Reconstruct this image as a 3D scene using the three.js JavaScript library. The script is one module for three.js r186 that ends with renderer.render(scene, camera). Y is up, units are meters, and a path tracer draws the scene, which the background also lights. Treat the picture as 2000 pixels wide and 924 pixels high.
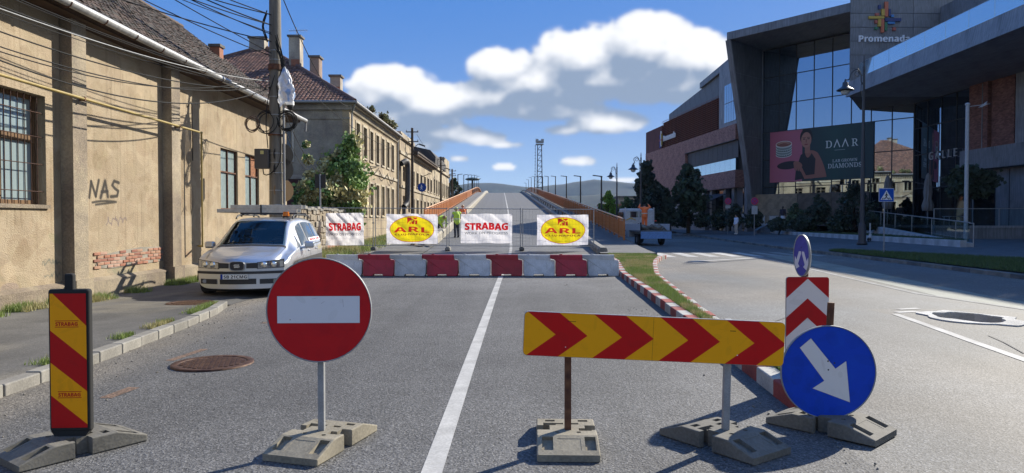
import * as THREE from 'three';
import { mergeGeometries } from 'three/addons/utils/BufferGeometryUtils.js';
import { RoundedBoxGeometry } from 'three/addons/geometries/RoundedBoxGeometry.js';
import { ConvexGeometry } from 'three/addons/geometries/ConvexGeometry.js';
import { TextGeometry } from 'three/addons/geometries/TextGeometry.js';
import { FontLoader } from 'three/addons/loaders/FontLoader.js';
import { Brush, Evaluator, SUBTRACTION } from 'three-bvh-csg';

// ---------------------------------------------------------------- camera, sky, sun, exposure
const F = 1387, EYE = 1.6, HORIZON = 430;                 // photograph is 2000 x 924
const PITCH = Math.atan((462 - HORIZON) / F);
const camera = new THREE.PerspectiveCamera(2 * Math.atan(462 / F) * 180 / Math.PI, 2000 / 924, 0.1, 12000);
camera.position.set(0, EYE, 0);
camera.rotation.set(-PITCH, 0, 0);
const scene = new THREE.Scene();
const renderer = new THREE.WebGLRenderer({ antialias: true });
renderer.toneMapping = THREE.LinearToneMapping;
renderer.toneMappingExposure = 2.3;
renderer.shadowMap.enabled = true;

const SUN_AZ = 46.5 * Math.PI / 180, SUN_EL = 31 * Math.PI / 180;
const sunDir = new THREE.Vector3(Math.sin(SUN_AZ) * Math.cos(SUN_EL), Math.sin(SUN_EL), -Math.cos(SUN_AZ) * Math.cos(SUN_EL));
const sun = new THREE.DirectionalLight(new THREE.Color().setRGB(1, 0.93, 0.80), 3.7);
sun.position.copy(sunDir).multiplyScalar(150);
sun.castShadow = true; sun.shadow.radius = 1.2;
Object.assign(sun.shadow.camera, { left: -90, right: 90, top: 90, bottom: -90, near: 1, far: 500 });
sun.shadow.mapSize.set(4096, 4096);
scene.add(sun); scene.add(sun.target);

// seeded random and noise
function rng(seed) { let s = seed | 0; return () => { s = (s + 0x6d2b79f5) | 0; let t = Math.imul(s ^ (s >>> 15), 1 | s); t = (t + Math.imul(t ^ (t >>> 7), 61 | t)) ^ t; return ((t ^ (t >>> 14)) >>> 0) / 4294967296; }; }
const R = rng(4711), rr = (a, b) => a + (b - a) * R();
const LAT = new Float32Array(256 * 256); { const q = rng(99); for (let i = 0; i < LAT.length; i++) LAT[i] = q(); }
const sm = (t) => t * t * (3 - 2 * t), mix = (a, b, t) => a + (b - a) * t, clamp = (v, a = 0, b = 1) => v < a ? a : v > b ? b : v;
const sstep = (a, b, v) => sm(clamp((v - a) / (b - a)));
function vnoise(x, y, per = 256) {
  const xi = Math.floor(x), yi = Math.floor(y), fx = sm(x - xi), fy = sm(y - yi);
  const w = (n) => ((n % per) + per) % per, x0 = w(xi), x1 = w(xi + 1), y0 = w(yi) * 256, y1 = w(yi + 1) * 256;
  return mix(mix(LAT[y0 + x0], LAT[y0 + x1], fx), mix(LAT[y1 + x0], LAT[y1 + x1], fx), fy);
}
function fbm(x, y, oct = 4, per = 256) { let a = 0.5, s = 0, n = 0; for (let i = 0; i < oct; i++) { s += a * vnoise(x + i * 17, y + i * 31, Math.min(256, per)); n += a; x *= 2; y *= 2; per *= 2; a *= 0.5; } return s / n; }

// the sky: air and clouds by direction (azimuth from straight ahead, elevation)
{
  const W = 2048, HH = 1024, data = new Float32Array(W * HH * 4);
  const ae = (x, y) => { const az = Math.atan((x - 1000) / F); return [az, Math.atan((HORIZON - y) / F * Math.cos(az))]; };
  const blobs = [];
  const blob = (x, y, rx, ry, s = 1) => { const [a, e] = ae(x, y); blobs.push([a, e, rx / F, ry / F, s]); };
  for (const b of [[1250, 92, 105, 62], [1340, 115, 95, 52], [1135, 112, 100, 62], [985, 138, 75, 42], [1060, 165, 140, 50], [1210, 155, 175, 62], [1345, 165, 95, 45], [1395, 120, 55, 45],
    [770, 172, 92, 42], [725, 195, 50, 38], [850, 205, 100, 42], [945, 190, 85, 34], [765, 232, 110, 44, .85], [880, 262, 75, 24, .8], [945, 272, 48, 17, .9], [1060, 212, 150, 30, .8], [1185, 240, 80, 26, .9], [1100, 256, 36, 12, .9], [800, 288, 80, 16, .6], [1010, 205, 90, 24, .8],
    [985, 283, 38, 8, .8], [985, 327, 22, 8], [1130, 316, 34, 12], [897, 310, 18, 6], [860, 240, 50, 18, .7], [1215, 352, 30, 5, .6]]) blob(...b);
  const q = rng(31);
  for (let k = 0; k < 84; k++) {                              // unseen cumulus to the right and behind, added for fill light
    const a = 0.8 + q() * (2 * Math.PI - 3.3), e = 0.10 + q() * 0.72, s = 0.06 + q() * 0.1;
    for (let j = 0; j < 4; j++) blobs.push([a + (q() - .5) * s * 3, e + (q() - .5) * s * .5, s * (0.6 + q() * .8), s * (0.3 + q() * .3), 1]);
  }
  const dens = (a, e) => {
    let m = 0;
    for (const b of blobs) {
      let da = a - b[0]; if (da > Math.PI) da -= 2 * Math.PI; else if (da < -Math.PI) da += 2 * Math.PI;
      const x = da / b[2], y = (e - b[1]) / b[3]; if (x > 1.5 || x < -1.5 || y > 1.5 || y < -1.5) continue;
      const yy = y < 0 ? y * 1.25 : y, v = (1.15 - Math.sqrt(x * x + yy * yy)) * b[4]; if (v > m) m = v; else if (v > 0) m += v * .12;
    }
    if (m <= 0) return 0;
    const n0 = fbm(a * 22 + 40, e * 30 + 9, 6), b1 = 1 - Math.abs(2 * vnoise(a * 34 + 7, e * 46) - 1), b2 = 1 - Math.abs(2 * vnoise(a * 76 + 3, e * 100 + 5) - 1), n = n0 * .62 + b1 * .24 + b2 * .14;
    return m * 1.1 + (n - 0.5) * 1.25 * Math.min(1, m * 4);
  };
  const E = 1 / 2.0;                                          // radiance for the exposure above
  for (let j = 0; j < HH; j++) for (let i = 0; i < W; i++) {
    const el = ((j + .5) / HH - .5) * Math.PI, ph = ((i + .5) / W - .5) * 2 * Math.PI, x = Math.cos(el) * Math.cos(ph), z = Math.cos(el) * Math.sin(ph), y = Math.sin(el);
    const t = clamp(y, 0, 1), k = 1 - Math.exp(-t * 8.5);
    let r = mix(.56, .030, k), g = mix(.74, .185, k), b = mix(.90, .60, k);
    const cs = clamp(x * sunDir.x + y * sunDir.y + z * sunDir.z, 0, 1), gl = Math.pow(cs, 6) * .10 + Math.pow(cs, 60) * .9;
    r += gl * 1; g += gl * .98; b += gl * .9;
    if (el > -0.02 && el < 1.2) {
      const az = Math.atan2(x, -z), D = dens(az, el), al = sstep(0.10, 0.34, D);
      if (al > 0) {
        const D2 = dens(az + .016, el + .022), D3 = dens(az - .004, el + .05);
        const D4 = dens(az + .03, el + .03), lit = clamp(.68 + (D - D2) * .8 - Math.max(0, D3 - .12) * .62 - Math.max(0, D4 - .3) * .35 + (fbm(az * 60, el * 80, 3) - .5) * .22, 0.06, 1);
        const cr = mix(.22, .95, lit), cg = mix(.30, .95, lit), cb = mix(.43, .96, lit);
        r = mix(r, cr, al * .96); g = mix(g, cg, al * .96); b = mix(b, cb, al * .96);
      }
    }
    if (el < 0) { const d = sstep(0, -.12, el); r = mix(r, .16, d); g = mix(g, .16, d); b = mix(b, .15, d); }
    const o = (j * W + i) * 4; data[o] = r * E; data[o + 1] = g * E; data[o + 2] = b * E; data[o + 3] = 1;
  }
  const sky = new THREE.DataTexture(data, W, HH, THREE.RGBAFormat, THREE.FloatType);
  sky.mapping = THREE.EquirectangularReflectionMapping; sky.magFilter = sky.minFilter = THREE.LinearFilter; sky.wrapS = THREE.RepeatWrapping; sky.needsUpdate = true;
  scene.background = sky; scene.environment = sky;
}
// ---------------------------------------------------------------- helpers
const V = (x, y, z) => new THREE.Vector3(x, y, z);
function at(px, py, d) {                                     // the point on a pixel's ray at distance d ahead
  const a = (px - 1000) / F, b = (462 - py) / F, c = Math.cos(PITCH), s = Math.sin(PITCH);
  const y = b * c - s, z = -c - b * s, k = d / -z; return V(a * k, EYE + y * k, -d);
}
function gnd(px, py, h = 0) { const p = at(px, py, 1); return at(px, py, (h - EYE) / (p.y - EYE)); }
const taken = {};
function numbered(n) { const k = taken[n] = (taken[n] ?? -1) + 1; return k ? n + '_' + String(k).padStart(3, '0') : n; }
function tag(o, label, category, group, kind) { o.userData.label = label; if (category) o.userData.category = category; if (group) o.userData.group = group; if (kind) o.userData.kind = kind; return o; }
function thing(name, label, category, p = [0, 0, 0], turn = 0, group) {
  const o = new THREE.Group(); o.name = numbered(name); o.position.set(...p); o.rotation.y = turn; tag(o, label, category, group); scene.add(o); return o;
}
function copyOf(root, label, p, turn, group) { const c = root.clone(); c.name = numbered(root.name.replace(/_\d{3}$/, '')); c.userData = { ...root.userData }; if (label) c.userData.label = label; if (group) c.userData.group = group; if (p) c.position.set(...p); if (turn !== undefined) c.rotation.y = turn; scene.add(c); return c; }
const flat = (g) => { const q = g.index ? g.toNonIndexed() : g; for (const k of Object.keys(q.attributes)) if (!['position', 'normal', 'uv', 'color'].includes(k)) q.deleteAttribute(k); if (!q.attributes.normal) q.computeVertexNormals(); if (!q.attributes.uv) q.setAttribute('uv', new THREE.BufferAttribute(new Float32Array(q.attributes.position.count * 2), 2)); return q; };
function boxUV(g) {                                          // uv in metres, by the way each triangle faces
  const p = g.attributes.position, uv = g.attributes.uv, a = V(), b = V(), c = V();
  for (let i = 0; i < p.count; i += 3) {
    a.fromBufferAttribute(p, i); b.fromBufferAttribute(p, i + 1); c.fromBufferAttribute(p, i + 2);
    const n = b.clone().sub(a).cross(c.clone().sub(a)), x = Math.abs(n.x), y = Math.abs(n.y), z = Math.abs(n.z);
    for (let k = 0; k < 3; k++) { const X = p.getX(i + k), Y = p.getY(i + k), Z = p.getZ(i + k); y >= x && y >= z ? uv.setXY(i + k, X, -Z) : x >= z ? uv.setXY(i + k, Z, Y) : uv.setXY(i + k, X, Y); }
  }
  return g;
}
function merge(list, uv = true) {
  const l = (Array.isArray(list) ? list : [list]).map(flat), col = l.some((g) => g.attributes.color);
  for (const g of l) if (col && !g.attributes.color) g.setAttribute('color', new THREE.BufferAttribute(new Float32Array(g.attributes.position.count * 3).fill(1), 3));
  const m = l.length > 1 ? mergeGeometries(l) : l[0]; return uv ? boxUV(m) : m;
}
function mesh(name, geo, mat) { const o = new THREE.Mesh(geo, mat); o.name = name; o.castShadow = o.receiveShadow = true; return o; }
function part(parent, name, list, mat, keepUV) { const o = mesh(name, merge(list, !keepUV), mat); parent.add(o); return o; }
function single(name, list, mat, label, category, group, p, turn) { const o = mesh(numbered(name), merge(list), mat); tag(o, label, category, group); if (p) o.position.set(...p); if (turn) o.rotation.y = turn; scene.add(o); return o; }
function setting(name, geo, mat) { const o = mesh(name, geo, mat); o.userData.kind = 'structure'; scene.add(o); return o; }
function xf(g, x = 0, y = 0, z = 0, rx = 0, ry = 0, rz = 0) { if (rx || ry || rz) g.applyMatrix4(new THREE.Matrix4().makeRotationFromEuler(new THREE.Euler(rx, ry, rz, 'YXZ'))); return g.translate(x, y, z); }
const box = (w, h, d, x, y, z, rx, ry, rz) => xf(new THREE.BoxGeometry(w, h, d), x, y, z, rx, ry, rz);
const rbox = (w, h, d, x, y, z, r = .02, rx, ry, rz, s = 2) => xf(new RoundedBoxGeometry(w, h, d, s, Math.min(r, w / 2.01, h / 2.01, d / 2.01)), x, y, z, rx, ry, rz);
const span = (x0, x1, y0, y1, z0, z1) => box(x1 - x0, y1 - y0, z1 - z0, (x0 + x1) / 2, (y0 + y1) / 2, (z0 + z1) / 2);
const cyl = (r0, r1, h, x, y, z, n = 16, rx, ry, rz) => xf(new THREE.CylinderGeometry(r1, r0, h, n), x, y, z, rx, ry, rz);   // r0 below
const ball = (r, x, y, z, sx = 1, sy = 1, sz = 1, n = 14) => xf(new THREE.SphereGeometry(r, n, Math.ceil(n * .7)).scale(sx, sy, sz), x, y, z);
function rod(a, b, r, n = 8, r2 = r) {
  const d = V().subVectors(b, a), g = new THREE.CylinderGeometry(r2, r, d.length(), n);
  g.applyQuaternion(new THREE.Quaternion().setFromUnitVectors(V(0, 1, 0), d.clone().normalize())); return g.translate((a.x + b.x) / 2, (a.y + b.y) / 2, (a.z + b.z) / 2);
}
const tube = (pts, r, seg = 24, n = 6) => new THREE.TubeGeometry(new THREE.CatmullRomCurve3(pts), seg, r, n);
const lathe = (pts, n = 20, x = 0, y = 0, z = 0) => xf(new THREE.LatheGeometry(pts.map((p) => new THREE.Vector2(...p)), n), x, y, z);
const shapeOf = (pts) => new THREE.Shape(pts.map((p) => new THREE.Vector2(...p)));
const prism = (pts, depth, bevel = 0, curve = 4) => new THREE.ExtrudeGeometry(shapeOf(pts), bevel ? { depth: depth - 2 * bevel, bevelEnabled: true, bevelSize: bevel, bevelThickness: bevel, bevelOffset: -bevel, bevelSegments: 2, curveSegments: curve } : { depth, bevelEnabled: false, curveSegments: curve });
const profX = (pts, len) => prism(pts.map(([a, b]) => [-a, b]), len).rotateY(Math.PI / 2);   // profile in (out, up), run along x
function quadSheet(fn, nu, nv, colour) {                     // a sheet from fn(u,v) -> [x,y,z], uv in metres of x,z unless given
  const pos = [], idx = [], uv = [], col = [];
  for (let j = 0; j <= nv; j++) for (let i = 0; i <= nu; i++) { const p = fn(i / nu, j / nv); pos.push(p[0], p[1], p[2]); uv.push(p[3] ?? p[0], p[4] ?? -p[2]); if (colour) { const c = colour(p[0], -p[2]); Array.isArray(c) ? col.push(...c) : col.push(c, c, c); } }
  for (let j = 0; j < nv; j++) for (let i = 0; i < nu; i++) { const a = j * (nu + 1) + i, b = a + 1, c = a + nu + 1, d = c + 1; idx.push(a, b, d, a, d, c); }
  const g = new THREE.BufferGeometry(); g.setAttribute('position', new THREE.Float32BufferAttribute(pos, 3)); g.setAttribute('uv', new THREE.Float32BufferAttribute(uv, 2)); if (colour) g.setAttribute('color', new THREE.Float32BufferAttribute(col, 3)); g.setIndex(idx); g.computeVertexNormals(); return g;
}
// a group whose x runs along a wall from (X0,d0) to (X1,d1), y up, z out of the wall towards the viewer
const along = (X0, d0, X1, d1) => ({ p: [X0, 0, -d0], turn: Math.atan2(d1 - d0, X1 - X0), len: Math.hypot(X1 - X0, d1 - d0) });
function wallShape(w, y0, y1, holes, depth = .3) {           // a wall of thickness depth behind z=0 with openings [x0,x1,y0,y1]
  const s = shapeOf([[0, y0], [w, y0], [w, y1], [0, y1]]);
  for (const [a, b, c, d] of holes) { const h = new THREE.Path(); h.moveTo(a, c); h.lineTo(a, d); h.lineTo(b, d); h.lineTo(b, c); h.closePath(); s.holes.push(h); }
  return new THREE.ExtrudeGeometry(s, { depth, bevelEnabled: false }).translate(0, 0, -depth);
}
// ---------------------------------------------------------------- textures and materials
function dataTex(n, fn, size, srgb = true) {
  const d = new Uint8Array(n * n * 4);
  for (let j = 0; j < n; j++) for (let i = 0; i < n; i++) { const v = fn(i / n, j / n), o = (j * n + i) * 4; if (Array.isArray(v)) { d[o] = clamp(v[0]) * 255; d[o + 1] = clamp(v[1]) * 255; d[o + 2] = clamp(v[2]) * 255; } else d[o] = d[o + 1] = d[o + 2] = clamp(v) * 255; d[o + 3] = 255; }
  const t = new THREE.DataTexture(d, n, n, THREE.RGBAFormat); t.wrapS = t.wrapT = THREE.RepeatWrapping; t.magFilter = THREE.LinearFilter; t.minFilter = THREE.LinearMipmapLinearFilter; t.generateMipmaps = true; if (srgb) t.colorSpace = THREE.SRGBColorSpace; t.repeat.set(1 / size, 1 / size); t.needsUpdate = true; return t;
}
function canvasTex(w, h, draw) { const c = document.createElement('canvas'); c.width = w; c.height = h; draw(c.getContext('2d'), w, h); const t = new THREE.CanvasTexture(c); t.colorSpace = THREE.SRGBColorSpace; t.magFilter = THREE.LinearFilter; t.anisotropy = 8; return t; }
const pf = (u, v, n, oct) => fbm(u * n, v * n, oct, n);
const speck = new Float32Array(1024 * 1024); { const q = rng(5); for (let k = 0; k < 60000; k++) { const x = q() * 1024 | 0, y = q() * 1024 | 0, r = 1 + q() * 2.6, a = (q() - .45) * 1.5; for (let j = -3; j <= 3; j++) for (let i = -3; i <= 3; i++) if (i * i + j * j < r * r) speck[((y + j + 1024) % 1024) * 1024 + (x + i + 1024) % 1024] = a; } }
const T = {
  asphalt: dataTex(1024, (u, v) => { const s = speck[(v * 1024 | 0) * 1024 + (u * 1024 | 0)]; return .70 + s * .36 + (pf(u, v, 8, 4) - .5) * .12 + (pf(u, v, 128, 2) - .5) * .18; }, 2.6),
  asphaltBump: dataTex(1024, (u, v) => .5 + speck[(v * 1024 | 0) * 1024 + (u * 1024 | 0)] * .4 + (pf(u, v, 128, 2) - .5) * .3, 2.6, false),
  smooth: dataTex(512, (u, v) => .80 + (pf(u, v, 6, 5) - .5) * .24 + (pf(u, v, 120, 2) - .5) * .22, 2.1),
  plaster: dataTex(1024, (u, v) => { const a = pf(u, v, 5, 5), b = pf(u + .3, v, 24, 3), c = pf(u, v, 200, 2); const k = .80 + (a - .5) * .42 + (b - .5) * .14 + (c - .5) * .18; return [k, k * .985 - (a < .42 ? .01 : 0), k * .955 - (b - .5) * .04]; }, 5),
  plasterBump: dataTex(512, (u, v) => .5 + (pf(u, v, 10, 4) - .5) * .5 + (pf(u, v, 128, 2) - .5) * .7, 1.6, false),
  concrete: dataTex(512, (u, v) => .80 + (pf(u, v, 4, 5) - .5) * .32 + (pf(u, v, 100, 2) - .5) * .16, 1.3),
  fine: dataTex(256, (u, v) => .86 + (pf(u, v, 8, 4) - .5) * .16 + (pf(u, v, 90, 1) - .5) * .1, .5),
  wood: dataTex(256, (u, v) => { const k = .7 + (fbm(u * 40, v * 3, 4) - .5) * .6; return [k, k * .92, k * .82]; }, .6),
  rust: dataTex(256, (u, v) => { const k = pf(u, v, 8, 4); return [.75 + (k - .5) * .5, .6 + (k - .5) * .5, .5 + (k - .5) * .4]; }, .4),
  terracotta: dataTex(512, (u, v) => { const row = Math.floor(v * 32), c = Math.floor(u * 10 + (row % 2) * .5), k = LAT[(row * 37 + c * 11) & 65535]; const m = (v * 32) % 1 < .12 ? -.12 : 0; return .80 + (k - .5) * .2 + m + (pf(u, v, 5, 4) - .5) * .2; }, 2.6),
  streak: dataTex(512, (u, v) => .8 + (fbm(u * 50, v * 4, 4, 50) - .5) * .3 + (pf(u, v, 4, 4) - .5) * .2, 3),
  earth: dataTex(512, (u, v) => { const k = .6 + (pf(u, v, 6, 5) - .5) * .7; return [k, k * 1.0, k * .8]; }, 3),
};
function M(c, o = {}) {
  const { map, bump, bs, ...rest } = o, m = new THREE.MeshStandardMaterial({ roughness: .85, metalness: 0, ...rest });
  m.color.setRGB(...c); if (map) m.map = T[map]; if (bump) { m.bumpMap = T[bump]; m.bumpScale = bs ?? .004; } return m;
}
function P(c, o = {}) { const { map, ...rest } = o, m = new THREE.MeshPhysicalMaterial({ roughness: .5, metalness: 0, ...rest }); m.color.setRGB(...c); if (map) m.map = map.isTexture ? map : T[map]; return m; }
const C = {
  asphalt: M([.225, .222, .218], { map: 'asphalt', bump: 'asphaltBump', bs: .008, roughness: .8, vertexColors: true }),
  oldRoad: M([.23, .22, .205], { map: 'asphalt', bump: 'asphaltBump', bs: .004, roughness: .78, vertexColors: true }),
  pavement: M([.17, .165, .155], { map: 'smooth', bump: 'asphaltBump', bs: .004, roughness: .85, vertexColors: true }),
  deck: M([.19, .19, .19], { map: 'smooth', roughness: .75 }),
  kerb: M([.36, .34, .30], { map: 'concrete' }), kerb2: M([.42, .40, .35], { map: 'concrete' }), kerb3: M([.31, .295, .26], { map: 'concrete' }),
  concrete: M([.42, .40, .36], { map: 'concrete' }), concreteDark: M([.20, .195, .185], { map: 'concrete' }),
  kerbRed: M([.50, .085, .07], { map: 'concrete' }), kerbWhite: M([.70, .68, .63], { map: 'concrete' }), kerbRed2: M([.42, .09, .075], { map: 'concrete' }), kerbWhite2: M([.60, .58, .53], { map: 'concrete' }),
  line: M([.62, .61, .58], { map: 'concrete', roughness: .8 }), lineWorn: M([.42, .42, .40], { map: 'concrete' }),
  plaster: M([.46, .385, .28], { map: 'plaster', bump: 'plasterBump', bs: .012 }), plasterPilaster: M([.44, .375, .28], { map: 'plaster', bump: 'plasterBump', bs: .012 }),
  plinth: M([.40, .34, .255], { map: 'plaster', bump: 'plasterBump', bs: .014 }), house2: M([.56, .47, .335], { map: 'plaster', bump: 'plasterBump', bs: .008 }), house2grey: M([.46, .43, .38], { map: 'plaster', bump: 'plasterBump', bs: .006 }),
  house3: M([.53, .44, .31], { map: 'plaster' }), house4: M([.55, .47, .34], { map: 'plaster' }), house5: M([.57, .50, .37], { map: 'plaster' }), trim: M([.66, .60, .48], { map: 'plaster' }), trimWhite: M([.72, .69, .62], { map: 'plaster' }),
  brick: [[.42, .17, .10], [.48, .22, .14], [.36, .15, .10], [.55, .34, .25], [.50, .28, .18]].map((c) => M(c, { map: 'fine' })), mortar: M([.42, .38, .31], { map: 'concrete' }),
  tile: [[.10, .075, .06], [.125, .085, .065], [.08, .065, .052], [.15, .10, .072], [.095, .085, .065]].map((c) => M(c, { map: 'fine' })),
  tile2: M([.36, .19, .125], { map: 'fine' }),
  wood: M([.30, .20, .115], { map: 'wood' }), woodDark: M([.12, .075, .045], { map: 'wood' }), woodWhite: M([.62, .60, .55], { map: 'wood' }),
  glassPane: P([.30, .38, .40], { roughness: .08, metalness: .15, clearcoat: 1, clearcoatRoughness: .05 }), glassDark: P([.035, .04, .045], { roughness: .06, clearcoat: 1, clearcoatRoughness: .03 }), glassFrost: P([.34, .43, .43], { roughness: .3, clearcoat: .6, clearcoatRoughness: .2, map: 'fine' }),
  mirror: P([.34, .43, .53], { roughness: .015, metalness: 1 }), mirrorDark: P([.06, .07, .08], { roughness: .05, metalness: .9 }),
  clear: P([.80, .90, .93], { roughness: .02, transmission: 1, thickness: 0, ior: 1.45 }),
  galv: M([.48, .49, .50], { map: 'fine', roughness: .45, metalness: .7 }), galvDull: M([.40, .41, .42], { map: 'fine', roughness: .6, metalness: .3 }), gutter: M([.58, .58, .57], { map: 'streak', roughness: .45, metalness: .4 }),
  steelDark: M([.035, .037, .04], { roughness: .5, metalness: .3 }), black: M([.018, .018, .018], { roughness: .95 }), rubber: M([.025, .025, .025], { roughness: .8 }), rustPipe: M([.23, .15, .10], { map: 'rust', roughness: .8 }),
  gas: M([.42, .31, .09], { map: 'fine', roughness: .6 }), windowGlass: P([.82, .86, .86], { roughness: .03, transmission: 1, thickness: 0, ior: 1.5 }), orange: M([.56, .185, .035], { map: 'fine', roughness: .55 }),
  mallGrey: M([.29, .305, .33], { map: 'streak', roughness: .55 }), mallGrey2: M([.31, .325, .35], { map: 'streak', roughness: .55 }), mallDark: M([.20, .205, .22], { map: 'streak', roughness: .6 }), mallLight: M([.42, .44, .47], { map: 'streak', roughness: .6 }), terracotta: M([.50, .265, .215], { map: 'terracotta', roughness: .8 }), louver: M([.20, .075, .065], { roughness: .6 }), mallBrick: M([.40, .19, .15], { map: 'terracotta', roughness: .85 }),
  mallLight2: M([.38, .40, .43], { map: 'streak', roughness: .6 }), stripGlass: M([.05, .052, .058], { roughness: .6 }), paleWall: M([.70, .71, .72], { map: 'concrete' }), white: M([.78, .78, .76], { roughness: .5 }), whiteDull: M([.62, .63, .63], { map: 'fine', roughness: .7 }),
  bark: M([.11, .085, .06], { map: 'wood', roughness: .95 }), earth: M([.13, .12, .08], { map: 'earth', roughness: 1 }), field: M([.10, .12, .055], { map: 'earth', roughness: 1 }),
  skin: M([.45, .27, .19], { roughness: .6 }), hair: M([.03, .022, .018], { roughness: .7 }),
};
const leafMat = (a) => new THREE.MeshPhysicalMaterial({ color: new THREE.Color(1, 1, 1), vertexColors: true, roughness: .75, transmission: a, thickness: 0, side: THREE.DoubleSide });
C.leaf = leafMat(.2); C.blade = leafMat(.3);
// ---------------------------------------------------------------- ground, roads, kerbs, bridge ramp
const lerpTab = (tab) => (d) => { if (d <= tab[0][0]) return tab[0][1]; for (let i = 1; i < tab.length; i++) if (d <= tab[i][0]) { const [a, b] = tab[i - 1], [c, e] = tab[i]; return mix(b, e, (d - a) / (c - a)); } return tab[tab.length - 1][1]; };
const GR = .061;
const rampH = (d) => d < 26 ? 0 : d < 38 ? GR * (d - 26) ** 2 / 24 : d < 150 ? GR * (d - 32) : GR * 118 + GR * (d - 150) - GR * (d - 150) ** 2 / 72;
const cTab = lerpTab([[-12, -.62], [4, -.52], [22, -.3], [34, -.03], [50, -.12], [75, -.42], [100, -.8], [130, -1.25], [175, -2.0], [230, -3.2]]);
const cx = (d) => (cTab(d - 4) + 2 * cTab(d) + cTab(d + 4)) / 4;
const leftKerb = lerpTab([[-12, -4.58], [6.4, -4.62], [8, -4.66], [10.5, -4.84], [12, -5.02], [13.2, -5.3], [20, -5.3], [26, -4.25]]);
const isleL = lerpTab([[-12, 2.3], [6, 2.36], [7.8, 2.47], [13, 2.72], [20, 3.05], [26, 3.75], [30, 3.9]]);
const isleR = lerpTab([[6, 2.62], [7.3, 2.78], [11.7, 3.16], [15, 3.5], [19.3, 3.98], [23.4, 4.75], [26, 5.3], [28.6, 6.0]]);
const kerbR = lerpTab([[-12, 12.4], [10, 13.2], [19.3, 13.9], [33, 14.8], [40, 15.1], [60, 17], [85, 19.6], [140, 24]]);
const patch = (s, lo, hi) => (x, d) => { const v = fbm(x * s + 50, d * s + 20, 4); return mix(lo, hi, clamp((v - .3) / .4)); };
const PIT = [7.5, 11.55];
{
  const s = shapeOf([[-7000, -2500], [7000, -2500], [7000, 9000], [-7000, 9000]]), h = new THREE.Path(); h.absellipse(PIT[0], PIT[1], 1.3, 1.3, 0, Math.PI * 2, true); s.holes.push(h);
  const g = new THREE.ShapeGeometry(s, 24).rotateX(-Math.PI / 2); setting('ground', boxUV(flat(g.translate(0, -.05, 0))), C.field);
}
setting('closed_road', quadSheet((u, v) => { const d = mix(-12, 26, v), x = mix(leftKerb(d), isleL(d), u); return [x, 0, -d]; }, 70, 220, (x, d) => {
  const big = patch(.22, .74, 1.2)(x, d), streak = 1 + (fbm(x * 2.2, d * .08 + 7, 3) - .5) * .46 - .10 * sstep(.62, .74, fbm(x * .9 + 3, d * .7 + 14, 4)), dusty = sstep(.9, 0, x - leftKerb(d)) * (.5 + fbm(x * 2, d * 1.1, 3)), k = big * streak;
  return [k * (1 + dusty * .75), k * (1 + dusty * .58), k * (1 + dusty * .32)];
}), C.asphalt);
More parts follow.
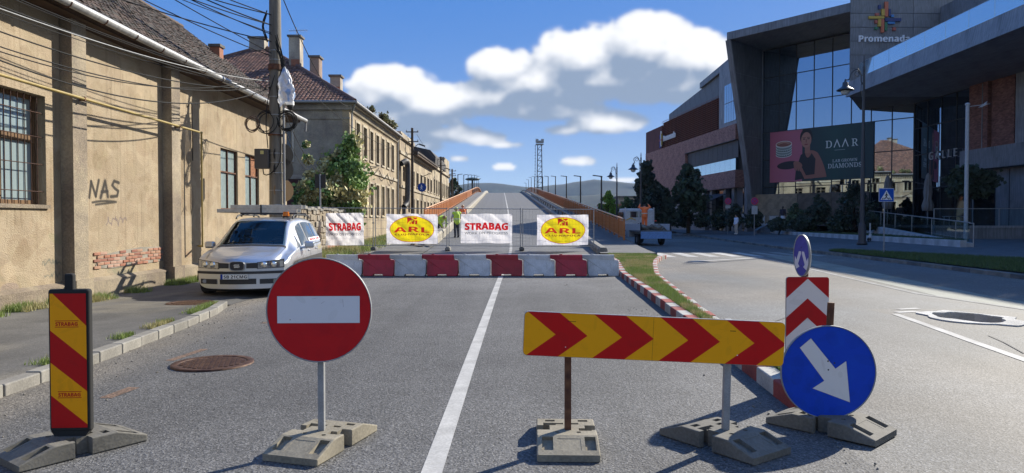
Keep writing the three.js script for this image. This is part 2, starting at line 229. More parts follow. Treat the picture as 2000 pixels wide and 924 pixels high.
{ // the open road beside it, worn smooth, with a rectangle left out round the pit
  const cell = .4, x0 = 1.2, nx = 62, d0 = -12, nd = 340, pos = [], uv = [], col = [], idx = [], tone = patch(.16, .74, 1.2);
  for (let j = 0; j <= nd; j++) for (let i = 0; i <= nx; i++) {
    const x = x0 + i * cell, d = d0 + j * cell, k = tone(x, d) * (1 + (fbm(x * 1.1 + d * .03, d * .05, 3) - .5) * .6), br = fbm(x * .5 + 9, d * .4 + 3, 3) - .5;  // lengthwise streaks: tyre polish, with sun glare painted into the tone
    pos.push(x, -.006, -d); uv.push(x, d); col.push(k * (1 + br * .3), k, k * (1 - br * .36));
  }
  for (let j = 0; j < nd; j++) for (let i = 0; i < nx; i++) { const x = x0 + i * cell, d = d0 + j * cell; if (x > 6.3 && x < 8.6 && d > 10.3 && d < 12.6) continue; const a = j * (nx + 1) + i; idx.push(a, a + 1, a + nx + 2, a, a + nx + 2, a + nx + 1); }
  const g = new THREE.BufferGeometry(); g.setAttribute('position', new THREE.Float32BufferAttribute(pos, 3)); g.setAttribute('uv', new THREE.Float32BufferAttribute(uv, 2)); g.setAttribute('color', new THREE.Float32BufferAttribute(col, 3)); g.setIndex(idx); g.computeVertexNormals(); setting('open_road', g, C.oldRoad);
  // the broken pit: asphalt patch with a hole, cement rim, dark sides
  const hx0 = x0 + Math.ceil((6.3 - x0) / cell) * cell, hd0 = d0 + Math.ceil((10.3 - d0) / cell - 1e-6) * cell; let hx1 = hx0, hd1 = hd0; while (hx1 < 8.6 - 1e-6) hx1 += cell; while (hd1 < 12.6 - 1e-6) hd1 += cell;
  const ring = (k, wob, n = 40) => { const o = []; for (let i = 0; i < n; i++) { const a = i / n * Math.PI * 2, q = 1 + (vnoise(i * .45 + wob, wob * 3) - .5) * .34; o.push([PIT[0] + Math.cos(a) * .46 * k * q, PIT[1] + Math.sin(a) * .62 * k * q]); } return o; };
  const inner = ring(1, 3), outer = ring(1.42, 8);
  const pave = shapeOf([[hx0, hd0], [hx1, hd0], [hx1, hd1], [hx0, hd1]]); pave.holes.push(new THREE.Path(inner.map((p) => new THREE.Vector2(...p)).reverse()));
  const pg = boxUV(flat(new THREE.ShapeGeometry(pave).rotateX(-Math.PI / 2).translate(0, -.006, 0))); pg.setAttribute('color', new THREE.BufferAttribute(new Float32Array(pg.attributes.position.count * 3).fill(.92), 3));
  setting('road_patch', pg, C.oldRoad);
  const pit = thing('road_pit', 'open broken pit in the road with a pale cement rim', 'pit', [0, 0, 0]);
  const rim = shapeOf(outer); rim.holes.push(new THREE.Path(inner.map((p) => new THREE.Vector2(...p)).reverse()));
  const rg = new THREE.ExtrudeGeometry(rim, { depth: .02, bevelEnabled: false }).rotateX(-Math.PI / 2).translate(0, -.004, 0); part(pit, 'cement_rim', rg, M([.80, .78, .73], { map: 'concrete', bump: 'plasterBump', bs: .02 }));
  const wall = [], n = inner.length; for (let i = 0; i < n; i++) { const a = inner[i], b = inner[(i + 1) % n]; wall.push(a[0], -.005, -a[1], b[0], -.005, -b[1], b[0], -.7, -b[1], a[0], -.005, -a[1], b[0], -.7, -b[1], a[0], -.7, -a[1]); }
  const wg = new THREE.BufferGeometry(); wg.setAttribute('position', new THREE.Float32BufferAttribute(wall, 3)); wg.computeVertexNormals(); part(pit, 'pit_wall', wg, M([.6, .56, .5], { side: THREE.DoubleSide, map: 'concrete' }));
  part(pit, 'pit_bottom', new THREE.ShapeGeometry(shapeOf(ring(1.15, 3))).rotateX(-Math.PI / 2).translate(0, -.68, 0), C.earth);
}
// left pavement, dropped where the van is parked
const paveL = (d) => mix(.1, .03, sstep(11.8, 13.8, d)) + Math.max(0, d - 34) * .018;
setting('left_pavement', quadSheet((u, v) => { const d = mix(-12, 118, v * v * .55 + v * .45), x = mix(-9.9, d < 26 ? leftKerb(d) : -4.3, u); return [x, d > 13.2 && d < 26 && u > .96 ? Math.min(.003, paveL(d)) : paveL(d), -d]; }, 46, 300, (x, d) => {
  const k = patch(.35, .72, 1.25)(x, d), grit = sstep(.55, .72, fbm(x * 1.3, d * .5, 4)) * .55; return [k * (1 + grit), k * (1 + grit * .85), k * (1 + grit * .5)];
}), C.pavement);
// right pavement
const paveR = (x, d) => .12 + .3 * sstep(15, 27, x);
setting('right_pavement', quadSheet((u, v) => { const d = mix(-12, 130, v), x = mix(kerbR(d), 60, u * u); return [x, paveR(x, d), -d]; }, 30, 120, patch(.2, .85, 1.1)), M([.17, .175, .185], { map: 'smooth', vertexColors: true }));
function ribbon(name, pts, w, mat, y = .004, hf) {
  const pos = [], uv = [], idx = [];
  for (let i = 0; i < pts.length; i++) {
    const a = pts[Math.max(0, i - 1)], b = pts[Math.min(pts.length - 1, i + 1)], dx = b[0] - a[0], dd = b[1] - a[1], L = Math.hypot(dx, dd), nx = dd / L * w / 2, nd = -dx / L * w / 2;
    for (const s of [-1, 1]) { const x = pts[i][0] + nx * s, d = pts[i][1] + nd * s; pos.push(x, y + (hf ? hf(d) : 0), -d); uv.push(x, d); }
    if (i) { const k = i * 2; idx.push(k - 2, k - 1, k + 1, k - 2, k + 1, k); }
  }
  const g = new THREE.BufferGeometry(); g.setAttribute('position', new THREE.Float32BufferAttribute(pos, 3)); g.setAttribute('uv', new THREE.Float32BufferAttribute(uv, 2)); g.setIndex(idx); g.computeVertexNormals(); return setting(numbered(name), g, mat);
}
const gp = (x, y, h) => { const p = gnd(x, y, h); return [p.x, -p.z]; };
{ const pts = []; for (let d = 2; d <= 26; d += 1) pts.push([cx(d), d]); ribbon('centre_line', pts, .135, C.line); }
{ const pts = []; for (let d = 26; d <= 190; d += 1) pts.push([cx(d), d]); ribbon('centre_line', pts, .13, C.line, .006, rampH); }
for (let k = 0; k < 8; k++) ribbon('crossing_stripe', [[6.9 + k, 30.8 + k * .12], [7.0 + k, 34.6 + k * .12]], .5, k > 4 ? C.lineWorn : C.line, .0);
ribbon('stop_line', [gp(1350, 511), gp(1420, 507), gp(1482, 503)], .3, C.line, 0);
ribbon('edge_line', [gp(1482, 502), gp(1560, 520), gp(1650, 541), gp(1790, 573), gp(2000, 604), gp(2300, 640)], .12, C.lineWorn, 0);
ribbon('edge_line', [gp(1748, 613), gp(1800, 631), gp(1900, 667), gp(2000, 702), gp(2300, 806)], .13, C.line, 0);
for (const [x, y] of [[1772, 603], [1768, 609]]) ribbon('road_mark', [gp(x - 18, y + 1), gp(x + 22, y - 1)], .14, C.line, 0);
ribbon('cycle_lane', [gp(1520, 500), gp(1620, 520), gp(1740, 547), gp(1900, 582), gp(2150, 617)], 1.1, M([.33, .35, .30], { map: 'smooth', roughness: .8 }), -.002);
for (const pts of [[[1380, 690], [1440, 655], [1500, 632], [1560, 612]], [[1350, 545], [1400, 552], [1460, 558]], [[1930, 655], [1960, 668], [2000, 690]], [[1100, 560], [1108, 556], [1120, 568]], [[600, 640], [720, 612], [860, 606]]]) ribbon('road_crack', pts.map((p) => gp(...p)), .02, M([.09, .09, .09]), .002);
for (const [a, b, w] of [[[205, 778], [262, 757], .12], [[330, 705], [400, 682], .1], [[530, 628], [512, 632], .09]]) ribbon('paint_mark', [gp(...a), gp(...b)], w, M([.30, .19, .13], { map: 'asphalt' }), .003);
// kerbs: every stone is a piece
function kerbRun(name, pts, w, h, len, mats, base = 0, gap = .012) {
  const g = new THREE.Group(); g.name = numbered(name); g.userData.kind = 'structure'; scene.add(g);
  let carry = 0, k = 0; const proto = {};
  const total = []; let s = 0; for (let i = 0; i < pts.length; i++) { if (i) s += Math.hypot(pts[i][0] - pts[i - 1][0], pts[i][1] - pts[i - 1][1]); total.push(s); }
  const pos = (t) => { let i = 1; while (i < pts.length - 1 && total[i] < t) i++; const f = clamp((t - total[i - 1]) / (total[i] - total[i - 1])); return [mix(pts[i - 1][0], pts[i][0], f), mix(pts[i - 1][1], pts[i][1], f)]; };
  const geo = merge(rbox(w, h + .1, len - gap, 0, (h - .1) / 2, 0, .018));
  for (let t = 0; t + len * .6 < s; t += len, k++) {
    const a = pos(t), b = pos(Math.min(s, t + len)), o = mesh('kerb_stone', geo, mats[k % mats.length]), bb = typeof base === 'function' ? base((a[1] + b[1]) / 2) : base;
    o.position.set((a[0] + b[0]) / 2 + rr(-.006, .006), bb + rr(-.006, .006), -(a[1] + b[1]) / 2); o.rotation.y = Math.atan2(-(b[0] - a[0]), (b[1] - a[1])) + rr(-.012, .012); o.rotation.z = rr(-.01, .01); g.add(o);
  }
  return g;
}
const run = (f, a, b, off = 0, st = .5) => { const o = []; for (let d = a; d < b; d += st) o.push([f(d) + off, d]); o.push([f(b) + off, b]); return o; };
kerbRun('left_kerb', run(leftKerb, -4, 13, -.06), .16, .115, .52, [C.kerb, C.kerb2, C.kerb3, C.kerb, C.kerb2]);
kerbRun('island_kerb', [...run(isleL, 5.9, 30, .09)], .18, .15, .55, [C.kerbRed, C.kerbWhite, C.kerbRed2, C.kerbWhite2]);
kerbRun('island_kerb', [[2.5, 5.85], ...run(isleR, 6.4, 28.6, -.05), [6.3, 29.3], [6.5, 30.2]], .15, .15, .55, [C.kerbWhite, C.kerbRed, C.kerbWhite2, C.kerbRed2]);
kerbRun('right_kerb', run(kerbR, 6, 84, 0, 1), .16, .13, .98, [C.kerb3, C.concreteDark, C.kerb3]);
setting('island', quadSheet((u, v) => { const d = mix(5.9, 30.5, v), x = mix(isleL(d) + .1, isleR(d) - .06, u); return [x, .125 + .03 * Math.sin(u * Math.PI), -d]; }, 6, 60), C.earth);
const LAWN = [[14.05, 18], [14.25, 22], [14.95, 33.6], [15.9, 34.6], [19, 26.5], [20.5, 14], [13.6, 12]];
setting('lawn_ground', boxUV(flat(new THREE.ShapeGeometry(shapeOf(LAWN)).rotateX(-Math.PI / 2).translate(0, .155, 0))), C.earth);
// bridge ramp
const strip = (o0, o1, dy, d0, d1, st = 2) => quadSheet((u, v) => { const d = mix(d0, d1, v); return [cx(d) + mix(o0, o1, u), rampH(d) + dy, -d, mix(o0, o1, u), d]; }, 3, Math.ceil((d1 - d0) / st));
setting('bridge_road', strip(-3.95, 3.95, 0, 26, 230), C.deck);
setting('bridge_walk_right', strip(3.9, 6.25, .15, 30.2, 230), M([.17, .17, .17], { map: 'smooth' }));
setting('bridge_walk_left', strip(-6.25, -4.2, .15, 44, 230), M([.24, .24, .235], { map: 'smooth' }));
setting('ramp_shoulder', strip(-6.3, -3.95, .02, 30, 44), M([.22, .215, .20], { map: 'smooth' }));
for (const [s, d0] of [[-1, 36], [1, 30.2]]) setting(s < 0 ? 'embankment_left' : 'embankment_right', quadSheet((u, v) => { const d = mix(d0, 230, v); return [cx(d) + 6.3 * s, mix(-.3, rampH(d) + .16, u), -d, d, mix(-.3, rampH(d), u)]; }, 2, 90), M([.40, .385, .35], { map: 'concrete', side: THREE.DoubleSide }));
// low kerb walls that edge the carriageway on the ramp
function curbWall(name, label, off, d0, d1, mat, h, w) {
  const geos = [], prof = [[-w / 2, -.05], [-w / 2, h - .1], [-w / 2 + .06, h], [w / 2 - .06, h], [w / 2, h - .1], [w / 2, -.05]], n = Math.ceil((d1 - d0) / 2), pos = [], idx = [], m = prof.length;
  for (let i = 0; i <= n; i++) { const d = mix(d0, d1, i / n); for (const [a, b] of prof) pos.push(cx(d) + off + a, rampH(d) + b, -d); if (i) for (let k = 0; k < m - 1; k++) { const p = (i - 1) * m + k, q = i * m + k; idx.push(p, p + 1, q + 1, p, q + 1, q); } }
  idx.push(0, 1, 2, 0, 2, 3, 0, 3, 4, 0, 4, 5); const g = new THREE.BufferGeometry(); g.setAttribute('position', new THREE.Float32BufferAttribute(pos, 3)); g.setIndex(idx); const f = flat(g); f.computeVertexNormals();
  return single(name, f, mat, label, 'parapet');
}
const pale = M([.50, .46, .38], { map: 'concrete', side: THREE.DoubleSide });
curbWall('low_parapet', 'low pale concrete parapet along the ramp where the workers stand', -4.1, 37.5, 200, pale, .5, .42);
curbWall('low_parapet', 'low concrete parapet along the ramp beside the dark guard rail', 4.1, 31, 200, M([.36, .34, .30], { map: 'concrete', side: THREE.DoubleSide }), .34, .36);
{ const g = thing('guard_rail', 'dark steel guard rail on the ramp behind the low parapet', 'guard rail'); const pr = []; for (let d = 46; d <= 200; d += 4) pr.push(V(cx(d) + 4.55, rampH(d) + .62, -d)); part(g, 'beam', [tube(pr, .11, 120, 5)], C.steelDark); for (let d = 46; d < 130; d += 4) part(g, 'post', box(.1, .7, .1, cx(d) + 4.66, rampH(d) + .35, -d), C.steelDark); }
// manhole covers
function manhole(X, d, y, r, label) {
  const g = thing('manhole_cover', label, 'manhole cover', [X, y, -d], .3);
  part(g, 'ring', lathe([[r * .84, .0], [r * .84, .012], [r, .012], [r, -.01]], 40), M([.15, .115, .09], { map: 'rust', roughness: .6, metalness: .3 }));
  part(g, 'cover', cyl(r * .83, r * .83, .012, 0, 0, 0, 40), M([.13, .11, .095], { map: 'rust', roughness: .6, metalness: .3 }));
  const st = []; for (let i = -6; i <= 6; i++) for (let j = -6; j <= 6; j++) if (Math.hypot(i, j) < 6.3) st.push(box(r * .085, .008, r * .085, i * r * .122, .009, j * r * .122)); part(g, 'studs', st, M([.20, .165, .14], { map: 'rust', roughness: .5, metalness: .4 })).userData.kind = 'stuff';
  return g;
}
{ const p = gnd(416, 711); manhole(p.x, -p.z, .008, .43, 'round cast iron manhole cover with a stud grid in the closed lane'); const q = gnd(372, 592, .06); manhole(q.x, -q.z, paveL(-q.z) + .012, .42, 'round manhole cover in the pavement beside the silver van'); }
// hills and the far plain
const hillMat = M([.035, .062, .05], { map: 'earth', roughness: 1, vertexColors: true });
function hills(name, d, prof, depth, seed) {
  const n = 160, rows = 14;
  setting(name, quadSheet((u, v) => { const px = mix(-600, 2600, u), top = prof(px) + (fbm(px * .02 + seed, seed, 3) - .5) * 5 + (vnoise(px * .4, seed) - .5) * 1.6, dd = d + depth * v, k = sm(v), p = at(px, mix(432, top, k), dd + (fbm(px * .01, v * 4 + seed, 3) - .5) * depth * .2); return [p.x, Math.max(p.y, -5), p.z, p.x / 40, p.y / 40]; }, n, rows, (x, dd) => mix(.5, 1.6, fbm(x * .012, dd * .012 + seed, 4))), hillMat);
}
hills('far_hills', 3400, lerpTab([[-600, 395], [700, 385], [880, 364], [930, 357], [985, 358], [1040, 366], [1100, 358], [1160, 352], [1205, 354], [1260, 362], [1400, 380], [2600, 385]]), 500, 3);
hills('near_hills', 2300, lerpTab([[-600, 415], [800, 405], [900, 385], [960, 384], [1010, 390], [1090, 383], [1180, 378], [1240, 384], [1300, 395], [2600, 410]]), 300, 11);
scene.fog = new THREE.FogExp2(new THREE.Color(.50, .68, .94), .00008);
// ---------------------------------------------------------------- the row of houses on the left
function tiledRoof(parent, name, o, uAxis, sAxis, nu, ns, tw, th, nearFirst, mats, individual, clip) {
  // o: lower corner of the slope, uAxis along the eave, sAxis up the slope (unit vectors)
  const n = uAxis.clone().cross(sAxis).normalize(), mk = () => { const g = new THREE.CylinderGeometry(tw * .55, tw * .55, th * 1.25, 6, 1, true, -1.0, 2.0); g.scale(1, 1, .42); return flat(g); };
  const geo = mk(), basis = new THREE.Matrix4().makeBasis(uAxis, sAxis, n), q0 = new THREE.Quaternion().setFromRotationMatrix(basis), all = [];
  for (let j = 0; j < ns; j++) for (let i = 0; i < nu; i++) { if (clip && !clip((i + .5) * tw, (j + .5) * th)) continue; all.push([i, j]); }
  all.sort(nearFirst);
  const place = (i, j) => { const p = o.clone().addScaledVector(uAxis, (i + .5) * tw + rr(-.008, .008)).addScaledVector(sAxis, (j + .5) * th + rr(-.012, .012)).addScaledVector(n, .012 + rr(0, .014)); const q = q0.clone().multiply(new THREE.Quaternion().setFromEuler(new THREE.Euler(-.10 + rr(-.05, .05), rr(-.06, .06), rr(-.04, .04)))); return [p, q]; };
  const ind = all.slice(0, individual), rest = all.slice(individual);
  for (const [i, j] of ind) { const [p, q] = place(i, j), m = mesh('roof_tile', geo, mats[Math.floor(R() * mats.length)]); m.position.copy(p); m.quaternion.copy(q); parent.add(m); }
  const im = new THREE.InstancedMesh(geo, mats[0].clone(), rest.length); im.material.color.setRGB(1, 1, 1); im.name = name; im.userData.kind = 'stuff'; im.castShadow = im.receiveShadow = true;
  const mm = new THREE.Matrix4(), one = V(1, 1, 1); rest.forEach(([i, j], k) => { const [p, q] = place(i, j); im.setMatrixAt(k, mm.compose(p, q, one)); im.setColorAt(k, mats[Math.floor(R() * mats.length)].color.clone().multiplyScalar(rr(.8, 1.15))); }); parent.add(im);
}
for (const m of C.tile) m.side = THREE.DoubleSide;
const tileTones = [[.34, .17, .115], [.28, .145, .10], [.40, .22, .15], [.23, .13, .10]].map((c) => M(c, { map: 'fine', side: THREE.DoubleSide }));
// --- the long plastered warehouse
{
  const A = along(-8.43, 3, -8.715, 27.5), L = A.len, D = (d) => d - 3;          // local x = distance ahead - 3
  const b = thing('warehouse', 'long single storey building of stained beige plaster with tiled roof and white gutter', 'building', A.p, A.turn);
  const wins = [[D(11.1), D(13.05), 1.88, 3.86], [D(21.1), D(22.45), 1.93, 3.75], [D(23.1), D(24.4), 1.93, 3.75]];
  const W = 5.45;
  // wall colour print: plaster stains, graffiti
  const wallTex = canvasTex(2048, 512, (c, w, h) => {
    const sx = w / L, sy = h / W; c.fillStyle = '#d2cdc4'; c.fillRect(0, 0, w, h);
    const q = rng(77); for (let k = 0; k < 3600; k++) { const x = q() * w, y = q() * h, r = 2 + q() * q() * 46, a = q() * .13; c.fillStyle = q() < .5 ? `rgba(120,100,70,${a})` : `rgba(255,248,230,${a})`; c.beginPath(); c.ellipse(x, y, r * (.4 + q()), r * (.5 + q()), q() * 3, 0, 7); c.fill(); }
    for (let k = 0; k < 620; k++) { const x = q() * w, y0 = q() * h * .7, l = 20 + q() * 200, a = .03 + q() * .11; c.fillStyle = `rgba(95,80,60,${a})`; c.fillRect(x, y0, 1 + q() * 4, l); }
    for (let k = 0; k < 160; k++) { const x = q() * w, y = h - q() * q() * h * .3, r = 5 + q() * 16; c.fillStyle = `rgba(${150 + q() * 40 | 0},${145 + q() * 40 | 0},${135 + q() * 40 | 0},${.2 + q() * .3})`; c.beginPath(); c.ellipse(x, y, r * 1.4, r * .6, q(), 0, 7); c.fill(); }
    for (let k = 0; k < 9000; k++) { c.fillStyle = q() < .5 ? 'rgba(70,60,45,.12)' : 'rgba(255,250,240,.14)'; c.fillRect(q() * w, q() * h, 1 + q() * 2, 1 + q() * 2); }
    c.strokeStyle = 'rgba(80,66,48,.5)'; c.lineWidth = .8; for (let k = 0; k < 26; k++) { let x = q() * w, y = q() * h; c.beginPath(); c.moveTo(x, y); for (let j = 0; j < 7; j++) { x += (q() - .5) * 22; y += q() * 16; c.lineTo(x, y); } c.stroke(); }
    const S = (d, y) => [D(d) * sx, h - y * sy];
    const write = (txt, d0, d1, y, hh, col, font, ang = 0) => { const [x0, y0] = S(d0, y), [x1] = S(d1, y); c.save(); c.translate((x0 + x1) / 2, y0); c.rotate(ang); c.font = font + '100px sans-serif'; const m = c.measureText(txt).width; c.scale((x1 - x0) / m, hh * sy / 74); c.textAlign = 'center'; c.fillStyle = col; c.fillText(txt, 0, 0); c.restore(); };
    c.filter = 'blur(0.7px)';
{ const [x0, yb] = S(14.40, 2.06), [x1] = S(15.52, 2.06), wd = (x1 - x0), hh = .34 * sy, st = (pts) => { c.beginPath(); pts.forEach(([a, b], k) => { const X = x0 + a * wd + b * 4, Y = yb - b * hh - a * 3; k ? c.lineTo(X, Y) : c.moveTo(X, Y); }); c.stroke(); }; c.lineCap = c.lineJoin = 'round'; c.strokeStyle = 'rgba(36,34,32,.82)'; c.lineWidth = 6; st([[0, 0], [.02, .95]]); st([[.02, .95], [.2, .08]]); st([[.2, .08], [.26, 1.05]]); st([[.36, -.02], [.47, 1.02], [.6, .05]]); st([[.38, .35], [.58, .38]]); st([[.95, .95], [.78, 1.05], [.72, .78], [.82, .58], [.95, .42], [.92, .1], [.7, .05]]); c.filter = 'blur(2px)'; c.strokeStyle = 'rgba(36,34,32,.3)'; c.lineWidth = 10; st([[.36, -.02], [.47, 1.02], [.6, .05]]); c.filter = 'blur(0.7px)'; }
    { const [x, y] = S(14.5, 1.96), [x1] = S(15.4, 1.9); c.strokeStyle = 'rgba(38,36,34,.8)'; c.lineWidth = 4; c.beginPath(); c.moveTo(x, y); c.quadraticCurveTo((x + x1) / 2, y - 6, x1, y - 3); c.lineTo(x + 10, y + 4); c.stroke(); }
    const scribble = (d, y, wd, ht, col, seed, lw = 2) => { const g = rng(seed), [x0, y0] = S(d, y); c.strokeStyle = col; c.lineWidth = lw; c.beginPath(); let x = x0; c.moveTo(x, y0); while (x < x0 + wd * sx) { x += (2 + g() * 5); c.quadraticCurveTo(x - 3, y0 - g() * ht * sy * 1.2, x, y0 - g() * ht * sy * .7 + 3); } c.stroke(); };
    scribble(15.0, 1.5, .75, .3, 'rgba(70,60,110,.5)', 3, 1.6); scribble(18.0, 1.75, .8, .35, 'rgba(60,56,52,.65)', 9, 1.8); scribble(12.9, .78, .5, .16, 'rgba(70,95,105,.55)', 5, 1.5); scribble(12.95, .55, .45, .14, 'rgba(70,95,105,.5)', 15, 1.5);
  });
  wallTex.wrapS = wallTex.wrapT = THREE.RepeatWrapping; wallTex.repeat.set(1 / L, 1 / W);
  const wm = C.plaster.clone(); wm.map = wallTex; wm.color.setRGB(.52, .435, .32);
  part(b, 'wall', wallShape(L, 0, W, wins, .4), wm);
  part(b, 'end_wall', [span(L - .35, L + .001, 0, W - .02, -7.9, -.41), profX([[0, 0], [-8.3, 0], [-4.15, 3.1]], .3).translate(L - .34, W - .02, 0)], C.plaster);
  for (const [x, w] of [[D(13.48), .46], [D(17.5), .46]]) part(b, 'pilaster', [span(x, x + w, 0, W - .003, .001, .24), span(x - .05, x + w + .05, 0, .45, .002, .30)], C.plasterPilaster);
  { const ends = [[0, D(13.42)], [D(14.0), D(17.44)], [D(18.02), L]]; part(b, 'plinth', ends.map(([a, c]) => profX([[0, 0], [.14, 0], [.14, .36], [.0, .42]], c - a).translate(a, 0, 0)), C.plinth); }
  part(b, 'eave_board', [span(-.2, L + .35, W - .04, W + .02, -.4, .42)], C.woodDark);
  // windows
  wins.forEach(([x0, x1, y0, y1], k) => { const zz = k ? .12 : 0, f = k ? .035 : .08, mf = k ? .014 : .05, tf = k ? .02 : .06;
    const w = part(b, 'window', [span(x0, x0 + f, y0, y1, -.26 + zz, -.18 + zz), span(x1 - f, x1, y0, y1, -.26 + zz, -.18 + zz), span(x0 + f, x1 - f, y0, y0 + f, -.26 + zz, -.18 + zz), span(x0 + f, x1 - f, y1 - f, y1, -.26 + zz, -.18 + zz)], k ? M([.20, .13, .09], { map: 'rust' }) : C.wood);
    const mx = (x0 + x1) / 2, ty = y0 + (y1 - y0) * (k ? .62 : .6);
    part(w, 'mullion', [span(mx - mf, mx + mf, y0 + f, y1 - f, -.25 + zz, -.17 + zz)], k ? M([.20, .13, .09], { map: 'rust' }) : C.wood); part(w, 'transom', [span(x0 + f, mx - mf, ty - tf, ty + tf, -.255 + zz, -.165 + zz), span(mx + mf, x1 - f, ty - tf, ty + tf, -.255 + zz, -.165 + zz)], k ? M([.20, .13, .09], { map: 'rust' }) : C.wood);
    const pm = k ? C.glassFrost : C.glassPane, pms = [pm, pm, k === 2 ? M([.42, .26, .15], { map: 'rust' }) : pm, pm];
    [[x0 + f, mx - mf, y0 + f, ty - tf], [mx + mf, x1 - f, y0 + f, ty - tf], [mx + mf, x1 - f, ty + tf, y1 - f], [x0 + f, mx - mf, ty + tf, y1 - f]].forEach(([a, c, d, e], i) => part(w, 'pane', span(a, c, d, e, -.225 + zz, -.215 + zz), pms[i]));
    if (!k) { const bars = []; for (let x = x0 + .1; x < x1; x += .17) bars.push(rod(V(x, y0 + .01, -.06), V(x, y1 - .02, -.06), .009, 6)); for (const t of [.12, .37, .62, .84]) bars.push(rod(V(x0 + .01, mix(y0, y1, t), -.05), V(x1 - .01, mix(y0, y1, t), -.05), .009, 6)); part(w, 'window_bars', bars, M([.10, .06, .045], { map: 'rust' })); }
    part(w, 'sill', span(x0 - .04, x1 + .04, y0 - .07, y0 - .001, -.2, .05), C.plinth);
  });
  // exposed bricks at the foot of the wall, each one set in a mortar bed
  part(b, 'mortar_bed', prism([[D(14.55), .62], [D(15.2), .57], [D(17.45), .6], [D(17.44), .95], [D(16.4), .98], [D(15.5), .93], [D(14.7), .86]], .012).translate(0, 0, .001), C.mortar);
  const bg = merge(rbox(.235, .058, .05, 0, 0, 0, .008)); for (let j = 0; j < 5; j++) for (let i = 0; i < 12; i++) { const x = D(14.62) + i * .245 + (j % 2) * .12, y = .62 + j * .071; if (x > D(17.38) || R() < .12 + (j === 4 ? .35 : 0) + (j === 0 && i % 4 === 1 ? .5 : 0)) continue; const m = mesh('brick', bg, C.brick[Math.floor(R() * 5)]); m.position.set(x, y, rr(-.004, .006)); m.rotation.set(rr(-.05, .05), rr(-.05, .05), rr(-.03, .03)); b.add(m); }
  // roof
  const pitch = Math.atan(.765), e0 = V(-.3, W + .09, .48), s = V(0, Math.sin(pitch), -Math.cos(pitch)), sl = 4.55 / Math.cos(pitch);
  part(b, 'roof_deck', [new THREE.BoxGeometry(L + .7, .1, sl).rotateX(pitch).translate(L / 2, W + .03 + sl / 2 * Math.sin(pitch), .46 - sl / 2 * Math.cos(pitch)), new THREE.BoxGeometry(L + .7, .1, sl).rotateX(-pitch).translate(L / 2, W + .03 + sl / 2 * Math.sin(pitch), .46 - 4.56 * 2 + sl / 2 * Math.cos(pitch))], C.woodDark);
  const dTile = (i) => i * .2;
  const roof = new THREE.Group(); roof.name = 'roof'; b.add(roof);
  tiledRoof(roof, 'roof_tiles', e0, V(1, 0, 0), s, Math.ceil((L + .6) / .2), Math.ceil(sl / .17), .2, .17, (p, q) => { const k = (t) => { const d = t[0] * .2 + 2.7; return d < 12.6 ? 100 + (12.6 - d) : d + t[1] * .35; }; return k(p) - k(q); }, C.tile, 290);
  part(roof, 'ridge_cap', (() => { const o = []; for (let x = 0; x < L + .3; x += .36) o.push(xf(new THREE.CylinderGeometry(.12, .14, .4, 8, 1, false, 0, Math.PI), x, W + .12 + sl * Math.sin(pitch), .46 - 4.56, 0, 0, Math.PI / 2)); return o; })(), C.tile[1]);
  // gutter with brackets
  const gut = part(b, 'gutter', [new THREE.CylinderGeometry(.085, .085, L + 1.0, 12, 1, false, 0, Math.PI).rotateZ(Math.PI / 2).rotateX(Math.PI / 2).translate(L / 2 + .1, W + .06, .58), rod(V(L + .62, W + .02, .58), V(L + .62, W - .35, .56), .05, 10)], C.gutter); gut.geometry.attributes.position && 0;
  for (let x = .6; x < L; x += 1.15) part(gut, 'bracket', xf(new THREE.TorusGeometry(.092, .012, 5, 10, Math.PI), x, W + .06, .58, Math.PI, Math.PI / 2, 0), C.rustPipe);
  // gas pipe
  const gx = D(19.0), gy = 3.98; part(b, 'gas_pipe', [rod(V(0, gy - .05, .33), V(gx, gy - .05, .33), .028, 8), rod(V(gx, gy - .05, .33), V(gx, .9, .33), .026, 8), rod(V(gx, .9, .33), V(gx + .35, .9, .06), .026, 8), ball(.034, gx, gy - .05, .33)], C.gas);
  for (const x of [D(9), D(13.7), D(17.7)]) part(b, 'pipe_clip', [span(x - .015, x + .015, gy - .09, gy - .01, .24, .36)], C.rustPipe);
  part(b, 'cable_hook', [tube([V(D(18.9), 4.6, .02), V(D(18.95), 4.75, .08), V(D(19.1), 4.2, .04), V(D(19.15), 3.2, .03)], .012, 20, 5)], C.black);
}
// --- the two storey house with the hipped roof and chimneys
function facadeWindows(b, list, trimM, depth = .16, glass = C.windowGlass, frameM = C.woodWhite) {
  for (const [x0, x1, y0, y1] of list) {
    const t = .13, w = part(b, 'window', [span(x0, x0 + .07, y0, y1, -depth - .05, -depth), span(x1 - .07, x1, y0, y1, -depth - .05, -depth), span(x0 + .07, x1 - .07, y0, y0 + .07, -depth - .05, -depth), span(x0 + .07, x1 - .07, y1 - .07, y1, -depth - .05, -depth), span((x0 + x1) / 2 - .03, (x0 + x1) / 2 + .03, y0 + .07, y1 - .07, -depth - .05, -depth + .004), span(x0 + .07, x1 - .07, mix(y0, y1, .66), mix(y0, y1, .66) + .05, -depth - .048, -depth + .002)], frameM);
    part(w, 'pane', span(x0 + .06, x1 - .06, y0 + .06, y1 - .06, -depth - .04, -depth - .03), glass);
    if (trimM) part(w, 'surround', [span(x0 - t, x0, y0 - .05, y1 + t, .001, .045), span(x1, x1 + t, y0 - .05, y1 + t, .001, .045), span(x0, x1, y1, y1 + t, .001, .045), span(x0 - t - .04, x1 + t + .04, y0 - .15, y0 - .05, .001, .08)], trimM);
  }
}
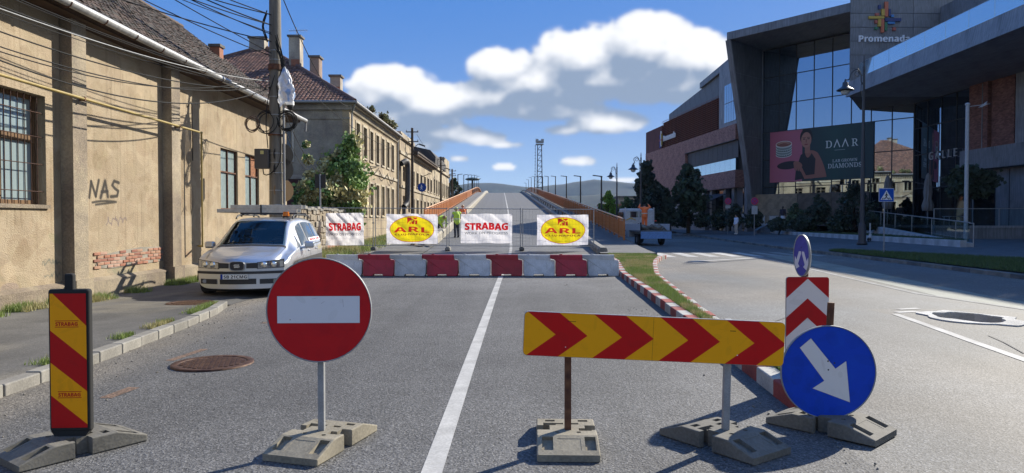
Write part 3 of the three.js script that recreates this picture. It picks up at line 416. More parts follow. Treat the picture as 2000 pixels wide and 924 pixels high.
{
  const A = along(-9.5, 41.6, -9.5, 58.6), L = A.len, b = thing('corner_house', 'two storey beige house with hipped tile roof, chimneys and ivy at its corner', 'house', A.p, A.turn), W = 16, H = 8.45;
  const up = [], lo = []; for (let k = 0; k < 7; k++) { up.push([1.7 + k * 2.12, 2.75 + k * 2.12, 5.63, 7.55]); lo.push([1.65 + k * 2.12, 2.7 + k * 2.12, 1.95, 4.05]); }
  part(b, 'wall', wallShape(L, -.5, H, [...up, ...lo], .4), C.house2); facadeWindows(b, [...up, ...lo], C.trim);
  part(b, 'cornice', [span(-.1, L + .1, H - .35, H - .002, .001, .18), span(-.15, L + .15, H - .16, H - .003, .002, .34), span(-.02, L, 4.75, 4.95, .001, .09)], C.trim);
  { const dent = []; for (let x = .1; x < L; x += .3) dent.push(box(.14, .14, .09, x, H - .42, .12)); part(b, 'dentils', dent, C.trim).userData.kind = 'stuff'; }
  // wall that faces the street corner
  const sg = xf(wallShape(W, -.5, H, [[W - 3.85, W - 2.95, 5.1, 6.9]], .4), 0, 0, 0, 0, -Math.PI / 2, 0); sg.translate(-.003, 0, -W - .401);
  part(b, 'side_wall', sg, C.house2grey);
  { const w = part(b, 'window', [span(.08, .14, 5.1, 6.9, -4.25, -4.17), span(.08, .14, 5.1, 6.9, -3.43, -3.35), span(.08, .14, 5.1, 5.18, -4.17, -3.43), span(.08, .14, 6.82, 6.9, -4.17, -3.43)], C.woodWhite); part(w, 'pane', span(.15, .16, 5.12, 6.88, -4.23, -3.37), C.glassDark); part(w, 'surround', [span(-.045, -.004, 5.0, 7.0, -4.37, -4.25), span(-.045, -.004, 5.0, 7.0, -3.35, -3.23), span(-.05, -.004, 4.98, 5.1, -4.25, -3.35)], C.trimWhite); }
  part(b, 'corner_band', [span(-.16, -.002, H - .42, H - .02, -W, .2), span(-.06, -.002, H - .95, H - .84, -W, .05)], C.house2grey);
  part(b, 'rear_body', [span(.42, L - .02, -.5, H - .03, -W, -4.2)], C.house2grey); part(b, 'room_floor', [span(.42, L - .02, 4.3, 4.5, -4.19, -.41), span(.42, L - .02, H - .2, H - .04, -4.19, -.41), span(.42, L - .02, .6, .8, -4.19, -.41)], C.trim); for (const x of [4.3, 8.55, 12.8, L - .25]) part(b, 'room_wall', [span(x, x + .2, .81, 4.29, -4.18, -.42), span(x, x + .2, 4.51, H - .21, -4.18, -.42)], C.trim);
  // hip roof: corners of eave and ridge in local x (away), y, z
  const e = .42, R0 = [V(-e, H, e), V(L + e, H, e), V(L + e, H, -W - e), V(-e, H, -W - e)], rg = [V(8.9, 13.85, -8), V(L - 7, 13.85, -8)];
  const tri = (...p) => { const g = new THREE.BufferGeometry().setFromPoints(p); g.computeVertexNormals(); return g; };
  const roof = part(b, 'roof', [tri(R0[0], R0[1], rg[1]), tri(R0[0], rg[1], rg[0]), tri(R0[3], R0[0], rg[0]), tri(R0[2], R0[3], rg[0]), tri(R0[2], rg[0], rg[1]), tri(R0[1], R0[2], rg[1]), tri(R0[0], R0[3], R0[2]), tri(R0[0], R0[2], R0[1])], M([.16, .09, .065], { side: THREE.DoubleSide }));
  const sx = V(rg[0].x + e, rg[0].y - H, 0).normalize(), hl = Math.hypot(rg[0].x + e, rg[0].y - H), fw = W + 2 * e;
  tiledRoof(roof, 'roof_tiles', V(-e, H + .03, -W - e), V(0, 0, 1), sx, Math.ceil(fw / .23), Math.ceil(hl / .3), .23, .3, (p, q) => 0, tileTones, 0, (u, s) => { const f = s / hl; return u > f * (W / 2 + e) && u < fw - f * (W / 2 + e); });
  const sz = V(0, rg[0].y - H, -8 - e).normalize(), h2 = Math.hypot(8 + e, rg[0].y - H);
  tiledRoof(roof, 'roof_tiles', V(-e, H + .03, e), V(1, 0, 0), sz, Math.ceil((L + 2 * e) / .23), Math.ceil(h2 / .3), .23, .3, () => 0, tileTones, 0, (u, s) => u > s / h2 * 9.3 && u < L + 2 * e - s / h2 * 7.4);
  part(roof, 'ridge_cap', [rod(R0[0].clone().add(V(0, .06, 0)), rg[0].clone().add(V(0, .06, 0)), .13, 7), rod(R0[3].clone().add(V(0, .06, 0)), rg[0].clone().add(V(0, .06, 0)), .13, 7), rod(rg[0], rg[1], .13, 7)], tileTones[3]);
  part(b, 'gutter', [tube([V(-e - .06, H - .02, -W), V(-e - .06, H - .02, e), V(-e - .05, H - .02, e + .03)], .08, 30, 6), rod(V(-e, H - .02, e + .06), V(L, H - .02, e + .06), .08, 8), rod(V(.15, H - .6, .12), V(.15, .3, .12), .055, 8), rod(V(L - .1, H - .3, .12), V(L - .1, .3, .12), .06, 8), rod(V(.15, H - .6, .12), V(-.3, H - .1, .4), .055, 8)], C.galvDull);
  // chimneys: local x = d-41.6, z = X+9.5
  const chim = (px, y0, y1, d, w, dep, m, brickSide) => { const p = at(px, y0, d), x = d - 41.6, z = p.x + 9.5, top = p.y; const bot = at(px, y1, d).y - 1.2; const c = part(b, 'chimney', [span(x - dep / 2, x + dep / 2, bot, top - .12, z - w / 2, z + w / 2)], m); part(c, 'chimney_cap', [span(x - dep / 2 - .09, x + dep / 2 + .09, top - .12, top, z - w / 2 - .09, z + w / 2 + .09)], C.concreteDark); if (brickSide) part(c, 'bare_bricks', [span(x - dep / 2 - .012, x - dep / 2 - .001, bot + .7, bot + .7 + (top - bot) * .35, z - w * .3, z + w * .46)], C.brick[0]); };
  const white = M([.60, .56, .49], { map: 'plaster' });
  chim(505, 74, 108, 50, 1.05, .8, white); chim(578, 71, 140, 47, .72, .75, white, true); chim(617, 111, 155, 47, .6, .8, M([.44, .33, .27], { map: 'plaster' })); chim(657, 148, 180, 47, .66, .7, white, true);
  { const p = at(579, 70, 47), x = 5.4, z = p.x + 9.5, y = p.y; const bars = [rod(V(x, y, z), V(x, y + .55, z), .018, 5), rod(V(x, y + .32, z - .5), V(x, y + .38, z + .75), .014, 5)]; for (let k = 0; k < 6; k++) bars.push(rod(V(x - .35, y + .34, z - .4 + k * .2), V(x + .35, y + .34, z - .4 + k * .2), .01, 4)); part(b, 'roof_antenna', bars, C.galvDull); }
  part(b, 'garage_door', [span(-.06, -.002, -.4, 4.0, -7.0, -2.6)], M([.10, .028, .035], { map: 'streak', roughness: .6 })); { const r = []; for (let y = .2; y < 4; y += .28) r.push(span(-.085, -.061, y, y + .03, -6.98, -2.62)); part(b, 'door_ribs', r, M([.08, .022, .03])); } part(b, 'door_lintel', [span(-.12, -.003, 4.01, 4.25, -7.2, -2.4)], C.trimWhite);
  const sagc = (x0, x1, y, sag, z) => tube([V(x0, y, z), V((x0 + x1) / 2, y - sag, z + .03), V(x1, y, z)], .028, 14, 5); part(b, 'facade_cable', [sagc(2, 5, 5.2, .3, .12), sagc(5, 8.5, 5.25, .45, .12), sagc(8.5, 12, 5.1, .5, .14), sagc(12, 15, 5.0, .6, .12), sagc(2, 8.4, 5.4, .25, .14)], C.black);
}
{ // brick chimney of the warehouse behind its ridge
  const p = at(423, 88, 27), b = thing('brick_chimney', 'slim red brick chimney rising behind the warehouse ridge', 'chimney', [p.x, 0, p.z]); part(b, 'stack', box(.36, 4.2, .36, 0, p.y - 2.1 - .1, 0), C.brick[0]); part(b, 'cap', box(.46, .1, .46, 0, p.y - .05, 0), C.concreteDark);
}
function rowHouse(name, label, X, d0, d1, H, mat, opt) {
  const A = along(X, d0, X, d1), L = A.len, b = thing(name, label, 'house', A.p, A.turn), W = 12, w = [];
  for (let x = opt.first; x < L - 1.2; x += opt.step) { w.push([x, x + opt.w, opt.u[0], opt.u[1]]); w.push([x, x + opt.w, opt.l[0], opt.l[1]]); if (opt.t) w.push([x, x + opt.w, opt.t[0], opt.t[1]]); }
  part(b, 'wall', wallShape(L, -.5, H, w, .35), mat); facadeWindows(b, w, opt.trim ? C.trim : null, .14);
  part(b, 'body', [span(.002, L - .002, -.5, H - .02, -W, -4.2), span(.002, .25, -.5, H - .02, -4.19, -.36), span(L - .25, L - .002, -.5, H - .02, -4.19, -.36)], mat); part(b, 'room_floor', [span(.26, L - .26, 4.2, 4.4, -4.19, -.36), span(.26, L - .26, H - .25, H - .03, -4.19, -.36), span(.26, L - .26, .6, .8, -4.19, -.36)], C.trim);
  part(b, 'cornice', [span(-.05, L, 4.35, 4.55, .001, .10), span(-.05, L, H - .35, H - .05, .001, .22)], C.trim);
  return [b, L, W];
}
{
  const [b, L, W] = rowHouse('parapet_house', 'beige two storey house with a flat parapet and a dark stove pipe', -9.35, 59.3, 66.9, 8.85, C.house3, { first: 1.6, step: 3.05, w: 1.35, u: [4.95, 6.25], l: [2.3, 3.7] });
  part(b, 'parapet_cap', [span(-.12, L + .05, 8.85, 9.0, -W, .12)], C.trim); part(b, 'upper_band', span(-.06, L, 7.2, 7.42, .001, .1), C.trim);
  part(b, 'stove_pipe', [tube([V(-.05, 6.3, .12), V(.5, 6.55, .45), V(.9, 6.3, .5), V(.9, 3.6, .5), V(.7, 3.0, .45), V(.2, 2.7, .3)], .24, 30, 10), rod(V(.2, 2.7, .3), V(.2, .5, .3), .16, 8)], M([.06, .06, .065], { roughness: .6 }));
}
{
  const [b, L, W] = rowHouse('eaves_house', 'beige two storey house with deep dark eaves and a square dark chimney', -9.5, 66.95, 85, 7.9, C.house4, { first: .7, step: 3.0, w: 1.45, u: [4.9, 6.3], l: [2.1, 3.6], trim: true });
  part(b, 'roof', [profX([[.7, 7.9], [.7, 8.06], [-6, 10.4], [-12.4, 8.06], [-12.4, 7.9]], L + .3).translate(-.15, 0, 0)], M([.10, .075, .06], { map: 'fine', side: THREE.DoubleSide })); part(b, 'eave_soffit', span(-.1, L + .1, 7.7, 7.88, .002, .62), C.woodDark);
  part(b, 'chimney', [span(14.4, 15.9, 8.2, 11.0, -3.2, -2.0)], C.black);
}
{
  const [b, L, W] = rowHouse('mansard_house', 'far beige two storey house with a bulging dark mansard roof', -9.5, 85.05, 107, 8.3, C.house5, { first: 1.2, step: 2.7, w: 1.2, u: [4.9, 6.6], l: [2.0, 3.8], trim: true });
  part(b, 'roof', [profX([[.3, 8.3], [.35, 9.2], [-.3, 10.0], [-3, 10.6], [-9, 10.4], [-12, 8.3]], 13.5).translate(.2, 0, 0)], M([.085, .08, .08], { map: 'fine', side: THREE.DoubleSide }));
  part(b, 'end_parapet', [span(14.2, L, 8.3, 10.4, -6, .05)], C.house5);
}
// stone and brick yard wall between warehouse and corner house
{
  const A = along(-8.75, 28.2, -9.4, 41.2), b = thing('yard_wall', 'crumbling low yard wall of stone and brick below the ivy', 'wall', A.p, A.turn), L = A.len;
  part(b, 'core', [span(0, L, -.2, 2.05, -.3, -.03)], C.plinth);
  const g1 = merge(rbox(.5, .27, .1, 0, 0, 0, .04)), g2 = merge(rbox(.38, .22, .1, 0, 0, 0, .04)), st = [M([.44, .37, .27], { map: 'concrete' }), M([.36, .29, .21], { map: 'concrete' }), M([.49, .43, .34], { map: 'concrete' }), C.brick[1], C.brick[3]];
  let n = 0; for (let y = .25; y < 2.1; y += .29) for (let x = .25; x < L; x += .52) { if (R() < .12) continue; const m = mesh('stone', R() < .6 ? g1 : g2, x > 6.5 && y < 1.7 ? C.brick[Math.floor(R() * 5)] : st[Math.floor(R() * 3)]); m.position.set(x + rr(-.05, .05), y + rr(-.02, .02), rr(-.05, .0)); m.rotation.set(rr(-.05, .05), rr(-.05, .05), rr(-.1, .1)); b.add(m); n++; }
  part(b, 'coping', (() => { const o = []; for (let x = .3; x < L; x += .62) o.push(rbox(.6, .14, .46, x, 2.12 + rr(-.06, .04), -.16, .03, 0, 0, rr(-.06, .06))); return o; })(), C.kerb);
}
// ---------------------------------------------------------------- the shopping centre on the right
const fontBold = await new FontLoader().loadAsync('fonts/droid/droid_sans_bold.typeface.json'), fontReg = await new FontLoader().loadAsync('fonts/droid/droid_sans_regular.typeface.json'), fontSerif = await new FontLoader().loadAsync('fonts/droid/droid_serif_regular.typeface.json');
const letters = (txt, font, size, depth) => { const g = new TextGeometry(txt, { font, size, depth, curveSegments: 3, bevelEnabled: false }); g.computeBoundingBox(); const b = g.boundingBox; return g.translate(-(b.max.x + b.min.x) / 2, 0, 0); };
const plan = (pts, y0, y1) => new THREE.ExtrudeGeometry(shapeOf(pts), { depth: y1 - y0, bevelEnabled: false }).rotateX(-Math.PI / 2).translate(0, y0, 0);   // pts in (X, distance)
const pv = (X, y, d) => V(X, y, -d);
const mall = thing('shopping_centre', 'large modern shopping centre of dark panels, terracotta and blue mirror glass', 'building');
{
  // curtain wall G: from far left B to near corner A
  const B = [25.9, 73.5], A = [35, 62], g = along(...B, ...A), fr = new THREE.Group(); fr.name = 'curtain_wall'; fr.position.set(...g.p); fr.rotation.y = g.turn; mall.add(fr);
  const L = g.len, cols = 8, cw = L / cols, rows = [1.2, 4.95, 7.75, 10.55, 13.35, 16.15, 18.98];
  for (let i = 0; i < cols; i++) for (let j = 0; j < rows.length - 1; j++) { const p = mesh('pane', merge(box(cw - .07, rows[j + 1] - rows[j] - .08, .03, 0, 0, 0)), C.mirror); p.position.set((i + .5) * cw, (rows[j] + rows[j + 1]) / 2, rr(-.006, .006)); p.rotation.set(rr(-.004, .004), rr(-.005, .005), 0); fr.add(p); }
  const mul = []; for (let i = 0; i <= cols; i++) mul.push(span(i * cw - .035, i * cw + .035, 1.2, 18.98, -.1, .06)); for (const y of rows) mul.push(span(0, L, y - .04, y + .04, -.11, .05)); part(fr, 'mullions', mul, C.steelDark);
  part(fr, 'pane_backing', span(0, L, 0, 19, -.4, -.2), C.mallGrey);  // full-height backing sheet added behind the opaque panes
  // the poster on the glass
  const tex = canvasTex(1024, 512, (c, w, h) => {
    c.fillStyle = '#16302f'; c.fillRect(0, 0, w, h);
    const gr = c.createLinearGradient(300, 0, w, 0); gr.addColorStop(0, '#1c2f3a'); gr.addColorStop(.5, '#1f4a48'); gr.addColorStop(1, '#1b3a40'); c.fillStyle = gr; c.fillRect(300, 0, w - 300, h);
    c.fillStyle = '#b5677c'; c.fillRect(0, 0, 345, h);
    // stack of rings
    c.fillStyle = '#7a8885'; c.beginPath(); c.ellipse(150, 232, 84, 30, 0, 0, Math.PI); c.lineTo(66, 130); c.lineTo(234, 130); c.fill(); c.lineWidth = 5; for (let k = 0; k < 9; k++) { c.strokeStyle = ['#dfe6e3', '#8a9794', '#c9d3cf', '#5f6d6a'][k % 4]; c.beginPath(); c.ellipse(150, 138 + k * 12, 83, 29, 0, 0, Math.PI); c.stroke(); } c.fillStyle = '#f2f5f3'; for (let k = 0; k < 22; k++) { const a = k / 21 * Math.PI, r = k % 2 ? 168 : 214; c.fillRect(148 + Math.cos(a) * 80, r + Math.sin(a) * 29, 5, 5); } c.fillStyle = '#8b5a50'; c.beginPath(); c.ellipse(150, 130, 83, 29, 0, 0, 7); c.fill(); c.strokeStyle = '#e4e2d8'; c.lineWidth = 6; c.stroke(); c.lineWidth = 3; c.strokeStyle = '#c9a58f'; for (const k of [.84, .7, .58]) { c.beginPath(); c.ellipse(150, 134, 83 * k, 29 * k, 0, Math.PI, 2 * Math.PI); c.stroke(); }
    // a model with dark hair, dark dress, arms folded
    c.fillStyle = '#17181d'; c.beginPath(); c.ellipse(385, 78, 64, 82, 0, 0, 7); c.fill();
    c.fillStyle = '#9a6557'; c.beginPath(); c.moveTo(342, 250); c.quadraticCurveTo(420, 180, 500, 240); c.quadraticCurveTo(560, 330, 590, 470); c.lineTo(430, 490); c.lineTo(340, 400); c.fill();
    c.fillStyle = '#a7705f'; c.fillRect(372, 150, 52, 90); c.fillStyle = '#b07c6a'; c.beginPath(); c.ellipse(385, 108, 52, 76, 0, 0, 7); c.fill();
    c.fillStyle = '#3a2a2a'; for (const x of [362, 408]) { c.beginPath(); c.ellipse(x, 98, 13, 5, 0, 0, 7); c.fill(); c.fillRect(x - 16, 82, 32, 5); } c.fillStyle = '#8a5548'; c.fillRect(380, 100, 9, 34); c.fillStyle = '#8c3f41'; c.beginPath(); c.ellipse(385, 152, 18, 6, 0, 0, 7); c.fill();
    c.fillStyle = '#22232b'; c.beginPath(); c.moveTo(330, 250); c.lineTo(372, 230); c.quadraticCurveTo(395, 330, 440, 240); c.lineTo(480, 300); c.lineTo(470, 470); c.lineTo(270, 500); c.lineTo(280, 400); c.fill();
    c.fillStyle = '#2b2a33'; c.beginPath(); c.ellipse(200, 345, 120, 40, -.05, 0, 7); c.fill(); c.fillStyle = '#9a6557'; c.beginPath(); c.ellipse(300, 345, 50, 30, .5, 0, 7); c.fill(); for (let k = 0; k < 4; k++) { c.beginPath(); c.ellipse(268 + k * 18, 370 + k * 4, 8, 34, -.2, 0, 7); c.fill(); } c.beginPath(); c.moveTo(335, 360); c.lineTo(385, 455); c.lineTo(580, 440); c.lineTo(590, 480); c.lineTo(370, 490); c.lineTo(320, 390); c.fill();
    c.fillStyle = '#d7e0de'; c.font = '96px serif'; ['D', '', '', 'R'].forEach((t, i) => t && c.fillText(t, 575 + i * 82, 205)); c.lineWidth = 9; c.strokeStyle = '#d7e0de'; for (const x of [660, 738]) { c.beginPath(); c.moveTo(x, 205); c.lineTo(x + 28, 136); c.lineTo(x + 56, 205); c.stroke(); }
    c.globalAlpha = .7; c.fillRect(665, 228, 100, 4); c.globalAlpha = 1; c.font = '38px serif'; c.fillText('LAB GROWN', 645, 345); c.font = '58px serif'; c.fillText('DIAMONDS', 600, 400);
  });
  const r = (px) => { const k = (px - 1000) / F; const d = (B[0] + (B[1]) * ((A[0] - B[0]) / (B[1] - A[1]))) / (k + (A[0] - B[0]) / (B[1] - A[1])); return Math.hypot(k * d - B[0], d - B[1]); };
  const x0 = r(1504), x1 = r(1706); const poster = thing('glass_poster', 'wide jewellery poster with a woman and the letters D A A R on the glass', 'poster', [0, 0, 0], g.turn);
  fr.updateWorldMatrix(true, false); poster.position.copy(V((x0 + x1) / 2, 7.97, .1).applyMatrix4(fr.matrixWorld)); part(poster, 'backing', box(x1 - x0, 5.1, .02, 0, 0, 0), C.black); part(poster, 'print', new THREE.PlaneGeometry(x1 - x0, 5.1).translate(0, 0, .014), P([1, 1, 1], { map: tex, roughness: .5 }), true);
  // body behind the glass and roofs
  { const q = along(21.2, 69.3, 25.75, 73.35), w = new THREE.Group(); w.name = 'slanted_leg'; w.position.set(...q.p); w.rotation.y = q.turn; mall.add(w); const n = q.len; part(w, 'wall_leaf', prism([[.12, 19.1], [n, 19.1], [n, .9], [n * .85, .9]], .46).translate(0, 0, -.48), C.mallDark); part(w, 'leg_edge', prism([[-.06, 19.1], [.11, 19.1], [n * .85 - .01, .9], [n * .85 - .2, .9]], .56).translate(0, 0, -.53), C.mallGrey); for (let k = 1; k < 6; k++) part(w, 'joint', prism([[n * .85 * (1 - k / 6) + .15, .9 + k * 3.03], [n - .02, .9 + k * 3.03], [n - .02, .94 + k * 3.03], [n * .85 * (1 - k / 6) + .15, .94 + k * 3.03]], .012).translate(0, 0, -.018), C.mallGrey); }
  part(mall, 'roof_slab', plan([[20.9, 69.5], [28.6, 59.8], [36, 62], [45, 62], [45, 95], [25, 95], [24.4, 78]], 19.11, 19.85), C.mallGrey);
  part(mall, 'main_body', [plan([[26.5, 74.0], [35.5, 62.6], [60, 62.6], [60, 118], [26, 118], [24.8, 78]], .05, 19.1)], C.mallDark);
  // hoarding at the foot of the glass
  const hb = thing('board_hoarding', 'brown chipboard hoarding standing below the mirror glass', 'hoarding', g.p, g.turn); for (const [a, b, m] of [[-.6, 4.6, M([.44, .34, .23], { map: 'concrete' })], [4.63, 8.0, M([.20, .16, .125], { map: 'concrete' })], [8.03, 11.5, M([.19, .155, .125], { map: 'concrete' })]]) part(hb, 'board', span(a, b, 1.0, 4.2, 1.3, 1.36), m); for (let x = -.5; x < 11.5; x += 2) part(hb, 'prop', span(x, x + .08, 1.0, 4.0, 1.2, 1.29), C.wood);
}
{ // tower with the sign
  const x0 = 27.75, x1 = 39, d = 58.6, y0 = 11.75, y1 = 20.8; part(mall, 'tower', plan([[x0 + .06, d + .08], [x1, d + .08], [x1, 68], [32.6, 66.5]], y0, y1), C.mallDark);
  const ph = (y1 - y0) / 8; for (let j = 0; j < 8; j++) for (const [a, b] of [[x0, 32.9], [32.9, 36.2], [36.2, x1]]) { const p = mesh('panel', merge(box(b - a - .03, ph - .035, .07, 0, 0, 0)), (j + a | 0) % 2 ? C.mallGrey : C.mallGrey2); p.position.set((a + b) / 2, y0 + (j + .5) * ph, -d - .035); mall.add(p); }
  part(mall, 'tower_edge', plan([[x0, d + .071], [x0 + .3, d + .3], [x0 + .9, d + 1.5]], y0, y1), C.mallLight);
  const k = (px, py) => at(px, py, d - .05);
  const logo = thing('centre_logo', 'woven emblem of coloured bars above the large wall lettering', 'logo'); const pal = { o: [.52, .14, .07], y: [.52, .36, .06], b: [.03, .05, .17], l: [.05, .22, .52], g: [.04, .19, .09], r: [.42, .11, .08] };
  for (const [xa, ya, xb, yb, c] of [[1727, 4, 1734, 33, 'o'], [1720, 38, 1726, 64, 'o'], [1696, 32, 1726, 37, 'y'], [1721, 18, 1727, 31, 'y'], [1714, 38, 1720, 52, 'y'], [1728, 36, 1759, 42, 'b'], [1715, 10, 1720, 18, 'b'], [1735, 18, 1739, 32, 'b'], [1733, 43, 1747, 47, 'l'], [1740, 29, 1745, 34, 'l'], [1727, 44, 1732, 60, 'g'], [1708, 53, 1714, 58, 'g'], [1708, 40, 1713, 46, 'r'], [1743, 54, 1749, 60, 'r'], [1709, 26, 1716, 31, 'r']]) { const p = k(xa, yb), q = k(xb, ya); part(logo, 'bar', span(p.x, q.x, p.y, q.y, -d + .01, -d + .16), M(pal[c], { roughness: .5 })); }
  const a = k(1677, 82), b = k(1776, 82), L = thing('wall_lettering', 'large pale grey Promenada lettering below the woven emblem', 'sign', [(a.x + b.x) / 2, a.y, -d + .02]); const tg = letters('Promenada', fontBold, 1, .14), w = tg.boundingBox.max.x - tg.boundingBox.min.x; tg.scale((b.x - a.x) / w, .52, 1); part(L, 'letters', tg, M([.80, .82, .85], { roughness: .5 }));
}
{ // terrace slab that runs towards the viewer, with its glass balustrade, and the wing behind it
  const edge = (d) => 25.2 + .036 * d; const d1 = 58.4, d0 = 6;
  part(mall, 'terrace_slab', [plan([[edge(d0) + .25, d0], [edge(d1) + .25, d1], [36.5, d1], [36.5, d0]], 11.7, 12.9)], C.mallLight);
  for (let d = d1; d > d0 + 2; d -= 2.4) { const e = new ConvexGeometry([[0, 11.66], [.28, 12.92]].flatMap(([o, y]) => [pv(edge(d) + o, y, d - .01), pv(edge(d) + o + .2, y, d - .01), pv(edge(d - 2.4) + o, y, d - 2.39), pv(edge(d - 2.4) + o + .2, y, d - 2.39)])); part(mall, 'fascia_panel', e, (d * 5 | 0) % 2 ? C.mallLight : C.mallLight2); }
  const gl = P([.62, .80, .92], { roughness: .03, metalness: .7, transmission: .3, thickness: 0, ior: 1.5 });
  for (let d = d1 - 1.6; d > d0 + 2; d -= 2.4) { const q = along(edge(d) + .4, d, edge(d - 2.36) + .4, d - 2.36), p = mesh('balustrade_pane', merge(box(q.len, 1.12, .03, q.len / 2, 13.5, 0)), gl); p.position.set(q.p[0], 0, q.p[2]); p.rotation.y = q.turn; mall.add(p); }
  { const q = along(edge(d1) + .4, d1 - 1.6, edge(d0) + .4, d0), r = new THREE.Group(); r.name = 'balustrade_rail'; r.position.set(...q.p); r.rotation.y = q.turn; mall.add(r); part(r, 'top_rail', span(0, q.len, 14.07, 14.11, -.03, .03), C.mallLight); part(r, 'foot_rail', span(0, q.len, 12.93, 12.99, -.05, .05), C.white); }
  part(mall, 'wing_body', plan([[35.6, d1], [60, d1], [60, d0], [35.6, d0]], .05, 19.0), C.mallDark);
  part(mall, 'wing_upper', plan([[35.0, d1], [35.59, d1], [35.59, d0], [35.0, d0]], 12.92, 19.0), C.mallGrey);
  // wing wall W: local x from the corner towards the viewer
  const W = along(35, 61.9, 35, d0), f = new THREE.Group(); f.name = 'wing_wall'; f.position.set(...W.p); f.rotation.y = W.turn; mall.add(f);
  const ys = [1.2, 4.3, 7.2, 9.5, 11.68]; for (let i = 0; i < 4; i++) for (let j = 0; j < 4; j++) { const p = mesh('pane', merge(box(1.86, ys[j + 1] - ys[j] - .08, .03, 0, 0, 0)), j < 1 ? C.mirrorDark : C.mirror); p.position.set(.97 + i * 1.94, (ys[j] + ys[j + 1]) / 2, 0); p.rotation.y = rr(-.006, .006); f.add(p); } { const m = []; for (let i = 0; i <= 4; i++) m.push(span(i * 1.94, i * 1.94 + .08, 1.2, 11.68, -.08, .07)); for (const y of ys) m.push(span(0, 7.8, y - .04, y + .04, -.09, .06)); part(f, 'mullions', m, C.steelDark); }
  part(f, 'pane_backing', span(0, 7.9, 0, 11.68, -.6, -.2), C.mallGrey);  // backing sheet added behind the wing panes, seen only through gaps
  for (const [a, b, z] of [[8.1, 10.2, .5], [10.25, 12.6, .25], [14.0, 18.5, .5], [18.55, 23, .3], [24.3, 30, .5], [31, 40, .4]]) part(f, 'brick_pier', span(a, b, 6.8, 11.68, -.5, z), C.mallBrick);
  part(f, 'steel_column', [span(12.85, 13.75, 6.8, 11.68, -.5, .35), span(23.3, 24.1, 6.8, 11.68, -.5, .35)], C.mallLight); for (const x of [9.6, 15.6, 20.5]) part(f, 'light_strip', span(x, x + .07, 6.9, 11.6, .5, .54), C.mallLight);
  part(f, 'grey_band', span(8.0, 54, 5.3, 6.79, -.5, 1.1), C.mallGrey2); part(f, 'base_wall', span(8.0, 54, 0, 5.29, -.5, .1), C.mallGrey); for (const x of [12, 17, 22]) part(f, 'wall_joint', span(x, x + .06, .5, 5.2, .101, .13), C.steelDark);
  part(f, 'door_bay', span(8.3, 10.6, 1, 5.0, .101, .2), C.mirrorDark);
  const gal = thing('gallery_lettering', 'white GALLE lettering on the dark glass above the entrance', 'sign', [34.7, 6.6, -57.3], -Math.PI / 2); const tg = letters('G A L L E', fontReg, .62, .08); part(gal, 'letters', tg, C.whiteDull); tg.scale(1.15, 1, 1);
  const zg = thing('shop_lettering', 'pale ZARA lettering on the red brick pier', 'sign', [34.35, 9.05, -46.4], -Math.PI / 2); part(zg, 'letters', letters('ZARA', fontSerif, .62, .08).scale(1.2, 1, 1), C.whiteDull);
}
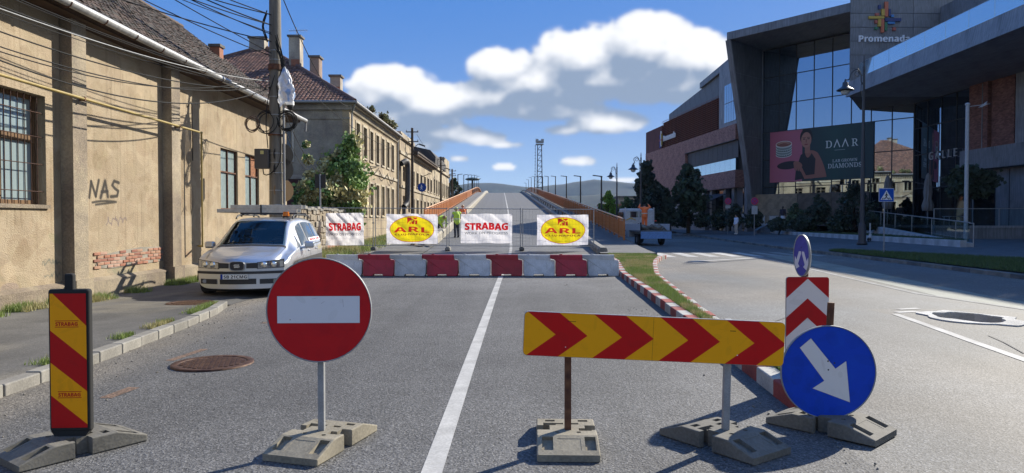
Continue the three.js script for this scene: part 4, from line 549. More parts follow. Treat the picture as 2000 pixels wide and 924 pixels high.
{ // long left block
  const far = [21.02, 114], near = [24.15, 77], q = along(...far, ...near), b = new THREE.Group(); b.name = 'long_block'; b.position.set(...q.p); b.rotation.y = q.turn; mall.add(b);
  const L = q.len, X = (px) => { const k = (px - 1000) / F, m = (near[0] - far[0]) / (near[1] - far[1]), d = (far[0] - m * far[1]) / (k - m); return (far[1] - d) * q.len / (far[1] - near[1]); };
  const s0 = X(1337), lx0 = X(1291), lx1 = X(1399);
  part(b, 'terracotta_wall', [span(1.6, L, 10.32, 12.05, -1, 0), span(1.6, s0, 5.15, 10.32, -1, 0), span(s0, L, 5.15, 7.05, -1, 0), new THREE.CylinderGeometry(1.6, 1.6, 6.9, 20, 1, false, Math.PI, Math.PI / 2 * 1.02).rotateY(Math.PI / 2).translate(1.6, 8.6, -1.6)], C.terracotta);
  part(b, 'block_body', [span(1.6, L, .1, 12.0, -25, -1.01), span(.2, 1.7, .1, 12.0, -25, -1.7)], C.terracotta);
  { const n = 11, w = (L - s0) / n; for (let i = 0; i < n; i++) { part(b, 'dark_pane', span(s0 + i * w + .03, s0 + (i + 1) * w - .03, 8.4, 10.3, -.4, -.35), C.stripGlass); part(b, 'light_pane', span(s0 + i * w + .02, s0 + (i + 1) * w - .02, 7.07, 8.32, -.12, -.06), P([.55, .68, .74], { roughness: .08, metalness: .9 })); } part(b, 'strip_frame', [span(s0, L, 8.33, 8.39, -.3, .02), span(s0, L, 10.31, 10.36, -.3, .03)], C.steelDark); }
  { const sl = []; for (let y = 12.1; y < 16.0; y += .24) sl.push(box(lx1 - lx0, .05, .3, (lx0 + lx1) / 2, y, -.18, .5)); part(b, 'louver_slats', sl, C.louver).userData.kind = 'stuff'; part(b, 'louver_back', span(lx0, lx1, 12.06, 15.85, -1, -.4), M([.10, .035, .03])); const po = []; for (let x = lx0; x <= lx1; x += 1.6) po.push(span(x - .03, x + .03, 12.06, 15.85, -.395, -.3)); part(b, 'louver_post', po, C.louver); }
  part(b, 'red_panel', [span(1.6, lx0 - .05, 12.07, 15.4, -1.2, -.05), new THREE.CylinderGeometry(1.55, 1.55, 3.33, 20, 1, false, Math.PI, Math.PI / 2).rotateY(Math.PI / 2).translate(1.6, 13.73, -1.6), span(.1, lx0, 12.07, 15.4, -20, -1.6)], M([.20, .07, .06], { map: 'streak' }));
  part(b, 'grey_cube', [span(lx1 + .1, L, 12.06, 19.3, -12, -.2)], C.mallLight); { const c0 = X(1411), c1 = L - .2, n = 5, w = (c1 - c0) / n; for (let i = 0; i < n; i++) for (const [y0, y1] of [[12.5, 14.6], [14.68, 16.7]]) part(b, 'cube_pane', span(c0 + i * w + .03, c0 + (i + 1) * w - .03, y0, y1, -.22, -.12), C.mirror); }
  // ground floor: recessed shop fronts, columns, awnings
  part(b, 'shop_front', span(X(1372), L, .3, 5.14, -1.009, -.98), C.mirrorDark); for (const px of [1378, 1404, 1420, 1445]) part(b, 'column', span(X(px), X(px) + .7, .1, 5.14, -1.2, -.5), C.mallGrey); part(b, 'base_wall', span(1.6, X(1372), .1, 5.14, -1, -.3), C.mallGrey);
  { const s = thing('small_lettering', 'small white Promenada lettering with an emblem on the red louvres', 'sign'); b.updateWorldMatrix(true, false); const c = V((X(1299) + X(1321)) / 2, 12.9, .2).applyMatrix4(b.matrixWorld); s.position.copy(c); s.rotation.y = q.turn; const tg = letters('Promenada', fontBold, 1, .12), w = tg.boundingBox.max.x - tg.boundingBox.min.x; tg.scale((X(1321) - X(1298)) / w, .8, 1); part(s, 'letters', tg, C.white); const bars = [[-.5, -.3, .25, 1.9, [.05, .1, .4]], [-.15, -.1, .25, 2.2, C.white.color.toArray()], [.2, .1, .25, 1.6, [.4, .3, .05]], [-.9, .7, 1.6, .25, [.4, .1, .06]]]; for (const [x, y, ww, hh, c2] of bars) part(s, 'emblem_bar', span(x, x + ww, y, y + hh, 0, .15).translate(-(X(1321) - X(1298)) / 2 - 1.1, -.5, 0), M(c2)); }
  for (const [px0, px1] of [[1362, 1376], [1378, 1391], [1393, 1420]]) { const a = thing('shop_awning', 'dark canvas shop awning under the terracotta block', 'awning', q.p, q.turn, 'awnings of the ground floor shops'); part(a, 'canvas', profX([[0, 4.6], [2.2, 3.6], [2.2, 3.35], [2.15, 3.55], [0, 4.5]], X(px1) - X(px0)).translate(X(px0), 0, .1), M([.03, .03, .04], { side: THREE.DoubleSide })); part(a, 'frame', [rod(V(X(px0) + .1, 2.9, .1), V(X(px0) + .1, 3.5, 2.1), .03, 5), rod(V(X(px1) - .1, 2.9, .1), V(X(px1) - .1, 3.5, 2.1), .03, 5)], C.steelDark); }
}
// raised plaza, retaining walls, steps, planters
setting('plaza', boxUV(flat(new THREE.ShapeGeometry(shapeOf([[24.2, 67], [28.4, 58], [27.2, 46.5], [35, 44], [60, 44], [60, 60], [35, 62], [25.9, 73.5]])).rotateX(-Math.PI / 2).translate(0, 1.12, 0))), M([.16, .165, .175], { map: 'smooth' }));
{
  const w = thing('plaza_wall', 'dark retaining wall of the raised plaza with a pale coping', 'wall'); const q = along(26.9, 45.2, 44, 42.6), f = new THREE.Group(); f.name = 'wall_run'; f.position.set(...q.p); f.rotation.y = q.turn; w.add(f); part(f, 'face', span(0, q.len, .1, 1.1, -.3, 0), C.mallGrey); part(f, 'coping', span(0, q.len, 1.1, 1.25, -.35, .06), C.mallLight);
  for (let x = .1; x < q.len - 1; x += 1.9) part(f, 'glass_pane', span(x, x + 1.82, 1.26, 2.3, -.16, -.14), C.clear); part(f, 'hand_rail', [span(0, q.len, 2.3, 2.35, -.18, -.12)], C.galv); for (let x = 0; x < q.len; x += 3.8) part(f, 'rail_post', span(x, x + .05, 1.25, 2.3, -.2, -.13), C.galv);
}
{ // planter with a sloping kerb wall and the access ramp rail
  const w = thing('planter_wall', 'long low pale planter wall in front of the shrubs', 'wall'); const q = along(24.0, 66, 21.6, 34.2), f = new THREE.Group(); f.name = 'wall_run'; f.position.set(...q.p); f.rotation.y = q.turn; w.add(f); for (let x = 0; x < q.len - 1; x += 3.2) part(f, 'wall_block', span(x, Math.min(q.len, x + 3.19), .1, .62, -.3, 0), C.paleWall);
  const q2 = along(27.4, 55, 21.9, 34.3), f2 = new THREE.Group(); f2.name = 'sloping_run'; f2.position.set(...q2.p); f2.rotation.y = q2.turn; w.add(f2); part(f2, 'sloping_wall', prism([[0, .2], [q2.len, .2], [q2.len, .5], [0, 1.25]], .35).translate(0, 0, -.35), C.paleWall);
  const n = 11, s = q2.len / n; for (let i = 0; i < n; i++) { const a = i / n, b = (i + 1) / n, ya = mix(1.36, .51, a), yb = mix(1.36, .51, b); part(f2, 'glass_pane', prism([[i * s + .03, ya], [(i + 1) * s - .03, yb], [(i + 1) * s - .03, yb + .95], [i * s + .03, ya + .95]], .02).translate(0, 0, -.2), C.clear); if (i % 2 === 0) part(f2, 'rail_post', rod(V(i * s, ya, -.19), V(i * s, ya + 1, -.19), .025, 6), C.galv); } part(f2, 'hand_rail', rod(V(0, 2.33, -.19), V(q2.len, 1.48, -.19), .03, 6), C.galv); part(f2, 'end_post', [rod(V(q2.len + .5, .3, -.19), V(q2.len + .5, 1.45, -.19), .025, 6), rod(V(q2.len, 1.45, -.19), V(q2.len + .5, 1.45, -.19), .025, 6)], C.galv);
  setting('planter_soil', boxUV(flat(new THREE.ShapeGeometry(shapeOf([[24.3, 66], [21.9, 34.6], [22.1, 34.9], [27.3, 55], [28, 58], [25, 67]])).rotateX(-Math.PI / 2).translate(0, .55, 0))), C.earth);
  const st = thing('plaza_steps', 'flight of dark steps up to the plaza beside the scooter', 'steps', [23.2, 0, -66.6], -1.02); for (let k = 0; k < 6; k++) part(st, 'step', span(-.2, 4.4, .2, .42 + k * .15, -.34 * (k + 1), -.34 * k), k % 2 ? C.mallGrey : C.mallGrey2); part(st, 'cheek_wall', profX([[.1, .3], [.1, .65], [-2.3, 1.5], [-2.3, .3]], .3).translate(-.55, 0, 0), C.mallLight);
}
// ---------------------------------------------------------------- temporary signs on rubber feet
const rubberMat = M([.40, .355, .265], { map: 'concrete', roughness: .85, bump: 'plasterBump', bs: .0015 }), rubberDark = M([.24, .225, .19], { map: 'concrete', roughness: .85, bump: 'plasterBump', bs: .0015 });
const footGeo = (() => {
  const ev = new Evaluator(); ev.attributes = ['position', 'normal']; ev.useGroups = false; const B = (g) => { const q = g.index ? g : g; q.deleteAttribute('uv'); const b = new Brush(q); b.updateMatrixWorld(); return b; };
  // profile along the length (z), extruded across (x): 0.42 wide, 0.82 long
  const w = .42; let g = prism([[-.41, 0], [.41, 0], [.41, .045], [.20, .115], [-.20, .115], [-.41, .045]], w, .008).rotateY(Math.PI / 2).translate(-w / 2, 0, 0);
  let b = B(g.toNonIndexed ? g : g); const cut = (q) => { b = ev.evaluate(b, B(q), SUBTRACTION); };
  for (const s of [-1, 1]) {
    cut(box(.13, .3, .11, s * .19, .1, .02)); cut(box(.09, .3, .06, s * .125, .13, .065 * s));          // waist notches
    for (const e of [-1, 1]) { cut(xf(new THREE.BoxGeometry(.075, .10, .15), s * .145, .105, e * .295, e * .32)); }   // pockets in the ramps
    cut(xf(new THREE.BoxGeometry(.16, .012, .13), 0, .086, s * .30, s * .32)); cut(box(.06, .05, .035, .055 * s, .115, -.075)); cut(cyl(.018, .018, .06, .075 * s, .115, .13, 10));
    cut(box(.07, .05, .045, s * .12, .115, -.15));
  }
  const o = b.geometry; const f = flat(o); return boxUV(f);
})();
function foot(label, X, d, turn, m = rubberMat) { const o = mesh(numbered('sign_base'), footGeo, m); o.position.set(X, .004, -d); o.rotation.y = turn; tag(o, label, 'sign base', 'rubber sign bases on the road'); scene.add(o); return o; }
const retro = (tex) => P([1, 1, 1], { map: tex, roughness: .55, specularIntensity: .5 });
const scuff = (c, w, h, n, seed) => { const q = rng(seed); for (let k = 0; k < n; k++) { c.fillStyle = q() < .6 ? `rgba(20,15,12,${q() * .22})` : `rgba(255,255,255,${q() * .12})`; const x = q() * w, y = q() * h; q() < .6 ? c.fillRect(x, y, 1 + q() * 3, 1 + q() * 2) : c.fillRect(x, y, 4 + q() * 26, 1); } for (let k = 0; k < n / 4; k++) { c.fillStyle = `rgba(70,60,50,${q() * .05})`; c.beginPath(); c.ellipse(q() * w, q() * h, 10 + q() * 50, 6 + q() * 20, q() * 3, 0, 7); c.fill(); } };
function discFace(r, z) { const g = new THREE.CircleGeometry(r, 64); return g.translate(0, 0, z); }
function roundSign(name, label, cat, p, r, tex, tilt = [0, 0, 0], postTop, postMat = C.galvDull, square = true) {
  const g = thing(name, label, cat, [p.x, 0, p.z]); const head = new THREE.Group(); head.name = 'sign_plate'; head.position.set(0, p.y, .045); head.rotation.set(...tilt); g.add(head);
  part(head, 'rim', lathe([[0, -.012], [r - .004, -.012], [r + .004, -.006], [r + .004, .014], [r - .002, .016], [r - .004, .006], [0, .006]], 64).rotateX(Math.PI / 2), C.galvDull);
  part(head, 'face', discFace(r - .004, .009), retro(tex), true); part(head, 'clamp', [box(.09, .03, .05, 0, r * .45, -.03), box(.09, .03, .05, 0, -r * .45, -.03)], C.galvDull);
  part(g, 'post', square ? [box(.042, postTop - .02, .042, 0, postTop / 2, 0)] : [cyl(.026, .026, postTop - .02, 0, postTop / 2, 0, 12)], postMat); return g;
}
{
  const d = 4.98, p = at(627, 604, d), r = 100.5 / F * d; // no entry
  roundSign('no_entry_sign', 'round red no entry sign with a white bar on a square post', 'traffic sign', p, r, canvasTex(768, 768, (c, w) => { c.fillStyle = '#be1219'; c.fillRect(0, 0, w, w); const q = rng(8); for (let k = 0; k < 60; k++) { c.fillStyle = `rgba(${q() < .5 ? '180,20,20' : '110,8,14'},.05)`; c.beginPath(); c.ellipse(q() * w, q() * w, 40 + q() * 120, 30 + q() * 60, q() * 3, 0, 7); c.fill(); } c.fillStyle = '#d5d6da'; c.fillRect(w * .095, w * .362, w * .80, w * .265); c.strokeStyle = 'rgba(40,30,30,.6)'; c.lineWidth = 2; c.strokeRect(w * .095, w * .362, w * .80, w * .265); c.lineWidth = 1.2; c.beginPath(); c.moveTo(400, 335); c.lineTo(425, 318); c.moveTo(330, 300); c.lineTo(372, 292); c.moveTo(560, 300); c.lineTo(566, 360); c.stroke(); c.fillStyle = 'rgba(90,60,50,.8)'; c.fillRect(165, 452, 8, 6); scuff(c, w, w, 160, 3); }), [0, .03, .0], 1.33);
  foot('tan rubber base under the round red no entry sign', p.x + .01, d + .03, -.30);
}
{ // wide chevron panel on two posts
  const d = 5.0, a = at(1023, 648, d), b = at(1525, 670, d), L = Math.hypot(b.x - a.x, b.y - a.y), h = .305, cxm = (a.x + b.x) / 2, cy = (a.y + b.y) / 2, roll = Math.atan2(b.y - a.y, b.x - a.x);
  const g = thing('chevron_board', 'wide yellow and red chevron board on two posts', 'traffic sign', [cxm, 0, -d]); const head = new THREE.Group(); head.name = 'board'; head.position.set(0, cy, .05); head.rotation.z = roll; g.add(head);
  const rs = new THREE.Shape(), R0 = .035, x = L / 2, y = h / 2; rs.moveTo(-x + R0, -y); rs.lineTo(x - R0, -y); rs.quadraticCurveTo(x, -y, x, -y + R0); rs.lineTo(x, y - R0); rs.quadraticCurveTo(x, y, x - R0, y); rs.lineTo(-x + R0, y); rs.quadraticCurveTo(-x, y, -x, y - R0); rs.lineTo(-x, -y + R0); rs.quadraticCurveTo(-x, -y, -x + R0, -y);
  part(head, 'backing', new THREE.ExtrudeGeometry(rs, { depth: .02, bevelEnabled: true, bevelSize: .003, bevelThickness: .003, bevelSegments: 1 }).translate(0, 0, -.01), C.galvDull);
  const tex = canvasTex(1536, 256, (c, w, hh) => { c.fillStyle = '#f3a600'; c.fillRect(0, 0, w, hh); c.fillStyle = '#c30c0e'; const s = w * .2545; for (let k = 0; k < 4; k++) { const o = -w * .0 + .012 * w + k * s; c.beginPath(); c.moveTo(o, 0); c.lineTo(o + w * .122, 0); c.lineTo(o + w * .232, hh * .5); c.lineTo(o + w * .122, hh); c.lineTo(o, hh); c.lineTo(o + w * .11, hh * .5); c.fill(); } c.fillStyle = 'rgba(60,30,0,.5)'; c.fillRect(w * .495, 0, 2, hh); c.fillStyle = 'rgba(30,15,10,.75)'; c.fillRect(w * .165, 46, 50, 3); c.fillRect(w * .79, 60, 34, 4); c.fillStyle = '#eee'; c.fillRect(w * .82, 200, 7, 6); c.fillRect(w * .16, 196, 6, 6); scuff(c, w, hh, 220, 6); });
  const fg = new THREE.ShapeGeometry(rs); const uv = fg.attributes.uv, ps = fg.attributes.position; for (let i = 0; i < ps.count; i++) uv.setXY(i, ps.getX(i) / L + .5, ps.getY(i) / h + .5); part(head, 'face', fg.translate(0, 0, .0145), retro(tex), true);
  const pl = at(1108, 760, d + .05).x, pr = at(1415, 780, d + .05).x; part(g, 'post', box(.045, cy + .1, .045, pl - cxm, (cy + .1) / 2 + .01, 0), C.rustPipe); part(g, 'post', [xf(new THREE.BoxGeometry(.045, cy + .12, .045), pr - cxm, (cy + .12) / 2 + .01, 0, 0, 0, -.02)], C.galvDull);
  foot('tan rubber base under the rusty post of the chevron board', pl, d + .06, -.03); foot('grey rubber base under the leaning post of the chevron board', pr - .01, d + .04, .62, rubberDark);
}
{ // blue keep-right disc
  const d = 5.42, p = at(1612, 724, d), r = 90 / F * d; const g = roundSign('keep_right_sign', 'blue round sign with a white arrow pointing down right', 'traffic sign', p, r, canvasTex(768, 768, (c, w) => { c.fillStyle = '#0640b8'; c.fillRect(0, 0, w, w); const q = rng(18); for (let k = 0; k < 70; k++) { c.fillStyle = `rgba(${q() < .5 ? '30,90,190' : '5,25,90'},.07)`; c.beginPath(); c.ellipse(q() * w, q() * w, 20 + q() * 90, 14 + q() * 50, q() * 3, 0, 7); c.fill(); } c.fillStyle = '#d9d5d2'; c.beginPath(); for (const [x, y, k] of [[.19, .235], [.31, .13], [.575, .46], [.69, .375], [.735, .83], [.33, .68], [.455, .595]].map((v) => [...v, 0])) c.lineTo(x * w, y * w); c.closePath(); c.fill(); c.strokeStyle = 'rgba(10,10,30,.7)'; c.lineWidth = 2; c.stroke(); c.fillStyle = '#3a3a3a'; for (const [x, y] of [[.495, .38], [.565, .40], [.50, .475]]) { c.beginPath(); c.arc(x * w, y * w, 7, 0, 7); c.fill(); } scuff(c, w, w, 240, 9); }), [0, -.05, 0], .98, C.rustPipe, false);
  g.children.find((o) => o.name === 'post').rotation.z = -.04; foot('dark rubber base under the blue arrow sign', p.x + .03, d - .02, .75, rubberDark);
}
{ // striped delineator
  const d = 4.86, p = at(139, 703, d), w = 78 / F * d, h = .93; const g = thing('striped_beacon', 'upright yellow and red striped beacon in a black frame', 'road beacon', [p.x, 0, p.z], .06); const y0 = p.y - h / 2, y1 = p.y + h / 2;
  const tex = canvasTex(256, 1024, (c, ww, hh) => { c.fillStyle = '#f0a000'; c.fillRect(0, 0, ww, hh); c.fillStyle = '#b50d10'; const band = (y) => { c.beginPath(); c.moveTo(0, y); c.lineTo(ww, y + ww * 1.0); c.lineTo(ww, y + ww * 1.0 + 240); c.lineTo(0, y + 240); c.fill(); }; c.beginPath(); c.moveTo(20, 0); c.lineTo(ww, 0); c.lineTo(ww, 245); c.fill(); c.beginPath(); c.moveTo(0, 280); c.lineTo(ww, 505); c.lineTo(ww, 745); c.lineTo(0, 525); c.fill(); c.beginPath(); c.moveTo(0, 775); c.lineTo(ww, 1000); c.lineTo(ww, hh); c.lineTo(0, hh); c.fill(); for (const [x, y] of [[118, 232], [132, 772]]) { c.fillStyle = '#b50d10'; c.font = 'bold 37px sans-serif'; c.textAlign = 'center'; c.fillText('STRABAG', x, y + 13); c.strokeStyle = '#b50d10'; c.lineWidth = 1.5; c.strokeText('STRABAG', x, y + 13); c.fillRect(x - 84, y - 27, 168, 5); c.fillRect(x - 84, y + 20, 168, 5); } scuff(c, ww, hh, 160, 12); });
  part(g, 'frame', [rbox(w, h + .05, .06, 0, p.y, 0, .02), prism([[-w / 2 + .01, y0 - .02], [-.05, y0 - .13], [.05, y0 - .13], [w / 2 - .01, y0 - .02]], .05).translate(0, 0, -.025), rbox(.06, .16, .05, .0, y1 + .05, 0, .015), box(.05, y0, .045, 0, (y0 - .02) / 2, 0)], C.black);
  part(g, 'face', new THREE.PlaneGeometry(w - .035, h - .01).translate(0, p.y, .0325), retro(tex), true); foot('grey rubber base under the striped beacon', p.x - .01, d + .03, -.62, rubberDark);
}
{ // red and white arrow panel with the small tilted disc, on the island tip
  const d = 6.75, p = at(1576, 630, d), w = .405, g = thing('arrow_panel', 'tall red and white arrow panel on the tip of the grass island', 'traffic sign', [p.x, 0, p.z]), y1 = at(1576, 541, d).y, h = 1.0;
  const rs = new THREE.Shape(), a = .03, x = w / 2; rs.moveTo(-x + a, 0); rs.lineTo(x - a, 0); rs.quadraticCurveTo(x, 0, x, a); rs.lineTo(x, h - a); rs.quadraticCurveTo(x, h, x - a, h); rs.lineTo(-x + a, h); rs.quadraticCurveTo(-x, h, -x, h - a); rs.lineTo(-x, a); rs.quadraticCurveTo(-x, 0, -x + a, 0);
  part(g, 'backing', new THREE.ExtrudeGeometry(rs, { depth: .02, bevelEnabled: false }).translate(0, y1 - h, -.01), C.galvDull); const fg = new THREE.ShapeGeometry(rs), uv = fg.attributes.uv, ps = fg.attributes.position; for (let i = 0; i < ps.count; i++) uv.setXY(i, ps.getX(i) / w + .5, ps.getY(i) / h);
  part(g, 'face', fg.translate(0, y1 - h, .0125), retro(canvasTex(256, 640, (c, ww, hh) => { c.fillStyle = '#d8cec8'; c.fillRect(0, 0, ww, hh); c.fillStyle = '#ad0f12'; for (let k = -1; k < 5; k++) { const o = k * 238 + 130; c.beginPath(); c.moveTo(ww / 2, o); c.lineTo(ww, o + 118); c.lineTo(ww, o + 236); c.lineTo(ww / 2, o + 118); c.lineTo(0, o + 236); c.lineTo(0, o + 118); c.fill(); } c.fillStyle = '#ad0f12'; c.beginPath(); c.moveTo(0, 0); c.lineTo(ww / 2, 0); c.lineTo(0, 118); c.moveTo(ww, 0); c.lineTo(ww / 2, 0); c.lineTo(ww, 118); c.fill(); scuff(c, ww, hh, 140, 22); })), true);
  part(g, 'post', cyl(.03, .03, y1 + .06, 0, (y1 + .06) / 2, -.06, 12), C.rustPipe);
  const q = at(1567, 499, d - .02), r = 40.5 / F * d; const t = canvasTex(384, 384, (c, ww) => { c.fillStyle = '#3b3d9d'; c.fillRect(0, 0, ww, ww); const s = rng(4); for (let k = 0; k < 60; k++) { c.fillStyle = `rgba(${s() < .5 ? '90,80,180' : '40,40,120'},.12)`; c.beginPath(); c.ellipse(s() * ww, s() * ww, 10 + s() * 50, 8 + s() * 30, s() * 3, 0, 7); c.fill(); } c.fillStyle = '#d8d4d8'; const ar = (m) => { const f = (x, y) => c.lineTo((.5 + m * (x - .5)) * ww, y * ww); c.beginPath(); f(.53, .40); f(.67, .40); f(.83, .62); f(.93, .53); f(.97, .90); f(.62, .78); f(.72, .72); f(.53, .46); c.fill(); }; ar(1); ar(-1); c.fillStyle = '#20225c'; for (const y of [.3, .76]) { c.beginPath(); c.arc(.5 * ww, y * ww, 9, 0, 7); c.fill(); } });
  const n = thing('twin_arrow_sign', 'small faded blue disc with two white arrows turned edgeways on its post', 'traffic sign', [q.x, 0, q.z]); const head = new THREE.Group(); head.name = 'sign_plate'; head.position.set(0, q.y, 0); head.rotation.set(0, -1.6, 0); n.add(head);
  part(head, 'rim', lathe([[0, -.012], [r, -.01], [r + .003, .012], [r - .006, .013], [r - .008, .005], [0, .005]], 48).rotateX(Math.PI / 2), C.galvDull); part(head, 'face', discFace(r - .006, .008), retro(t), true); part(n, 'post', cyl(.024, .024, q.y + .02, .06, (q.y + .02) / 2, -.06, 10), C.rustPipe);
}
// ---------------------------------------------------------------- water filled barriers
{
  const d = 20.35, w = 62.6 / F * d, h = .6, outline = (() => { const s = new THREE.Shape(); s.moveTo(.06, 0); s.lineTo(w * .33, 0); s.lineTo(w * .36, .055); s.lineTo(w * .64, .055); s.lineTo(w * .67, 0); s.lineTo(w - .03, 0); s.lineTo(w + .0, .06); s.lineTo(w + .0, .40); s.quadraticCurveTo(w, .44, w - .03, .445); s.lineTo(w - .11, .455); s.lineTo(w - .125, .50); s.lineTo(w - .13, h); s.lineTo(-.125, h); s.lineTo(-.125, .50); s.lineTo(-.01, .47); s.lineTo(.03, .43); s.lineTo(.03, .06); return s; })();
  const geo = (() => { const g = flat(new THREE.ExtrudeGeometry(outline, { depth: .40, bevelEnabled: true, bevelSize: .02, bevelThickness: .02, bevelOffset: -.02, bevelSegments: 3, steps: 4, curveSegments: 4 })); g.translate(0, 0, -.2); const p = g.attributes.position; for (let i = 0; i < p.count; i++) { const y = p.getY(i); p.setZ(i, p.getZ(i) * (y > .42 ? .40 : mix(1, .45, clamp(y / .42)))); } g.computeVertexNormals(); return boxUV(g); })();
  const wm = [P([.82, .84, .86], { roughness: .45, map: 'concrete' }), P([.72, .74, .75], { roughness: .5, map: 'concrete' })], rm = [P([.58, .014, .045], { roughness: .42, map: 'concrete' }), P([.46, .018, .03], { roughness: .5, map: 'concrete' })];
  const x0 = at(1208, 500, d).x - w; for (let k = 0; k < 9; k++) {
    const red = k % 2 === 1, X = x0 - k * w, g = thing('water_barrier', (red ? 'red' : 'white') + ' plastic water filled barrier, ' + ['first', 'second', 'third', 'fourth', 'fifth', 'sixth', 'seventh', 'eighth', 'ninth'][k] + ' from the grass island', 'barrier', [X, .005, -d + rr(-.05, .05) - k * .012], rr(-.05, .05), red ? 'red barriers across the closed road' : 'white barriers across the closed road');
    const o = mesh('body', geo, (red ? rm : wm)[k % 3 ? 0 : 1]); g.add(o);
    part(g, 'arrow_mark', prism([[-.035, .035], [.035, .035], [0, -.05]], .004).translate(w * .4, .535, .0815), red ? M([.45, .18, .03]) : M([.40, .02, .03])); part(g, 'filler_cap', cyl(.045, .045, .025, w * .2, h + .008, 0, 14), red ? rm[1] : wm[1]); for (const rx of [.2, .75]) part(g, 'recess_rib', box(.012, .26, .012, w * rx, .26, .145, -.18), red ? rm[1] : wm[1]);
  }
}
// ---------------------------------------------------------------- mesh fence panels with banners
{
  const d = 33.6, xs = [588, 731, 875, 1019, 1162], by = rampH(d) + .12, H = 1.95;
  for (let k = 0; k < 4; k++) {
    const a = at(xs[k] + 2, 490, d), b = at(xs[k + 1] - 2, 490, d), L = b.x - a.x, sag = 0, g = thing('mesh_fence', ['grey mesh fence panel behind the silver van', 'grey mesh fence panel that carries the yellow oval banner beside the workers', 'grey mesh fence panel that carries the wide white banner', 'grey mesh fence panel nearest the grass island'][k], 'fence', [a.x, by - .02 * k, -d - .03 * k], 0, 'mesh fence panels across the ramp');
    part(g, 'frame', [rod(V(0, 0, 0), V(0, H, 0), .021, 8), rod(V(L, 0, 0), V(L, H, 0), .021, 8), rod(V(0, H - .03, 0), V(L, H - .05, 0), .019, 8), rod(V(0, .16, 0), V(L, .14, 0), .017, 8)], C.galvDull);
    const wires = []; for (let x = .15; x < L; x += .16) wires.push(rod(V(x, .16, 0), V(x, H - .03, 0), .0035, 4)); for (const y of [.55, .95, 1.35]) wires.push(rod(V(0, y, 0), V(L, y, 0), .005, 4)); part(g, 'wire_mesh', wires, C.galvDull).userData.kind = 'stuff'; part(g, 'clamp', box(.1, .05, .06, L, 1.2, 0), C.galvDull);
  }
  for (let k = 0; k < 5; k++) { const p = at(xs[k], 490, d), X = p.x; single('concrete_block', [rbox(.24, .14, .62, 0, .07, 0, .03), rbox(.16, .05, .5, 0, .16, 0, .02)], k % 2 ? C.concreteDark : C.concrete, 'concrete block standing under a joint of the mesh fence', 'concrete block', 'concrete blocks under the mesh fence', [X, rampH(d) + .02, -d], 0); }
  const cloth = (x0, x1, y0, y1, seed, strong) => { const p = at(x0, y0, d - .06), q = at(x1, y1, d - .06), W = q.x - p.x, Hh = p.y - q.y; return { c: [(p.x + q.x) / 2, (p.y + q.y) / 2, p.z], W, Hh, geo: quadSheet((u, v) => { const n = (fbm(u * 4 + seed, v * 3, 3) - .5) * .17 * strong + Math.sin((u * 1.5 + v) * 14 + seed) * .014 * strong + Math.max(0, Math.sin((u - v) * 22 + seed)) ** 4 * .045 * strong * (1 - v) * (1 - u) + Math.max(0, Math.sin((u + v * .8) * 19)) ** 6 * .05 * strong * v; return [(u - .5) * W + (vnoise(v * 4, seed) - .5) * .03, (v - .5) * Hh + (vnoise(u * 4, seed + 3) - .5) * .04, n + .03, u, v]; }, 50, 34) }; };
  const fabric = (tex) => P([.9, .9, .92], { map: tex, roughness: .9, transmission: .6, thickness: 0, side: THREE.DoubleSide });
  const stra = canvasTex(640, 400, (c, w, h) => { c.fillStyle = '#f4f3f6'; c.fillRect(0, 0, w, h); c.fillStyle = '#d8141e'; c.save(); c.translate(w / 2, 215); c.scale(1.0, 1.05); c.font = 'bold 118px sans-serif'; c.textAlign = 'center'; const m = c.measureText('STRABAG').width; c.scale(550 / m, 1); c.fillText('STRABAG', 0, 0); c.strokeStyle = '#d8141e'; c.lineWidth = 7; c.strokeText('STRABAG', 0, 0); c.restore(); c.fillStyle = '#3c4048'; c.font = '44px sans-serif'; c.textAlign = 'center'; c.save(); c.translate(w / 2, 278); c.scale(545 / c.measureText('WORK ON PROGRESS').width, 1); c.fillText('WORK ON PROGRESS', 0, 0); c.restore(); });
  const arl = canvasTex(700, 420, (c, w, h) => { c.fillStyle = '#f2f1f6'; c.fillRect(0, 0, w, h); c.fillStyle = '#f6e21a'; c.strokeStyle = '#c8321a'; c.lineWidth = 7; c.beginPath(); c.ellipse(w / 2, h / 2 + 6, 300, 182, 0, 0, 7); c.fill(); c.stroke(); c.fillStyle = '#d3321a'; c.fillRect(282, 52, 136, 96); c.fillStyle = '#f6e21a'; c.beginPath(); c.moveTo(282, 150); c.quadraticCurveTo(300, 90, 362, 86); c.lineTo(362, 108); c.quadraticCurveTo(318, 112, 312, 150); c.fill(); c.fillRect(376, 104, 14, 46); c.beginPath(); c.moveTo(350, 52); c.lineTo(388, 84); c.lineTo(424, 62); c.lineTo(424, 90); c.lineTo(384, 96); c.lineTo(330, 60); c.fill(); c.fillRect(330, 120, 10, 30); c.fillStyle = '#d3321a'; c.save(); c.translate(w / 2, 258); c.font = 'bold 120px sans-serif'; c.textAlign = 'center'; c.scale(500 / c.measureText('ARL').width, .86); c.fillText('ARL', 0, 0); c.restore(); c.save(); c.translate(w / 2, 300); c.font = 'bold 42px sans-serif'; c.textAlign = 'center'; c.scale(480 / c.measureText('CLUJ-NAPOCA').width, .8); c.fillStyle = '#8e3a1c'; c.fillText('CLUJ-NAPOCA', 0, 0); c.restore(); });
